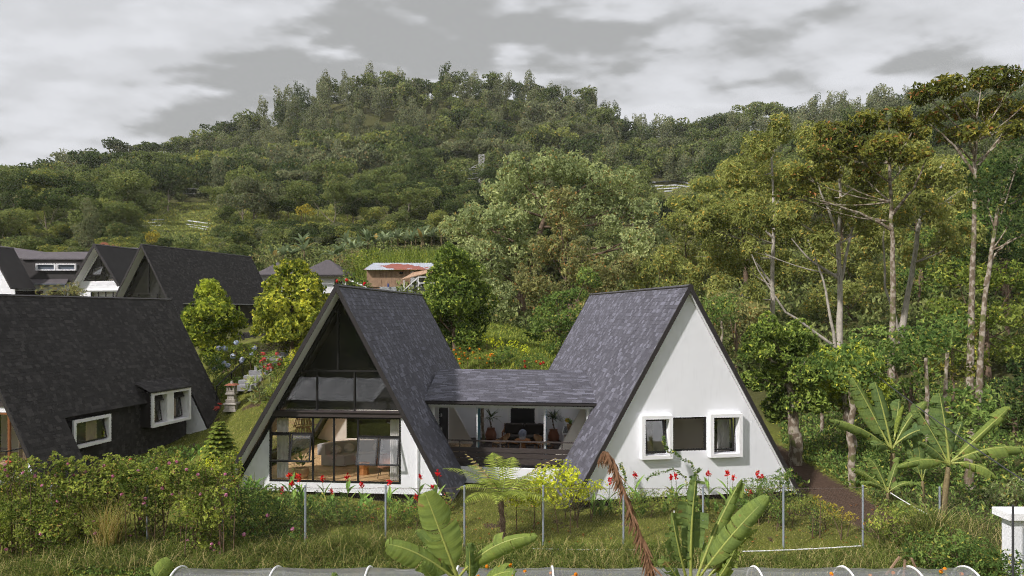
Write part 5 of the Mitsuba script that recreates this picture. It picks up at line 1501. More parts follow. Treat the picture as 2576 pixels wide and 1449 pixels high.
# say which: by look, size, and the landmark it stands above
ZONES = ((330, 'above the long white-gabled house'), (560, 'above the black-glazed dark house'), (760, 'above the hip-roofed house'), (940, 'left of the shed'), (1215, 'above the shed'), (1700, 'behind the sage-green giant'), (2100, 'behind the pale forked trees'), (9e9, 'behind the russet trees'))
LOOK = {'round': 'round', 'tall': 'slim drooping', 'flat': 'flat-topped', 'low': 'low bushy'}
TINT = {'far': 'mid-green', 'grey': 'grey-green', 'dark': 'dark green', 'lime': 'yellow-green'}
lab = {}
for k, kind, leaf, px, y, s in named:
    zone = next(w for e, w in ZONES if px < e)
    band = 'nearest' if y < 98 else 'lower' if y < 116 else 'upper'
    lab.setdefault(f"{'large' if s > .82 else 'small'} {LOOK[kind]} {TINT[leaf]} tree {zone}, {band} row of the slope", []).append(k)
for text, keys in lab.items():
    for k in keys:
        tag(k, text, 'tree', text if len(keys) > 1 else None)
tag('forest', 'dense mixed green forest covering the hills behind the houses', 'forest', kind='stuff')
# low bushes massed on the foot of the slope behind the houses
rs = RS(140)
nb = 0
for _ in range(2600):
    Y = rs.uniform(84, 128); px = rs.uniform(-60, 1240); x = (px - MIDX) / FOCAL * Y; z = float(ground(x, Y)); py = px_of(x, Y, z)[1]
    s = rs.uniform(.32, .78); tpy = py - 5.2 * s / Y * FOCAL
    if (620 < px < 1215 and py > 588 and Y < 112) or (px < 920 and Y < 90) or (345 < px < 550 and tpy < 590) or (450 < px < 880 and tpy < 538) or nb >= 620:
        continue
    nb += 1
    inst(f'bushes__{nb:03d}', far_group('low', nb % 2, 1, ('far', 'dark', 'lime', 'far', 'dark', 'grey')[nb % 6]), (x, Y, z), s, rs.uniform(0, 360))
tag('bushes', 'low mixed bushes massed on the foot of the slope behind the houses', 'bushes', kind='stuff')
for _ in range(3000):
    Y = rs.uniform(150, 425); x = rs.uniform(-.8, .8) * Y; z = float(ground(x, Y)); px, py = px_of(x, Y, z); s = rs.uniform(.55, 1.0); tpy = py - 5.2 * s / Y * FOCAL
    if (345 < px < 560 and tpy < 592 and Y < 200) or (1600 < px < 1770 and Y < 262 and tpy < 490) or (1186 < px < 1238 and Y < 236) or (450 < px < 880 and Y < 190) or nb >= 1700:
        continue
    nb += 1
    inst(f'bushes__{nb:03d}', far_group('low', nb % 2, 0, ('far', 'dark', 'far', 'dark', 'grey')[nb % 5]), (x, Y, z), s, rs.uniform(0, 360))
# the wooded rise behind the photographer that the big panes mirror
rb = RS(102)
nb = 0
for i in range(330):
    x, y = rb.uniform(-120, 120), -rb.uniform(26, 130)
    nb += 1
    inst(f'woodland__{nb:03d}', far_group('round', i % 2, 0, 'deep'), (x, y, float(ground(x, y))), rb.uniform(.9, 1.5), rb.uniform(0, 360))
tag('woodland', 'dark wooded rise on the near side of the valley', 'wood', kind='stuff')

# single accents on the slope
px_tree('golden_tree', 'small golden-yellow tree peeping over the long roof ridge', 92, [(382, 600, 13), (392, 590, 10), (374, 592, 9)], 'leaf_gold', 120, r=.08, ln=.3, wd=.2, cover=.7, tuft=3)
px_tree('golden_tree', 'yellowish autumn-toned tree on the slope above the banana grove', 125, [(768, 525, 13), (756, 532, 11), (780, 534, 11)], 'leaf_gold', 121, r=.1, ln=.4, wd=.25, cover=.7, tuft=3)
px_tree('golden_tree', 'dull orange-yellow tree near the far left end of the slope', 170, [(120, 462, 14), (135, 470, 13), (105, 472, 12)], 'leaf_gold', 122, r=.12, ln=.55, wd=.3, cover=.7, tuft=3)

# mulched terraces
for nm, rows, Y0, lab in (('strip', [((362, 556), (416, 555)), ((362, 562), (415, 563)), ((366, 570), (405, 569)), ((370, 583), (424, 585)), ((472, 557), (530, 565)), ((470, 566), (528, 575)), ((478, 572), (520, 580))], 150, 'white plastic mulch row on the terraced plot above the left roofs'),
                         ('strip', [((1618, 462), (1690, 456)), ((1690, 456), (1748, 464)), ((1620, 471), (1700, 467)), ((1652, 477), (1712, 474)), ((1700, 467), (1752, 474)), ((1670, 483), (1690, 482))], 228, 'white plastic mulch row on the small terrace high on the right slope')):
    for (a, b), (c, d) in rows:
        n = 8
        pxs, pys = np.linspace(a, c, n), np.linspace(b, d, n)
        P = np.array([on_ground(u, w, 104 if Y0 < 200 else 150, 330) for u, w in zip(pxs, pys)])
        P[:, 2] += .18
        h = .24 * float(P[:, 1].mean()) / 150
        m = M(); an = np.linspace(0, PI, 5)
        V = P[:, None] + np.stack([0 * an, np.cos(an) * h * 1.6, np.sin(an) * h - h * .5], 1)[None]
        i, j = np.meshgrid(np.arange(n - 1), np.arange(4), indexing='ij')
        m.add(V.reshape(-1, 3), np.stack([i * 5 + j, i * 5 + j + 1, (i + 1) * 5 + j + 1, (i + 1) * 5 + j], -1).reshape(-1, 4))
        for e in (0, n - 1):
            m.bar(P[e] - (0, 0, h), (P[e][0], P[e][1], min(P[e][2], float(ground(P[e][0], P[e][1]))) - .5), .3)
        put('mulch_row', m, 'mulch_white', label=lab, cat='mulch row', group='mulch rows on the ' + ('left plot' if Y0 < 200 else 'right terrace'))

# low crops on the cultivated ground
rg = RS(130)


def blades(m, P, L, W, rng, lean=.5, seg=3, tone=None, arch=.9, az=None):
    """Arching grass blades from the points P."""
    n = len(P)
    a = rng.random(n) * 2 * PI if az is None else az
    d = np.stack([np.cos(a), np.sin(a), 0 * a], 1)
    s = np.stack([-np.sin(a), np.cos(a), 0 * a], 1)
    ln = np.broadcast_to(L, (n,)) * rng.uniform(.6, 1.2, n)
    th0 = np.abs(rng.normal(0, lean, n))
    V = []
    p = np.asarray(P, float).copy()
    for k in range(seg + 1):
        t = k / seg
        w = W * (1 - t ** 1.5 * .92) / 2
        V += [p + s * w, p - s * w] if k < seg else [p]
        th = th0 + arch * (t + .5 / seg) ** 1.3 * rng.uniform(.5, 1.3, n)
        p = p + (np.sin(th)[:, None] * d + np.cos(th)[:, None] * np.array([0, 0, 1])) * (ln / seg)[:, None]
    nv = 2 * seg + 1
    V = np.stack(V, 1).reshape(-1, 3)
    f = []
    for k in range(seg - 1):
        f += [[2 * k, 2 * k + 1, 2 * k + 3], [2 * k, 2 * k + 3, 2 * k + 2]]
    f.append([2 * seg - 2, 2 * seg - 1, 2 * seg])
    F = (np.arange(n)[:, None, None] * nv + np.array(f)[None]).reshape(-1, 3)
    tn = rng.random(n) if tone is None else tone
    m.add(V, F, np.repeat(np.stack([tn, rng.random(n)], 1), nv, 0))


def scatter(pxr, Yr, n, rng, ok=None):
    """n points on the ground under a range of survey columns and depths."""
    Y = rng.uniform(*Yr, n); x = (rng.uniform(*pxr, n) - MIDX) / FOCAL * Y
    z = ground(x, Y)
    P = np.stack([x, Y, z], 1)
    return P if ok is None else P[ok(P)]


m = M(); blades(m, scatter((900, 1190), (78, 92), 5200, rg), 2.6, .16, rg, .18, 3, arch=.7); put('cane_crop', m, 'leaf_fresh', label='dense bright green cane crop on the bank behind the shed', cat='crop', kind='stuff')
m = M(); blades(m, scatter((565, 890), (118, 190), 24000, rg), 1.3, .34, rg, .5, 2, arch=.9); put('field_crop', m, 'leaf_far_lime', label='yellow-green field crop on the cultivated strip across the slope', cat='crop', kind='stuff')
P = scatter((345, 550), (120, 165), 1500, rg); m = M(); blades(m, P, .30, .25, rg, .4, 2); m_ = M(); blades(m_, scatter((340, 570), (118, 200), 15000, rg, lambda p: np.abs(p[:, 1] - 150) > 0), .55, .34, rg, .5, 2); put('field_crop', m_, 'leaf_far_lime', label='low yellow-green crop around the left mulch rows', cat='crop', kind='stuff'); P2 = scatter((1600, 1770), (200, 250), 1600, rg); put('terrace_weeds', m, 'leaf_far_lime', label='low greens between the mulch rows of the left plot', cat='weeds', kind='stuff')
m = M(); blades(m, P2, .45, .4, rg, .4, 2); put('terrace_weeds', m, 'leaf_far_lime', label='low greens between the mulch rows of the right terrace', cat='weeds', kind='stuff')

# pylon and lines
k = thing('pylon', 'pale steel lattice power pylon on the wooded slope', 'pylon')
b = at(1211, 470, 232); zt = at(0, 390, 232)[2]; b[2] = float(ground(b[0], b[1])) - .5
m = M(); hw = .85; hs = np.linspace(b[2], zt, 12)
cor = [(-hw, -hw), (hw, -hw), (hw, hw), (-hw, hw)]
for cx, cy in cor:
    m.bar(b * (1, 1, 0) + (cx, cy, b[2]), b * (1, 1, 0) + (cx, cy, zt), .16)
put('leg', m, 'pylon_steel', k)
m = M()
for j, (a, c) in enumerate(zip(hs[:-1], hs[1:])):
    for q in range(4):
        p, r = cor[q], cor[(q + 1) % 4]
        m.bar(b * (1, 1, 0) + (*p, a), b * (1, 1, 0) + (*r, c), .09); m.bar(b * (1, 1, 0) + (*p, c), b * (1, 1, 0) + (*r, c), .09)
put('lattice', m, 'pylon_steel', k)
m = M(); z = at(0, 423, 232)[2]
m.bar(b * (1, 1, 0) + (-3.4, -.9, z), b * (1, 1, 0) + (3.4, -.9, z), .14); m.bar(b * (1, 1, 0) + (-.9, -.9, z + 1.2), b * (1, 1, 0) + (-3.4, -.9, z), .1); m.bar(b * (1, 1, 0) + (.9, -.9, z + 1.2), b * (1, 1, 0) + (3.4, -.9, z), .1)
put('arm', m, 'pylon_steel', k)
for i, (pl, pr, lab) in enumerate(((452, 425, 'top'), (463, 425, ''), (476, 436, ''), (490, 447, ''), (520, 484, ''), (541, 500, 'lowest'))):
    a, c = at(-120, pl, 205), at(1208 if i < 4 else 1400, pr, 231 if i < 4 else 240)
    if i == 0: c = b * (1, 1, 0) + (-3.2, -.9, at(0, 423, 232)[2] - .2)
    if i == 1: c = b * (1, 1, 0) + (3.2, -.9, at(0, 423, 232)[2] - .2)
    m = M(); m.tube(bend(a, c, -2.2, 24), .05, 4)
    put('power_line', m, 'wire_steel', label='thin power line strung across the forested slope' if 0 < i < 5 else f'{lab}most thin power line crossing the forested slope', cat='cable', group='power lines across the slope' if 0 < i < 5 else None)

# ------------------------------------------------------------------ the garden
def bush(name, label, Y, spec, leaf, seed, cat='shrub', ln=.09, wd=.05, cover=.6, tuft=3, stems=True, group=None, flowers=None, **kw):
    rng = RS(seed)
    L = px_lobes(spec, Y, rng, kw.pop('spread', .6))
    k = thing(name, label, cat, group)
    m = M(); crown(m, L, rng, ln, wd, cover, tuft=tuft, **kw); put('foliage', m, leaf, k)
    if stems:
        m = M()
        for c, r in L:
            g = gz(c, .05) + np.array([rng.normal(0, .12), rng.normal(0, .12), 0])
            m.tube(bend(g, c + ball(1, rng)[0] * r * .5, .08, 6), np.linspace(.022, .007, 6), 5)
            for _ in range(3):
                m.tube(bend(c - (0, 0, r * .7), c + ball(1, rng)[0] * r * 1.02, .1 * r, 5), np.linspace(.010, .004, 5), 4)
        put('stems', m, 'twig', k, smooth=True, kind='stuff')
    if flowers:
        bs, n, size, nm = flowers
        for i in range(n):
            c, r = L[rng.integers(len(L))]
            d = unit(ball(1, rng)[0] * (1, .4, 1) + np.array([0, -.8, .25]))
            m = M(); flower_ball(m, c + d * r * rng.uniform(.92, 1.05), size, 26, rng, size * .55); put(nm, m, bs, k)
    return k


# ---- rambling roses over the wire fence, bottom left
HEDGE = [
    ('sprawling rose bush at the far left end of the hedge, below the glass door', 22.4, [(-30, 1235, 46), (30, 1220, 42), (-10, 1290, 46), (45, 1280, 40), (20, 1190, 22), (-40, 1340, 36)], 4),
    ('rose bush with long arching canes, second from the left end of the hedge', 22.0, [(95, 1235, 42), (150, 1225, 42), (110, 1290, 44), (165, 1285, 42), (85, 1335, 34), (145, 1180, 18), (140, 1340, 36)], 5),
    ('rose bush with scattered pink blooms behind the dry grass tuft', 22.2, [(215, 1225, 44), (275, 1215, 42), (230, 1280, 42), (290, 1270, 40), (330, 1215, 36), (250, 1180, 20)], 4),
    ('yellowish rose bush in the middle of the hedge, in front of the dark house wall', 22.6, [(350, 1210, 40), (405, 1195, 40), (450, 1190, 36), (370, 1260, 40), (430, 1245, 38), (410, 1155, 16)], 3),
    ('rose bush with pale new shoots, right of the middle of the hedge', 22.1, [(500, 1215, 38), (550, 1205, 36), (500, 1265, 38), (560, 1255, 38), (470, 1290, 34), (540, 1300, 30), (585, 1195, 26)], 4),
]
for i, (lab, Y, spec, nf) in enumerate(HEDGE):
    Y = Y - 1.15
    spec = spec + [(spec[0][0], 1360, 32), (spec[2][0], 1345, 32), (spec[0][0] + 30, 1315, 30), (spec[1][0], 1370, 26), (spec[1][0] + 12, 1175, 24), (spec[0][0] - 10, 1190, 22)]
    k = bush('rose_bush', lab, Y, spec, 'leaf_hedge', 200 + i, ln=.085, wd=.055, cover=.62, tuft=3, inner=.35, vary=.7, flowers=('petal_pink', nf * 4, .045, 'flower'), jit=1.0)
    rng = RS(220 + i); m = M(); P, D, tn = [], [], []
    for c, r in px_lobes(spec, Y, rng):
        for _ in range(5):
            e = c + np.array([rng.normal(0, r), rng.normal(0, r * .6), r * rng.uniform(.4, 1.5)])
            q = bend(gz(c) * (1, 1, 0) + (rng.normal(0, .3), 0, c[2] - r * 1.2), e, .3, 8); m.tube(q, np.linspace(.010, .003, 8), 4)
            for j in range(3, 8):
                P += [q[j]] * 5; D += list(ball(5, rng) + (0, 0, .4)); tn += list(rng.uniform(.4, 1, 5))
    put('canes', m, 'twig', k, smooth=True)
    m = M(); leaves(m, np.array(P), np.array(D), .08, .05, rng, np.array(tn)); put('shoots', m, 'leaf_hedge', k)
bush('honeysuckle_bush', 'dense dark rounded bush with pink blooms, right end of the rose hedge', 22.0, [(620, 1270, 46), (675, 1265, 44), (720, 1290, 44), (640, 1325, 46), (700, 1335, 46), (750, 1340, 34), (600, 1320, 36), (665, 1375, 34), (720, 1380, 28), (610, 1235, 30)], 'leaf_bush', 206, ln=.08, wd=.05, cover=.62, tuft=4, inner=.25, flowers=('petal_pink', 9, .06, 'flower'))
bush('flower_shrub', 'loose flowering shrub on the bank under the dark house, with orange tips', 25.5, [(330, 1175, 26), (385, 1165, 28), (295, 1195, 24), (430, 1150, 24), (470, 1140, 20)], 'leaf_bush', 207, ln=.11, wd=.05, cover=.5, flowers=('petal_coral', 4, .05, 'flower'))
bush('yellow_shrub', 'small yellow-leaved shrub between the dark house and the glass-fronted house', 26.5, [(535, 1165, 18), (560, 1185, 20), (585, 1150, 14), (505, 1185, 16)], 'leaf_lime', 208, ln=.09, wd=.05, cover=.5)
bush('maroon_shrub', 'low maroon-leaved shrub at the foot of the small pine', 28.5, [(575, 1190, 18), (610, 1195, 20), (640, 1200, 16)], 'petal_maroon', 209, ln=.09, wd=.04, cover=.6)
leafmat('petal_maroon', (0.10, 0.02, 0.02), (0.17, 0.045, 0.04), (0.24, 0.09, 0.07), None, 0, rough=.5)
bush('coral_flower_plant', 'coral-flowered plant beside the terrace railing at the far left', 26.0, [(30, 1172, 14), (48, 1180, 12), (12, 1182, 12)], 'leaf_bush', 210, ln=.10, wd=.05, cover=.6, flowers=('petal_coral', 6, .09, 'flower'))


# ---- canna lilies along the walls
def canna(label, group, base, h, seed, nl=6, bloom=True):
    rng = RS(seed); k = thing('canna_lily', label, 'canna lily', group)
    b = gz(base, .03); lean = np.array([rng.normal(0, .08), rng.normal(0, .08), 1])
    top = b + lean * h
    m = M(); m.tube(bend(b, top, .0, 6), np.linspace(.018, .008, 6), 5); put('stem', m, 'stem_green', k)
    for i in range(nl):
        t = .08 + .62 * i / nl; a = rng.random() * 2 * PI
        p = b + (top - b) * t
        v, q, _ = leaf_blade(p, (math.cos(a), math.sin(a), rng.uniform(1.1, 2.4)), rng.uniform(.42, .62) * min(h, 1.3) / 1.1, rng.uniform(.13, .19), rng.uniform(.2, .9), seg=5, fold=.35, shape=.8)
        m = M(); m.add(v, q, (rng.uniform(.2, .9), rng.random())); put('leaf', m, 'leaf_canna', k, smooth=True)
    if bloom:
        m = M(); P = np.repeat((top + (0, 0, .02))[None], 18, 0) + rng.normal(0, .022, (18, 3)) * (1, 1, 2.2)
        D = ball(18, rng) + (0, 0, .7); leaves(m, P, D, .105, .075, rng, rng.random(18), fold=.2); put('flower', m, 'petal_red', k)
    return k


def spot(px, py, Y):
    """(base under this survey column, height to the survey row)."""
    p = at(px, py, Y)
    return p, max(.35, p[2] - float(ground(p[0], p[1])))


for i, (px, py, Y, lab) in enumerate((
        (591, 1205, 24.6, 'red canna beside the lower left end of the glass house roof'), (728, 1193, 24.3, 'tall red canna before the left curtain of the big window'), (736, 1215, 24.0, 'red canna slightly lower, beside the tall canna at the left curtain'),
        (752, 1197, 24.5, 'red canna under the left sash of the big window'), (760, 1203, 24.2, 'red canna with two heads below the left window bay'), (700, 1232, 23.6, 'short red canna at the lower left of the big window'),
        (818, 1205, 24.3, 'red canna before the middle of the big window'), (874, 1202, 24.4, 'lone red canna in front of the middle mullion'), (826, 1235, 23.7, 'short red canna in the bed below the middle mullion'), (918, 1223, 24.0, 'red canna below the right sash of the big window'),
        (978, 1214, 23.9, 'red canna at the right end of the big window'), (1053, 1201, 24.4, 'red canna on the white wall right of the downpipe'), (1096, 1192, 24.6, 'tallest red canna beside the right foot of the glass house roof'), (1088, 1228, 24.0, 'red canna low beside the right foot of the glass house roof'), (1050, 1252, 23.4, 'shortest red canna near the fence right of the big window'))):
    b, h = spot(px, py, Y); canna(lab, None, b, h, 300 + i)
rg = RS(320)
for i in range(26):
    px = rg.uniform(600, 1110); b, h = spot(px, rg.uniform(1235, 1265), rg.uniform(23.3, 24.6)); canna('canna without bloom among the red ones before the glass-fronted house', 'unflowered cannas before the glass-fronted house', b, h, 330 + i, bloom=False)
for i, (px, py, Y, lab) in enumerate((
        (1528, 1208, 24.2, 'red canna at the left foot of the white gable'), (1597, 1196, 24.3, 'red canna before the left box window'), (1690, 1205, 24.2, 'red canna on the white wall, under the middle pane'), (1703, 1197, 24.4, 'taller red canna under the middle pane'), (1742, 1213, 24.0, 'red canna between middle pane and right box window'),
        (1783, 1193, 24.5, 'red canna below the right box window'), (1830, 1192, 24.5, 'red canna right of the right box window'), (1838, 1202, 24.3, 'red canna leaning right of the right box window'), (1906, 1187, 24.6, 'thin red canna near the right end of the white wall'), (1912, 1200, 24.4, 'small red canna beside the thin one at the right end of the white wall'), (1880, 1242, 23.4, 'low red canna behind the torn banana leaves'))):
    b, h = spot(px, py, Y); canna(lab, None, b, h, 360 + i, nl=5)
for i in range(24):
    px = rg.uniform(1490, 1990); b, h = spot(px, rg.uniform(1225, 1262), rg.uniform(23.4, 24.7)); canna('canna without bloom among the red ones before the white gable', 'unflowered cannas before the white gable', b, h, 380 + i, bloom=False)
for i, (px, py) in enumerate(((600, 1190), (628, 1195), (645, 1185), (660, 1200))):
    b, h = spot(px, py, 25.0); canna('broad-leaved unflowered canna at the left corner of the glass house wall', 'unflowered cannas at the left corner', b, h, 410 + i, bloom=False, nl=8)
for i, px in enumerate((350, 375, 402, 428, 452, 478, 500, 520)):
    b, h = spot(px, 1150 - (px - 350) * .27, 28.5 + (px - 350) * .035); canna('dark unflowered canna in the row along the side wall of the dark house', 'cannas along the dark house', b, min(h, 1.0), 420 + i, bloom=False)

# ---- shrubs along the fence
bush('berry_shrub', 'twiggy red-berried shrub on the fence left of the tree fern', 22.8, [(1000, 1285, 36), (1050, 1295, 38), (960, 1300, 32), (1090, 1290, 32), (1120, 1260, 24), (920, 1290, 28)], 'leaf_hedge', 240, ln=.06, wd=.035, cover=.35, inner=.5, jit=1.0, flowers=('petal_coral', 40, .018, 'berry'))
bush('leafy_shrub', 'mixed green shrub on the fence below the left part of the big window', 23.0, [(800, 1275, 34), (850, 1280, 34), (790, 1310, 30), (880, 1300, 28)], 'leaf_bush', 241, ln=.09, wd=.045, cover=.5)
bush('lime_shrub', 'yellow-green shrub right of the tree fern, in front of the veranda plinth', 22.6, [(1370, 1200, 34), (1420, 1190, 34), (1340, 1240, 34), (1400, 1240, 38), (1450, 1235, 30), (1300, 1250, 28), (1435, 1205, 26)], 'leaf_lime', 242, ln=.085, wd=.05, cover=.5, tuft=4, inner=.35)
bush('lime_shrub', 'trailing yellow-green shrub at the lower left foot of the white gable roof', 23.3, [(1480, 1225, 20), (1510, 1222, 16), (1465, 1250, 18)], 'leaf_lime', 243, ln=.07, wd=.04, cover=.4)
bush('grey_shrub', 'small grey-green tuft shrub on the lawn left of the wire post', 23.6, [(1440, 1262, 18), (1455, 1275, 16), (1425, 1275, 14)], 'leaf_far_grey', 244, ln=.07, wd=.02, cover=.5)
bush('wall_shrub', 'mixed shrub below the white gable, right half', 23.6, [(1590, 1255, 30), (1640, 1260, 30), (1690, 1258, 28), (1740, 1258, 28), (1560, 1275, 24)], 'leaf_hedge', 245, ln=.08, wd=.035, cover=.42, inner=.4)
bush('wall_shrub', 'narrow-leaved shrub at the right corner of the white gable', 24.0, [(1890, 1235, 34), (1940, 1225, 32), (1970, 1200, 22), (1920, 1260, 30), (1985, 1245, 24), (1860, 1255, 24)], 'leaf_bush', 246, ln=.12, wd=.03, cover=.42, inner=.35)
bush('hydrangea_shrub', 'low shrub tangle on the fence right of the white gable', 23.0, [(1990, 1270, 30), (2040, 1275, 28), (2080, 1285, 26), (1950, 1285, 26)], 'leaf_hedge', 247, ln=.09, wd=.05, cover=.42)
bush('yellow_croton', 'drooping yellow-leaved shrub beside the right fence post', 22.4, [(2060, 1260, 14), (2090, 1280, 16), (2120, 1295, 16), (2140, 1300, 12)], 'leaf_gold', 248, ln=.10, wd=.04, cover=.35)
bush('sapling', 'dark young sapling on the lawn near the right end of the fence', 22.6, [(2052, 1330, 14), (2050, 1305, 12), (2054, 1355, 12), (2048, 1285, 7)], 'leaf_bush', 249, cat='sapling', ln=.10, wd=.04, cover=.6)
bush('clipped_bush', 'tiny round clipped bush on the lawn right of the dark sapling', 22.6, [(2107, 1363, 9)], 'leaf_deep', 250, stems=False, ln=.05, wd=.03, cover=.8)
bush('clipped_bush', 'tiny dark bush on the lawn right of the tree fern trunk', 22.4, [(1310, 1375, 8), (1312, 1366, 6)], 'leaf_bush', 251, stems=False, ln=.05, wd=.03, cover=.7)
bush('fence_shrub', 'broad low green shrub below the white tank at the bottom right', 19.6, [(2330, 1380, 44), (2400, 1370, 46), (2460, 1390, 44), (2370, 1425, 40), (2440, 1430, 40), (2500, 1430, 40), (2290, 1410, 34), (2545, 1420, 34)], 'leaf_bush', 252, ln=.11, wd=.05, cover=.5, inner=.3)
bush('fence_shrub', 'leafy shrub at the right end of the fence under the second banana plant', 21.4, [(2240, 1290, 32), (2300, 1300, 34), (2200, 1320, 28), (2350, 1310, 34), (2260, 1340, 32)], 'leaf_hedge', 253, ln=.10, wd=.05, cover=.4, inner=.4)
bush('pale_shrub', 'pale variegated shrub in the shade at the right edge', 25, [(2520, 1240, 28), (2560, 1225, 26), (2480, 1250, 22)], 'leaf_sage', 254, ln=.12, wd=.06, cover=.4)

# the climbing rose sprays on the white wall
k = thing('climbing_spray', 'thin leafy sprays climbing over the white wall under the middle pane', 'climbing plant')
rng = RS(260); m = M(); P, D, tn = [], [], []
for pts in (((1765, 1255), (1755, 1200), (1738, 1165), (1710, 1150), (1690, 1135)), ((1730, 1260), (1725, 1205), (1700, 1180), (1650, 1190), (1625, 1205)), ((1750, 1250), (1745, 1200), (1760, 1180)), ((1570, 1260), (1572, 1200), (1560, 1165)), ((1690, 1150), (1672, 1120), (1668, 1100)), ((1985, 1240), (1975, 1200), (1990, 1180))):
    q = np.array([at(a, b, 24.5) for a, b in pts]); t = np.linspace(0, len(q) - 1, 22); path = np.stack([np.interp(t, np.arange(len(q)), q[:, i]) for i in range(3)], 1)
    m.tube(path, .007, 4)
    for j in range(4, 22):
        P += [path[j]] * 4; D += list(ball(4, rng) + (0, -.3, .2)); tn += list(rng.uniform(.1, .7, 4))
put('stem', m, 'twig', k)
m = M(); leaves(m, np.array(P), np.array(D), .11, .06, rng, np.array(tn)); put('leaves', m, 'leaf_bush', k)

# ---- tree fern
k = thing('tree_fern', 'tree fern with yellow-green arching fronds on a dark trunk in front of the veranda', 'tree fern')
ft = at(1262, 1252, 22.0); rng = RS(270)
m = M(); z = np.linspace(0, 1, 9); g = gz(ft, .2)
m.tube(np.stack([g[0] + .03 * np.sin(z * 5), g[1] + 0 * z, g[2] + (ft[2] - g[2]) * z], 1), .10 + .02 * np.sin(z * 17) - .02 * z, 9)
for _ in range(90):
    t = rng.random(); a = rng.random() * 2 * PI; p = g + (ft - g) * t + .10 * np.array([math.cos(a), math.sin(a), 0]); m.bar(p, p + np.array([math.cos(a) * .06, math.sin(a) * .06, rng.uniform(-.1, .1)]), .012)
put('trunk', m, 'bark_brown', k)


def frond(key, base, tip, rise, seed, mat_='leaf_fern', n=22, pin=.36, tone=(.15, .85), droop=.6, name='frond'):
    rng = RS(seed); base, tip = np.asarray(base, float), np.asarray(tip, float)
    t = np.linspace(0, 1, n + 1)[:, None]
    ctrl = (base + tip) / 2 + np.array([0, 0, rise])
    path = base * (1 - t) ** 2 + 2 * ctrl * t * (1 - t) + tip * t ** 2
    m = M(); m.tube(path, np.linspace(.014, .004, n + 1), 4); kk = put(name, m, 'stem_green' if mat_ == 'leaf_fern' else 'dead_leaf', key)
    m = M(); d = np.gradient(path, axis=0)
    for i in range(2, n + 1):
        f = i / n; ln = pin * math.sin(PI * min(.12 + f * .88, .97)) ** .7
        s = np.cross(d[i], (0, 0, 1)); s = unit(s) if np.linalg.norm(s) > 1e-4 else np.array([1, 0, 0]); fw = unit(d[i])
        for sg in (1, -1):
            v, q, _ = leaf_blade(path[i], sg * s + fw * .45, ln * rng.uniform(.9, 1.08), .052, droop * rng.uniform(.8, 1.2), up=np.cross(s, fw) if np.cross(s, fw)[2] > 0 else -np.cross(s, fw), seg=4, fold=.2, shape=.5)
            m.add(v, q, (rng.uniform(*tone), rng.random() * .93))
    put('pinnae', m, mat_, kk, smooth=True)


for i, (tx, ty, dy, rise) in enumerate(((1118, 1178, .4, .55), (1150, 1230, -.5, .5), (1240, 1140, 1.0, .5), (1180, 1170, 1.2, .5), (1290, 1150, 1.2, .55), (1400, 1175, .6, .5), (1425, 1225, -.2, .5), (1380, 1260, -.9, .45), (1170, 1262, -1.1, .45), (1250, 1265, -1.6, .5), (1320, 1255, -1.5, .5), (1210, 1215, -1.5, .62), (1350, 1205, 1.0, .6))):
    e = at(tx, ty, 22.0 + dy); frond(k, ft, e, rise, 271 + i, pin=.40 + .05 * (i % 3))
for i, (tx, ty, dy) in enumerate(((1172, 1143, .9), (1396, 1153, .8))):
    frond(k, ft, at(tx, ty, 22.0 + dy), .25, 290 + i, 'grass_dry', n=12, pin=.24, name='dry_frond')

# ---- small Norfolk pine
k = thing('norfolk_pine', 'small tiered pine with drooping fan branches between the dark house and the glass house', 'pine tree')
b = gz(at(552, 1185, 29.3), .1); hgt = at(0, 1062, 29.3)[2] - b[2]; rng = RS(295)
m = M(); m.tube([b, b + (0, 0, hgt * .5), b + (0, 0, hgt)], [.05, .035, .012], 6); put('trunk', m, 'bark_brown', k)
for ti, t in enumerate(np.linspace(.06, .97, 13)):
    r = 1.02 * (1 - t) ** .8 + .08; n = 9; m = M()
    for j in range(n):
        a = j * 2 * PI / n + ti * .5 + rng.normal(0, .1); d = np.array([math.cos(a), math.sin(a), 0])
        p0 = b + (0, 0, hgt * t)
        path = bend(p0, p0 + d * r + np.array([0, 0, -.16 * r + .10 * t]), .10 * r, 9)
        for q in range(1, 9):
            for sg in (1, -1):
                s = np.cross(d, (0, 0, 1)) * sg
                v, f, _ = leaf_blade(path[q], s * .8 + d * .6 + np.array([0, 0, .05]), .34 * (1.1 - q / 12) * (.6 + r), .13, .8, seg=3); m.add(v, f, (rng.uniform(.1, .8), rng.random()))
        v, f, _ = leaf_blade(path[0], path[-1] - path[0], r * 1.05, .16, .15, seg=5); m.add(v, f, (.6, .2))
    put('branch_tier', m, 'leaf_fresh', k)

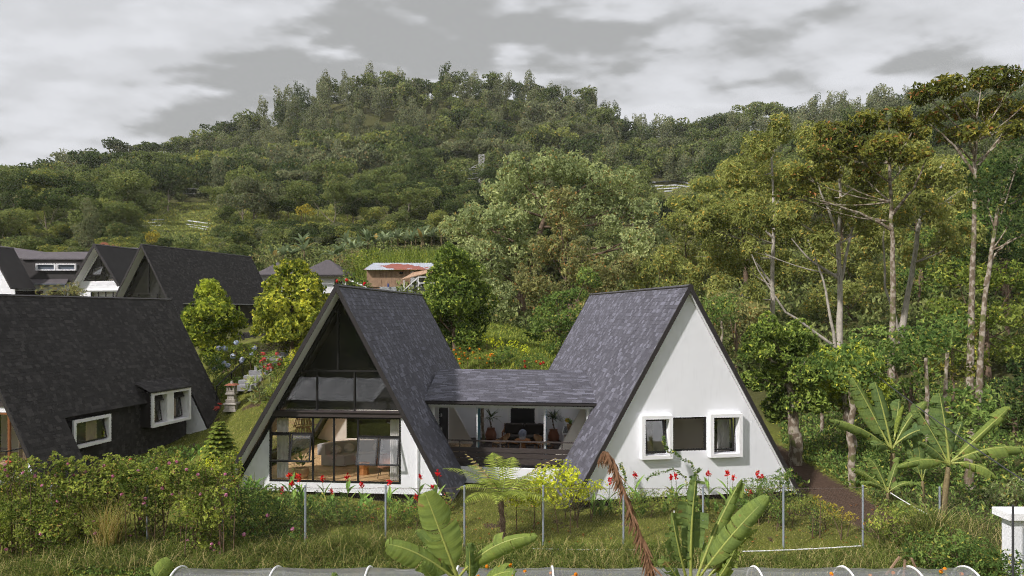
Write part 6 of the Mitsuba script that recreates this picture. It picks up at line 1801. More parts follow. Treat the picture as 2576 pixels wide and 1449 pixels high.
# ---- stone lantern, steps and the bank between the houses
k = thing('stone_lantern', 'carved stone lantern with a reddish cap on the bank beside the dark house', 'stone lantern')
c = on_ground(583, 1032, 28); c[2] -= .04; sc = (at(0, 958, c[1])[2] - c[2]) / 1.75
def tier(name, w, z0, z1, bs='stone_pale', w2=None):
    m = M(); a, b = w / 2 * sc, (w2 or w) / 2 * sc
    v = [(x * r + c[0], y * r + c[1], c[2] + z * sc) for z, r in ((z0, a), (z1, b)) for x, y in ((-1, -1), (1, -1), (1, 1), (-1, 1))]
    m.add(v, [[0, 3, 2, 1], [4, 5, 6, 7], [0, 1, 5, 4], [1, 2, 6, 5], [2, 3, 7, 6], [3, 0, 4, 7]]); put(name, m, bs, k)
for nm, a, z0, z1, bs, w2 in (('plinth', .74, 0, .13, 'stone_pale', .70), ('base', .62, .133, .42, 'stone_pale', .60), ('ledge', .78, .423, .50, 'stone_pale', .70), ('drum', .50, .503, .68, 'stone_pale', .56), ('shaft', .40, .683, .98, 'stone_pale', .36), ('collar', .54, .983, 1.10, 'stone_pale', .50), ('neck', .40, 1.103, 1.2, 'stone_pale', .46), ('cap', .66, 1.503, 1.60, 'stone_red', .34), ('finial', .16, 1.603, 1.75, 'stone_pale', .08)):
    tier(nm, a, z0, z1, bs, w2)
m = M()
for x in (-.17, .17):
    for y in (-.17, .17):
        m.bar(c + np.array([x, y, 1.2]) * sc, c + np.array([x, y, 1.5]) * sc, .09 * sc)
put('light_chamber', m, 'stone_pale', k)
k = thing('stair', 'grey slab steps with a black handrail climbing the bank left of the glass house', 'steps')
for i in range(7):
    a = at(612 + i * 13, 968 - i * 12, 41.0 + i * .55); a[2] = max(a[2], float(ground(a[0], a[1])) + .02)
    m = M(); m.box((a[0] - .55, a[1] - .22, a[2] - .35), (a[0] + .55, a[1] + .22, a[2])); put('step', m, 'slab_grey', k)
m = M(); h0, h1 = at(545, 972, 40.5), at(648, 874, 44.5)
m.bar(h0, h1, .06)
for t in (.0, .34, .62, .82, 1.0):
    p = h0 + (h1 - h0) * t; m.bar(p, (p[0], p[1], float(ground(p[0], p[1])) - .1), .05)
put('handrail', m, 'frame_black', k)
m = M(); pth = [at(690, 905, 44.2), at(720, 892, 45.0), at(745, 878, 46), at(740, 868, 47), at(715, 880, 46), at(680, 896, 45)]
for p in pth: p[2] = float(ground(p[0], p[1])) + .06
m.add(pth, [[0, 1, 4], [1, 2, 3], [1, 3, 4], [0, 4, 5]]); put('garden_path', m, 'slab_grey', kind='structure')
bush('hydrangea', 'hydrangea bush with pale blue and white flower heads below the round tree', 43.0, [(560, 890, 20), (595, 880, 22), (630, 885, 20), (575, 915, 20), (610, 910, 20), (640, 905, 16), (545, 915, 16)], 'leaf_fresh', 501, ln=.16, wd=.10, cover=.55, flowers=('petal_blue', 13, .15, 'flower_head'))
bush('poinsettia', 'poinsettia bush with scarlet bracts beside the roof edge of the glass house', 40.5, [(665, 920, 20), (695, 905, 22), (680, 935, 20), (715, 920, 20), (660, 900, 14)], 'leaf_bush', 502, ln=.16, wd=.08, cover=.4, flowers=('petal_coral', 14, .10, 'bract'))
bush('ginger_plant', 'spray of long pale-edged ginger leaves right of the stone lantern', 39.6, [(638, 978, 20), (655, 965, 22), (648, 998, 20), (675, 985, 20)], 'leaf_sage', 503, ln=.46, wd=.11, cover=.42, tuft=4, up=.5)
bush('bank_shrub', 'bright green shrub low on the bank against the roof edge of the glass house', 37, [(690, 985, 20), (715, 965, 20), (700, 1010, 18), (670, 1025, 16)], 'leaf_fresh', 504, ln=.14, wd=.06, cover=.5)
bush('bank_shrub', 'dark leafy shrub behind the stone lantern', 41.6, [(560, 960, 20), (545, 930, 22), (578, 975, 18), (600, 965, 18), (530, 905, 18), (552, 1000, 12)], 'leaf_bush', 505, ln=.12, wd=.06, cover=.55)
bush('heather_bush', 'mauve-tinged flowering bush along the path beside the yellow-green tree', 44.8, [(675, 878, 16), (705, 868, 18), (735, 862, 16), (655, 885, 14)], 'leaf_mauve', 506, ln=.10, wd=.04, cover=.55)
leafmat('leaf_mauve', (0.10, 0.085, 0.06), (0.19, 0.155, 0.13), (0.34, 0.24, 0.27), (0.16, 0.20, 0.05), .3, rough=.5)
bush('bank_shrub', 'yellow-green shrub at the top of the path by the roof edge', 43.5, [(745, 890, 16), (765, 870, 14), (730, 910, 16)], 'leaf_lime', 507, ln=.12, wd=.06, cover=.5)
bush('red_flower_plant', 'small red-leaved plant left of the stone lantern', 39.4, [(553, 1022, 7), (543, 1026, 6)], 'petal_coral', 508, stems=False, ln=.14, wd=.08, cover=.5)
for i, (px, py) in enumerate(((512, 905), (508, 930), (515, 965))):
    kk = thing('fern_clump', ('upper', 'middle', 'lower')[i] + ' green fern clump beside the edge of the dark house roof', 'fern')
    b = at(px, py + 20, 40.6); b[2] = float(ground(b[0], b[1])) + .3
    for j in range(7):
        a = j * 2 * PI / 7; frond(kk, b, b + np.array([math.cos(a) * .9, math.sin(a) * .9, .15]), .7, 520 + i * 9 + j, n=10, pin=.22)
bush('bank_shrub', 'dark shrub in the shade just right of the white gable roof edge', 38, [(1985, 1060, 26), (2008, 1095, 26), (1968, 1030, 24), (2035, 1105, 24), (1950, 1000, 22)], 'leaf_bush', 509, ln=.16, wd=.08, cover=.6, knobs=5)
# the bed and bank behind the veranda
bush('flower_bed', 'orange and yellow flower bed on the bank behind the dark glossy tree', 43.0, [(1175, 885, 20), (1205, 895, 20), (1235, 905, 18), (1165, 905, 16), (1150, 885, 14)], 'leaf_hedge', 530, cat='flower bed', ln=.12, wd=.06, cover=.45, flowers=('petal_orange', 26, .06, 'flower'))
bush('bank_shrub', 'dark shrub on the bank above the middle of the veranda roof', 42.5, [(1265, 895, 22), (1285, 885, 18), (1245, 905, 14)], 'leaf_bush', 531, ln=.13, wd=.06, cover=.5)
bush('bank_shrub', 'red-flowered shrub on the bank right above the veranda roof', 42.3, [(1330, 910, 18), (1360, 905, 18), (1310, 918, 14)], 'leaf_bush', 532, ln=.12, wd=.06, cover=.5, flowers=('petal_red', 6, .08, 'flower'))
bush('bank_shrub', 'pale yellow-green shrub at the back of the veranda bank', 46, [(1290, 870, 14), (1250, 865, 14), (1225, 850, 14), (1320, 880, 12)], 'leaf_lime', 533, ln=.13, wd=.06, cover=.4)
bush('bush_row', 'flowering bushes below the shed beside the glass house ridge', 62, [(880, 705, 16), (905, 712, 14), (860, 712, 14), (925, 718, 10)], 'leaf_bush', 534, ln=.22, wd=.12, cover=.5, flowers=('petal_red', 5, .14, 'flower'))
bush('bush_row', 'pale bushes above the dark ridge in front of the long house', 50, [(110, 735, 16), (140, 730, 14), (165, 735, 14), (185, 725, 16), (205, 735, 12)], 'leaf_brownish', 535, ln=.16, wd=.07, cover=.35)
bush('bush_row', 'orange-tinged bushes at the foot of the banana grove', 88, [(670, 655, 14), (700, 650, 14), (640, 650, 12), (850, 650, 14), (890, 640, 16), (870, 665, 14), (900, 670, 14)], 'leaf_brownish', 536, ln=.30, wd=.2, cover=.55)
bush('hedge_row', 'tall bright hedge to the left of the shed', 80, [(890, 655, 18), (915, 645, 18), (880, 685, 16), (905, 690, 14), (940, 640, 16)], 'leaf_fresh', 537, ln=.3, wd=.14, cover=.5)

# ---- the wire fence with steel posts
k = thing('wire_fence', 'chain-link fence on galvanised pipe posts along the foot of the lawn', 'fence')
FY = 21.3
fx = [at(p, 0, FY)[0] for p in (130, 370, 560, 768, 970, 1168, 1366, 1568, 1768, 1970, 2170)]
for x in fx:
    g = float(ground(x, FY)); m = M(); m.tube([(x, FY, g - .2), (x, FY, at(0, 1222, FY)[2])], .032, 8); m.tube([(x, FY, at(0, 1222, FY)[2]), (x, FY, at(0, 1222, FY)[2] + .02)], .036, 8); put('post', m, 'galvanised', k, smooth=40)
fx2 = at(2363, 0, 23.5)
m = M(); m.tube([(fx2[0], 23.5, -.4), (fx2[0], 23.5, at(0, 1224, 23.5)[2])], .032, 8); put('post', m, 'galvanised', k)
m = M(); zt = at(0, 1226, FY)[2]; rng = RS(540)
X = np.linspace(fx[0] - 2, fx[-1], 90)
m.tube(np.stack([X, X * 0 + FY - .03, zt - .03 * np.abs(np.sin((X - fx[3]) / 2.48 * PI))], 1), .006, 4)
put('top_wire', m, 'wire_rust', k)
m = M(); step = .085; hgt = 1.62; x0, x1 = fx[0] - 2, fx[-1]
zb = zt - hgt
for s in (1, -1):
    for x in np.arange(x0, x1, step):
        a, b = (x, FY - .012 * s, zb), (x + s * hgt * .62, FY - .012 * s, zt)
        m.bar(a, b, .0024)
put('mesh_wires', m, 'wire_rust', k, kind='stuff')
m = M()
for s in (1, -1):
    for t in np.arange(0, 1, .018):
        p = np.array([fx[-1], FY, zb]) * (1 - t) + np.array([at(2560, 0, 20.2)[0], 20.2, zb]) * t
        m.bar(p, p + (s * hgt * .5, 0, hgt), .002)
put('mesh_wires', m, 'wire_rust', k, kind='stuff')
for i, (pa, pb, Y, lab) in enumerate((((1340, 1380), (1632, 1382), 20.9, 'white pipe lying along the fence foot right of the tree fern'), ((1868, 1387), (2165, 1373), 20.95, 'white pipe lying along the fence foot at the right'), ((278, 1395), (332, 1393), 20.9, 'short white pipe in the grass below the rose hedge'), ((2240, 1240), (2335, 1295), 24.5, 'white string line pegged across the bare soil path'), ((1695, 1285), (1700, 1330), 22.4, 'thin white stake standing on the lawn'))):
    a, b = at(*pa, Y), at(*pb, Y if i != 3 else 22.5)
    m = M(); m.tube(bend(a, b, -.02, 8), .018, 6); put('pipe' if i < 3 else 'string_line' if i == 3 else 'stake', m, 'pipe_white', label=lab, cat='pipe' if i < 3 else 'string' if i == 3 else 'stake')

# ---- grass
rg = RS(550)
off_path = lambda p: (np.abs(p[:, 0] - 12.55) > .8) | (p[:, 1] < 21.5) | (p[:, 1] > 34)
P = scatter((-120, 2250), (21.2, 26.5), 90000, rg, off_path)
m = M(); blades(m, P, .085, .012, rg, .5, 1); put('lawn_grass', m, 'grass_blade', label='short yellowish lawn grass before the houses', cat='grass', kind='stuff')
P = scatter((380, 760), (26, 44), 24000, rg)
m = M(); blades(m, P, .13, .022, rg, .5, 1); put('lawn_grass', m, 'grass_blade', label='short grass on the slope between the two left houses', cat='grass', kind='stuff')
P = scatter((1130, 1400), (40, 64), 16000, rg)
m = M(); blades(m, P, .30, .05, rg, .5, 2); put('bank_grass', m, 'leaf_fresh', label='bright tall grass on the bank behind the veranda', cat='grass', kind='stuff')
m = M()
for (a, b, y0, y1, n, L) in ((-150, 2300, 20.2, 21.15, 1700, .55), (-150, 2300, 19.3, 20.3, 1500, .62), (600, 1150, 20.5, 21.3, 420, .8), (2200, 2700, 19.5, 23, 500, .8), (1500, 2250, 19.6, 20.8, 500, .5)):
    C = scatter((a, b), (y0, y1), n, rg)
    Q = np.repeat(C, 13, 0) + rg.normal(0, .05, (len(C) * 13, 3)) * (1, 1, 0)
    blades(m, Q, L * rg.uniform(.5, 1.3, len(Q)), .016, rg, .45, 3, arch=1.5, tone=np.clip(np.repeat(rg.random(len(C)), 13) * .6 + rg.random(len(Q)) * .4, 0, 1))
put('verge_grass', m, 'grass_long', label='long arching grass on the verge below the fence', cat='grass', kind='stuff')
m = M(); C = scatter((-150, 2650), (19.0, 21.2), 1500, rg)
for lo in (0,):
    P_ = np.repeat(C, 10, 0) + rg.normal(0, .10, (len(C) * 10, 3)) * (1, 1, .6) + (0, 0, .1)
    leaves(m, P_, ball(len(P_), rg) + (0, 0, .5), .09, .05, rg, rg.random(len(P_)))
put('ground_cover', m, 'leaf_bush', label='low leafy weeds between the verge grass', cat='weeds', kind='stuff')
m = M(); P_ = np.concatenate([scatter((2180, 2700), (23, 44), 9000, rg, off_path), scatter((1960, 2250), (27, 46), 6000, rg, off_path)]); P_[:, 2] += rg.uniform(0, .35, len(P_))
leaves(m, P_, ball(len(P_), rg) + (0, 0, .6), .20, .10, rg, rg.random(len(P_)))
put('undergrowth', m, 'leaf_bush', label='leafy undergrowth on the shaded ground below the tall wood', cat='undergrowth', kind='stuff')
m = M(); P_ = np.concatenate([scatter((1700, 2700), (46, 100), 16000, rg), scatter((1000, 1700), (62, 100), 9000, rg), scatter((560, 1000), (84, 110), 4000, rg), scatter((-100, 620), (84, 112), 9000, rg)]); P_[:, 2] += rg.uniform(0, 1.2, len(P_))
leaves(m, P_, ball(len(P_), rg) + (0, 0, .6), .55, .32, rg, rg.random(len(P_)))
put('undergrowth', m, 'leaf_far', label='scrub filling the ground between the trees up the slope', cat='undergrowth', kind='stuff')
k = thing('grass_tuft', 'tall dry straw-coloured grass tuft in front of the rose hedge', 'grass tuft')
m = M(); c = at(268, 1420, 20.7); c[2] = float(ground(c[0], c[1])); Q = c + rg.normal(0, .14, (420, 3)) * (1, .8, 0); blades(m, Q, 1.75, .02, rg, .16, 4, arch=.9); put('blades', m, 'grass_dry', k)
k = thing('grass_tuft', 'green and straw tall grass tuft beside the right fence end', 'grass tuft')
m = M(); c = at(2330, 1360, 21.0); c[2] = float(ground(c[0], c[1])); Q = c + rg.normal(0, .22, (380, 3)) * (1, .8, 0); blades(m, Q, 1.7, .022, rg, .25, 4, arch=1.2); put('blades', m, 'grass_long', k)
m = M(); P_ = scatter((1130, 2250), (21.6, 25.2), 160, rg); P_[:, 2] += .05; leaves(m, P_, ball(len(P_), rg) * (1, 1, .2), .09, .06, rg, rg.random(len(P_))); put('fallen_leaves', m, 'petal_leaf', label='fallen orange leaves strewn on the lawn', cat='leaves', kind='stuff')
leafmat('petal_leaf', (.30, .11, .03), (.42, .18, .06), (.45, .28, .10), None, 0)

# ------------------------------------------------------------------ banana plants
def banana_leaf(key, base, tip, width, bulge, face, seed, tears=.25, tone=.5, dead=False, n=26, name='leaf', droop=.25, stem=.13):
    """A banana leaf from base to tip over a bulging midrib; face is the way its upper side looks. Tears split the blade into strips that hang apart."""
    rng = RS(seed); base, tip = np.asarray(base, float), np.asarray(tip, float)
    t = np.linspace(0, 1, n + 1)
    ctrl = (base + tip) / 2 + np.asarray(bulge, float)
    path = base * ((1 - t) ** 2)[:, None] + 2 * ctrl * (t * (1 - t))[:, None] + tip * (t ** 2)[:, None]
    d = np.gradient(path, axis=0); d /= np.linalg.norm(d, axis=1, keepdims=True)
    s = np.cross(d, np.asarray(face, float)); s /= np.linalg.norm(s, axis=1, keepdims=True) + 1e-9
    nn = np.cross(s, d)
    w = width * .54 * np.clip(np.sin(PI * np.clip((t - stem) / (1 - stem), 0, 1) ** .85), 0, 1) ** .42
    m = M(); L = np.linalg.norm(tip - base)
    for sg in (1, -1):
        ang = .16; hang = 0.0; cut = True
        for i in range(n):
            if w[i] < 1e-3 and w[i + 1] < 1e-3:
                continue
            if rng.random() < tears:
                hang = rng.uniform(.0, droop * 2.2); gap = rng.uniform(.05, .4)
            else:
                gap = 0.0
            K = 4
            u = np.linspace(0, 1, K + 1)
            rows = []
            for e, j in ((gap, i), (1.0, i + 1)):
                p0 = path[i] + (path[i + 1] - path[i]) * (e if j == i else 1)
                wj = w[j] if j != i else w[i] + (w[i + 1] - w[i]) * gap
                a = ang - (droop + hang) * u * 1.4
                step = np.r_[0, np.cumsum(np.full(K, wj / K))]
                ripple = .012 * math.sin(j * 2.4 + sg)
                q = p0 + (step * np.cos(a))[:, None] * s[j] * sg + (step * np.sin(a) + ripple * u)[:, None] * nn[j] + (u ** 2 * wj * .22)[:, None] * d[j]
                rows.append(q)
            vv = np.vstack(rows)
            uv = np.stack([np.full(2 * (K + 1), np.clip(tone + rng.normal(0, .04), 0, 1)), np.r_[np.full(K + 1, (i + gap) / n), np.full(K + 1, (i + 1) / n)] + .31 * sg], 1)
            k = np.arange(K)
            m.add(vv, np.stack([k, k + 1, K + 2 + k, K + 1 + k], 1), uv)
    kk = put(name, m, 'dead_leaf' if dead else 'banana_leaf', key, smooth=True)
    m = M(); m.tube(path + nn * -.008, np.linspace(.034, .006, n + 1) * (width / .55), 6); put('midrib', m, 'dead_leaf' if dead else 'banana_rib', kk, smooth=True)
    return kk


def banana_stalk(key, base, top, r):
    m = M(); t = np.linspace(0, 1, 9); base, top = np.asarray(base, float), np.asarray(top, float)
    m.tube(base + (top - base) * t[:, None], r * (1.1 - .5 * t), 10); put('stalk', m, 'stalk', key, smooth=True)


FRONT = (-.1, -1, .25)
# the plant in front of the tunnels, bottom centre
YB = 15.2
k = thing('banana_plant', 'banana plant at the bottom centre with one broad upright leaf and torn side leaves', 'banana plant')
c = at(1148, 1470, YB); banana_stalk(k, gz(c, .1), c + (0, 0, .15), .14)
ct = c + (0, 0, .1)
banana_leaf(k, at(1150, 1452, YB), at(1068, 1238, YB - .1), .80, (.0, -.12, .12), FRONT, 601, .10, .62)
banana_leaf(k, ct, at(968, 1368, YB - .5), .62, (-.10, -.2, .42), (.25, -.8, .6), 602, .14, .60)
banana_leaf(k, ct, at(1352, 1348, YB - .3), .50, (-.15, -.1, .52), (.1, -.75, .75), 603, .30, .66)
banana_leaf(k, at(1180, 1470, YB), at(1178, 1368, YB - .35), .46, (.05, -.1, .05), (-.4, -1, .2), 604, .3, .35, droop=.7)
banana_leaf(k, at(1160, 1470, YB), at(1045, 1335, YB + .35), .42, (-.02, .15, .2), FRONT, 605, .15, .40)
banana_leaf(k, at(1200, 1480, YB), at(1296, 1440, YB - .7), .5, (.05, -.2, .35), (.1, -.7, .8), 606, .25, .58)
banana_leaf(k, at(1110, 1490, YB - .2), at(1060, 1420, YB - .6), .40, (0, -.1, .12), FRONT, 607, .1, .5)
# the shredded plant right of it
YB = 14.6
k = thing('banana_plant', 'banana plant with shredded leaves at the lower right of the white gable', 'banana plant')
c = at(1745, 1480, YB); banana_stalk(k, gz(c, .1), c + (0, 0, .2), .15)
banana_leaf(k, at(1738, 1470, YB), at(1752, 1192, YB - .05), .62, (-.12, -.12, .1), (.15, -1, .1), 611, .45, .30, droop=.85)
banana_leaf(k, at(1750, 1460, YB), at(1866, 1204, YB + .2), .52, (-.08, -.05, .18), (-.55, -.9, .3), 612, .40, .52, droop=.6)
banana_leaf(k, at(1760, 1450, YB), at(1934, 1248, YB - .3), .48, (-.05, -.15, .22), (-.35, -.9, .5), 613, .14, .50)
banana_leaf(k, at(1725, 1450, YB), at(1690, 1290, YB - .2), .5, (-.1, -.2, .1), (.3, -1, .1), 614, .35, .38, droop=.8)
banana_leaf(k, at(1765, 1470, YB), at(1905, 1330, YB + .1), .40, (.0, -.1, .2), (-.2, -.9, .5), 615, .5, .82, droop=.8)
banana_leaf(k, at(1720, 1480, YB), at(1664, 1400, YB - .3), .45, (-.05, -.2, .15), (.3, -.9, .3), 616, .3, .42, droop=.6)
banana_leaf(k, at(1780, 1490, YB), at(1850, 1380, YB - .2), .42, (.05, -.2, .12), (-.2, -1, .3), 617, .55, .72, droop=.8)
# the withered leaf that hangs beside it
k = thing('withered_banana_leaf', 'long withered brown banana leaf drooping in shreds before the left of the white gable', 'dead leaf')
pp = [(1648, 1470), (1625, 1385), (1590, 1290), (1558, 1205), (1540, 1160), (1524, 1138), (1508, 1150)]
q = np.array([at(a, b, 15.6) for a, b in pp]); t = np.linspace(0, len(q) - 1, 40)
from scipy.interpolate import CubicSpline
path = CubicSpline(np.arange(len(q)), q)(t)
m = M(); m.tube(path, np.linspace(.035, .010, 40), 7); put('midrib', m, 'dead_leaf', k, smooth=True)
m = M(); rng = RS(620)
for i in range(1, 40):
    f = i / 39
    for _ in range(7 if i < 34 else 4):
        L = rng.uniform(.22, .52) * (1.15 - .65 * f); side = rng.choice([-1, 1])
        v, fq, _ = leaf_blade(path[i] + rng.normal(0, .015, 3), (side * rng.uniform(.15, .5), rng.uniform(-.4, .2), -1 + rng.normal(0, .25)), L, rng.uniform(.025, .07), rng.uniform(-.5, .5), up=(0, -1, 0), seg=4, fold=rng.uniform(-.6, .6)); m.add(v, fq, (rng.random(), rng.random()))
put('shreds', m, 'dead_leaf', k)
# a lone leaf poking up at the lower left
k = thing('banana_plant', 'single yellow-green banana leaf poking up at the lower left of the picture', 'banana plant')
c = at(385, 1520, 15.5); banana_stalk(k, gz(c, .1), c, .10)
banana_leaf(k, at(375, 1500, 15.5), at(428, 1408, 15.3), .42, (-.05, -.1, .12), (.3, -1, .3), 621, .2, .62)
k = thing('banana_plant', 'tiny banana leaf tip at the bottom edge beside the central banana plant', 'banana plant')
c = at(850, 1520, 15.5); banana_stalk(k, gz(c, .1), c, .08)
banana_leaf(k, c, at(838, 1440, 15.4), .25, (0, -.05, .05), FRONT, 622, .2, .5)
# the two in the shade on the right
Y1 = 26.0
k = thing('banana_plant', 'banana plant with tall pale upright leaves, left one of the two at the right', 'banana plant')
c = at(2245, 1140, Y1); banana_stalk(k, gz(c, .1), c, .13)
for i, (bx, by, tx, ty, dy, wd, bl, fc, tr, tn) in enumerate(((2243, 1130, 2200, 960, .2, .62, (0, -.1, .1), FRONT, .12, .22), (2240, 1130, 2143, 948, .5, .55, (-.05, 0, .2), (.3, -1, .3), .12, .40), (2245, 1130, 2330, 1010, .3, .45, (-.05, 0, .45), (0, -.7, .8), .15, .45), (2235, 1130, 2085, 1055, -.3, .42, (.15, -.1, .42), (0, -.6, .9), .15, .55),
                                                     (2250, 1120, 2340, 1080, -.4, .48, (0, -.1, .40), (-.1, -.9, .6), .25, .12), (2240, 1130, 2195, 1120, -.8, .40, (0, -.2, .25), (.2, -.9, .6), .2, .30), (2250, 1100, 2262, 1003, .6, .45, (0, 0, .1), FRONT, .3, .25))):
    banana_leaf(k, at(bx, by, Y1), at(tx, ty, Y1 + dy), wd * 1.4, bl, fc, 630 + i, tr + .12, tn, droop=.42)
banana_leaf(k, at(2248, 1105, Y1), at(2272, 1020, Y1 + .2), .22, (0, 0, .1), FRONT, 638, .6, 1.0, name='leaf')
Y2 = 23.6
k = thing('banana_plant', 'banana plant with wide spreading leaves, right one of the two at the right', 'banana plant')
c = at(2385, 1175, Y2); banana_stalk(k, gz(at(2368, 1300, Y2), .1), c, .12)
for i, (bx, by, tx, ty, dy, wd, bl, fc, tr, tn) in enumerate(((2388, 1170, 2362, 988, .2, .60, (0, -.1, .1), FRONT, .2, .25), (2388, 1165, 2540, 1022, .3, .46, (.1, -.1, .15), (-.3, -.9, .5), .1, .62), (2395, 1160, 2600, 1132, -.2, .44, (.05, -.1, .55), (0, -.6, .9), .1, .55), (2392, 1165, 2510, 1205, -.5, .38, (.15, -.2, .42), (.1, -.6, .9), .15, .70),
                                                     (2385, 1165, 2296, 1015, .4, .40, (-.05, 0, .3), (.4, -.9, .5), .15, .28), (2382, 1165, 2255, 1175, -.4, .42, (.05, -.1, .40), (0, -.6, .9), .1, .58), (2384, 1170, 2310, 1110, -.3, .34, (0, -.1, .25), (.3, -.8, .6), .2, .30), (2388, 1150, 2420, 1060, .5, .42, (0, 0, .15), FRONT, .2, .20))):
    banana_leaf(k, at(bx, by, Y2), at(tx, ty, Y2 + dy), wd * 1.4, bl, fc, 640 + i, tr + .12, tn, droop=.42)
Y3 = 24.8
k = thing('banana_plant', 'small young banana plant low between the two large ones', 'banana plant')
c = at(2232, 1240, Y3); banana_stalk(k, gz(c, .1), c, .07)
for i, (tx, ty, dy, wd, tn) in enumerate(((2185, 1150, .2, .34, .40), (2140, 1178, -.2, .30, .60), (2262, 1150, .3, .26, .45), (2300, 1215, -.3, .28, .5), (2170, 1215, -.4, .26, .5))):
    banana_leaf(k, c, at(tx, ty, Y3 + dy), wd * 1.4, (0, -.05, .30), (0, -.8, .6), 650 + i, .25, tn, droop=.4)
Y4 = 24.6
k = thing('banana_plant', 'half-hidden banana plant with narrow leaves behind the right-hand one', 'banana plant')
c = at(2320, 1210, 26); banana_stalk(k, gz(c, .1), c, .08)
for i, (tx, ty, dy, wd, tn) in enumerate(((2300, 1060, .2, .36, .25), (2265, 1090, .3, .30, .35), (2350, 1080, .4, .30, .3))):
    banana_leaf(k, c, at(tx, ty, 26 + dy), wd, (0, -.05, .15), FRONT, 660 + i, .2, tn)

# the grove on the far bank: small in the picture, so plain plants
_bg = None
rng = RS(670)
for i, (px, py, Y) in enumerate(((690, 648, 96), (712, 645, 96), (735, 640, 97), (765, 640, 98), (842, 640, 92), (855, 632, 96), (885, 628, 100), (905, 622, 102), (925, 624, 103), (945, 618, 104), (965, 615, 104), (1000, 610, 106), (1020, 604, 108), (1045, 600, 108), (1065, 596, 110), (1085, 600, 110), (1035, 612, 104), (985, 600, 108), (870, 612, 106), (1110, 604, 110), (1060, 610, 104), (760, 618, 104))):
    k = thing('banana_plant', 'small far banana plant, ' + ('left clump beside the hip-roofed house' if px < 790 else 'middle clump of the grove left of the shed' if px < 935 else 'right clump of the grove above the shed'), 'banana plant', 'far banana plants, ' + ('left' if px < 790 else 'middle' if px < 935 else 'right') + ' clump')
    b = gz(at(px, py, Y)); h = rng.uniform(2.2, 3.6)
    m = M(); m.tube([b, b + (0, 0, h * .6)], [.16, .10], 6); put('stalk', m, 'stalk', k)
    m = M()
    for j in range(9):
        a = j * 2.4 + rng.random(); e = rng.uniform(.55, 1.35)
        v, q, _ = leaf_blade(b + (0, 0, h * .55), (math.cos(a) * math.cos(e), math.sin(a) * math.cos(e), math.sin(e)), rng.uniform(2.0, 3.0), .62, rng.uniform(.5, 1.5), seg=6, fold=.25); m.add(v, q, (rng.uniform(.1, .8), rng.random()))
    put('leaves', m, 'leaf_grove', k, smooth=True)
LEAF_GAIN, LEAF_GREY = 1.6, .1
leafmat('leaf_grove', (0.09, 0.13, 0.055), (0.16, 0.21, 0.10), (0.28, 0.33, 0.17), (0.28, 0.20, 0.06), .08, rough=.4)

# ------------------------------------------------------------------ film tunnels, tank, cable
k = thing('film_tunnel', 'low clear plastic film tunnel over orange marigolds along the bottom edge', 'polytunnel')
TY, TR = 18.55, .95
hx = [at(p, 0, TY)[0] for p in (445, 690, 925, 1150, 1390, 1640, 1905, 2130, 2300, 2440)]
an = np.linspace(0, PI, 15)
for j, (a, b) in enumerate(zip(hx[:-1], hx[1:])):
    m = M(); n = 9; xx = np.linspace(a, b, n); rng = RS(700 + j)
    R = TR * (1 - .05 * np.sin(np.linspace(0, PI, n)) + rng.normal(0, .006, n))
    za = -1.06 + (.02 if 0 < j < 9 else 0)
    V = np.stack([np.repeat(xx, 15), TY - np.tile(np.cos(an), n) * np.repeat(R, 15) * .95, za + np.tile(np.sin(an), n) * np.repeat(R, 15)], 1)
    p, q = np.meshgrid(np.arange(n - 1), np.arange(14), indexing='ij')
    m.add(V, np.stack([p * 15 + q, p * 15 + q + 1, (p + 1) * 15 + q + 1, (p + 1) * 15 + q], -1).reshape(-1, 4)); put('film', m, 'film_plastic', k, smooth=True)
for x in hx:
    m = M(); a2 = np.linspace(0, PI, 25); m.tube(np.stack([a2 * 0 + x, TY - np.cos(a2) * TR * .98, -1.06 + np.sin(a2) * (TR + .03)], 1), .030, 7); put('hoop', m, 'pipe_white', k, smooth=True)
rng = RS(720)
for i in range(34):
    x = at(rng.uniform(1150, 2440), 0, TY)[0]; y = TY + rng.uniform(-.4, .2); z = float(ground(x, y)); h = rng.uniform(.5, .82)
    kk = thing('marigold', 'orange marigold under the clear plastic film', 'marigold', 'marigolds under the film')
    m = M(); top = np.array([x, y, max(z, -1.3) + h]); m.tube([(x, y, z), top], .008, 4)
    P = top - np.array([0, 0, 1]) * rng.uniform(.05, .5, (14, 1)); m2 = M(); leaves(m2, P, ball(14, rng), .12, .05, rng, rng.random(14)); put('stem', m, 'stem_green', kk); put('leaves', m2, 'leaf_bush', kk)
    m = M(); flower_ball(m, top, .045, 30, rng, .03); put('flower', m, 'petal_orange', kk)
k = thing('water_tank', 'white concrete tank with a projecting slab top at the lower right edge', 'tank')
p0 = at(2522, 1292, 19.6); zt = at(0, 1284, 19.6)[2]
m = M(); m.box((p0[0] + .22, 19.5, -1.6), (p0[0] + 3.2, 19.95, zt - .225)); put('wall', m, 'white_wall', k)
m = M(); v = [(p0[0], 19.35, zt - .22), (p0[0] + 3.3, 19.35, zt - .22), (p0[0] + 3.3, 20.05, zt - .22), (p0[0], 20.05, zt - .22)]
m.add([*v, *[(a, b, c + .2) for a, b, c in v]], [[0, 3, 2, 1], [4, 5, 6, 7], [0, 1, 5, 4], [1, 2, 6, 5], [2, 3, 7, 6], [3, 0, 4, 7]]); put('slab', m, 'white_trim', k)
m = M(); x = at(2547, 0, 18.9)[0]; m.tube([(x, 18.9, -1.4), (x, 18.9, at(0, 1270, 18.9)[2])], .03, 7); put('pole', m, 'cable_black', label='dark steel pole in front of the white tank', cat='pole')
m = M(); m.tube(bend(at(2180, 925, 29), at(2640, 1252, 17.5), -.12, 26), .018, 6); put('cable', m, 'cable_black', label='thick black cable slanting down across the banana leaves at the right', cat='cable')
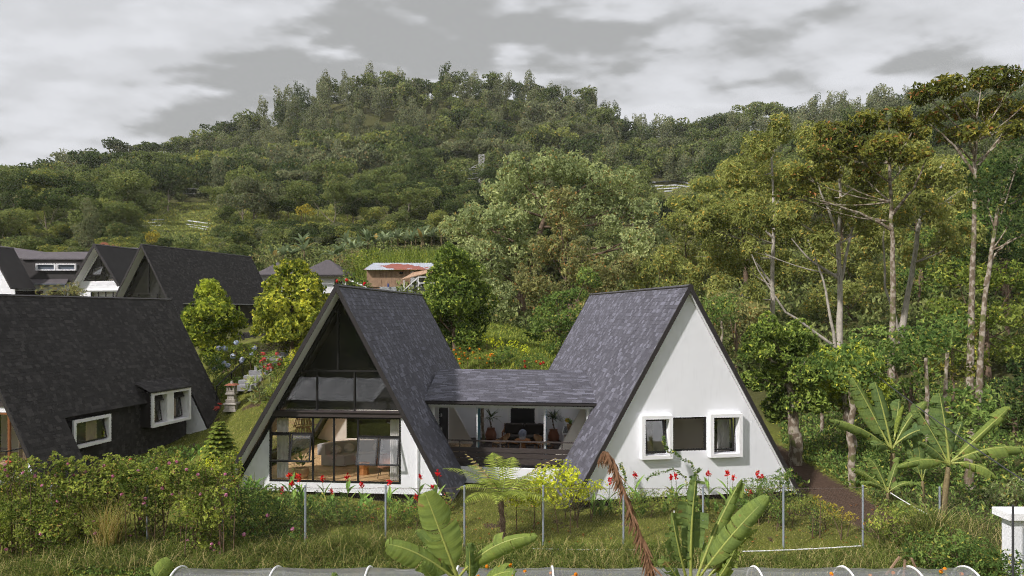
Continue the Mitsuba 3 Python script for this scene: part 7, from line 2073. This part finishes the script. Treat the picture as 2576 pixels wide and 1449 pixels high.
for i, (a, b, lab) in enumerate((((2228, 1446), (2262, 1400), 'left of three short wooden stakes under the lower right shrubs'), ((2272, 1450), (2276, 1408), 'middle one of three short wooden stakes under the lower right shrubs'), ((2292, 1404), (2312, 1450), 'right of three short wooden stakes under the lower right shrubs'))):
    m = M(); m.bar(at(*a, 18.9), at(*b, 18.9), .045); put('wooden_stake', m, 'plywood', label=lab, cat='stake')

# extra trunks in the shaded wood
rng = RS(730)
for i, (px, y0, y1, Y, r, lab) in enumerate(((2145, 1245, 960, 27.5, .13, 'mossy lichened trunk right of the soil path'), (2437, 1235, 1080, 27, .15, 'short pale trunk section behind the right banana plant'), (2335, 1190, 900, 33, .10, 'thin dark trunk behind the banana plants'), (2215, 1180, 900, 35, .09, 'slender grey trunk left of the mottled tree foot'), (2375, 1000, 860, 36, .10, 'grey trunk below the young russet leaves'), (2065, 1180, 1000, 36, .09, 'dim trunk in the shade above the soil path'), (1820, 880, 800, 47, .10, 'thin pale trunk just right of the white gable roof edge'))):
    a, b = at(px, y0, Y), at(px + rng.uniform(-8, 8), y1, Y); t = np.linspace(0, 1, 9); g = gz(a, .2)
    path = g + (b - g) * t[:, None]; path[1:-1, :2] += rng.normal(0, r * .25, (7, 2))
    k = thing('tree', lab, 'tree'); m = M(); m.tube(path, r * np.linspace(1.2, .8, 9), 9); put('trunk', m, 'bark_lichen', k, smooth=True)
    m = M(); crown(m, [(b + (0, 0, .4), .9), (b + (.5, .3, .9), .8), (b + (-.5, .2, .8), .8)], rng, .24, .11, .45, tuft=3); put('crown', m, 'leaf_bush', k)

# ------------------------------------------------------------------ behind the photographer: what the big panes mirror
k = thing('greenhouse', 'long white-roofed film greenhouse mirrored in the upper panes', 'greenhouse')
o = np.array([-30.5, -20.0, float(ground(-25, -15)) - .05])
n = 40; xs_ = np.linspace(0, 11, n)
for s in (0, 1):
    m = M(); P0 = np.stack([xs_, xs_ * 0 + s * 10, xs_ * 0 + 2.6], 1); P1 = np.stack([xs_, xs_ * 0 + 5, 4.2 + .1 * np.abs(np.sin(xs_ * 1.5))], 1)
    i = np.arange(n - 1); m.add(np.vstack([P0, P1]) + o, np.stack([i, i + 1, n + i + 1, n + i], 1)); put('roof', m, 'mulch_white', k)
m = M()
for x in np.linspace(0, 11, 7):
    for y in (0, 10):
        m.bar(o + (x, y, 0), o + (x, y, 2.6), .1)
put('post', m, 'galvanised', k)

# ------------------------------------------------------------------ the valley air
HAZE = 0.00015
scene['valley_air'] = {'type': 'homogeneous', 'albedo': rgb(.95, .95, .95), 'sigma_t': HAZE}
scene['haze'] = {'type': 'cube', 'to_world': T().translate([0, 300, (AIR_LO + AIR_HI) / 2]).scale([1120, 660, (AIR_HI - AIR_LO) / 2]), 'bsdf': {'type': 'null'}, 'interior': {'type': 'ref', 'id': 'valley_air'}}
tag('haze', 'thin pale haze in the valley air', 'haze', kind='stuff')
scene['camera']['medium'] = {'type': 'ref', 'id': 'valley_air'}
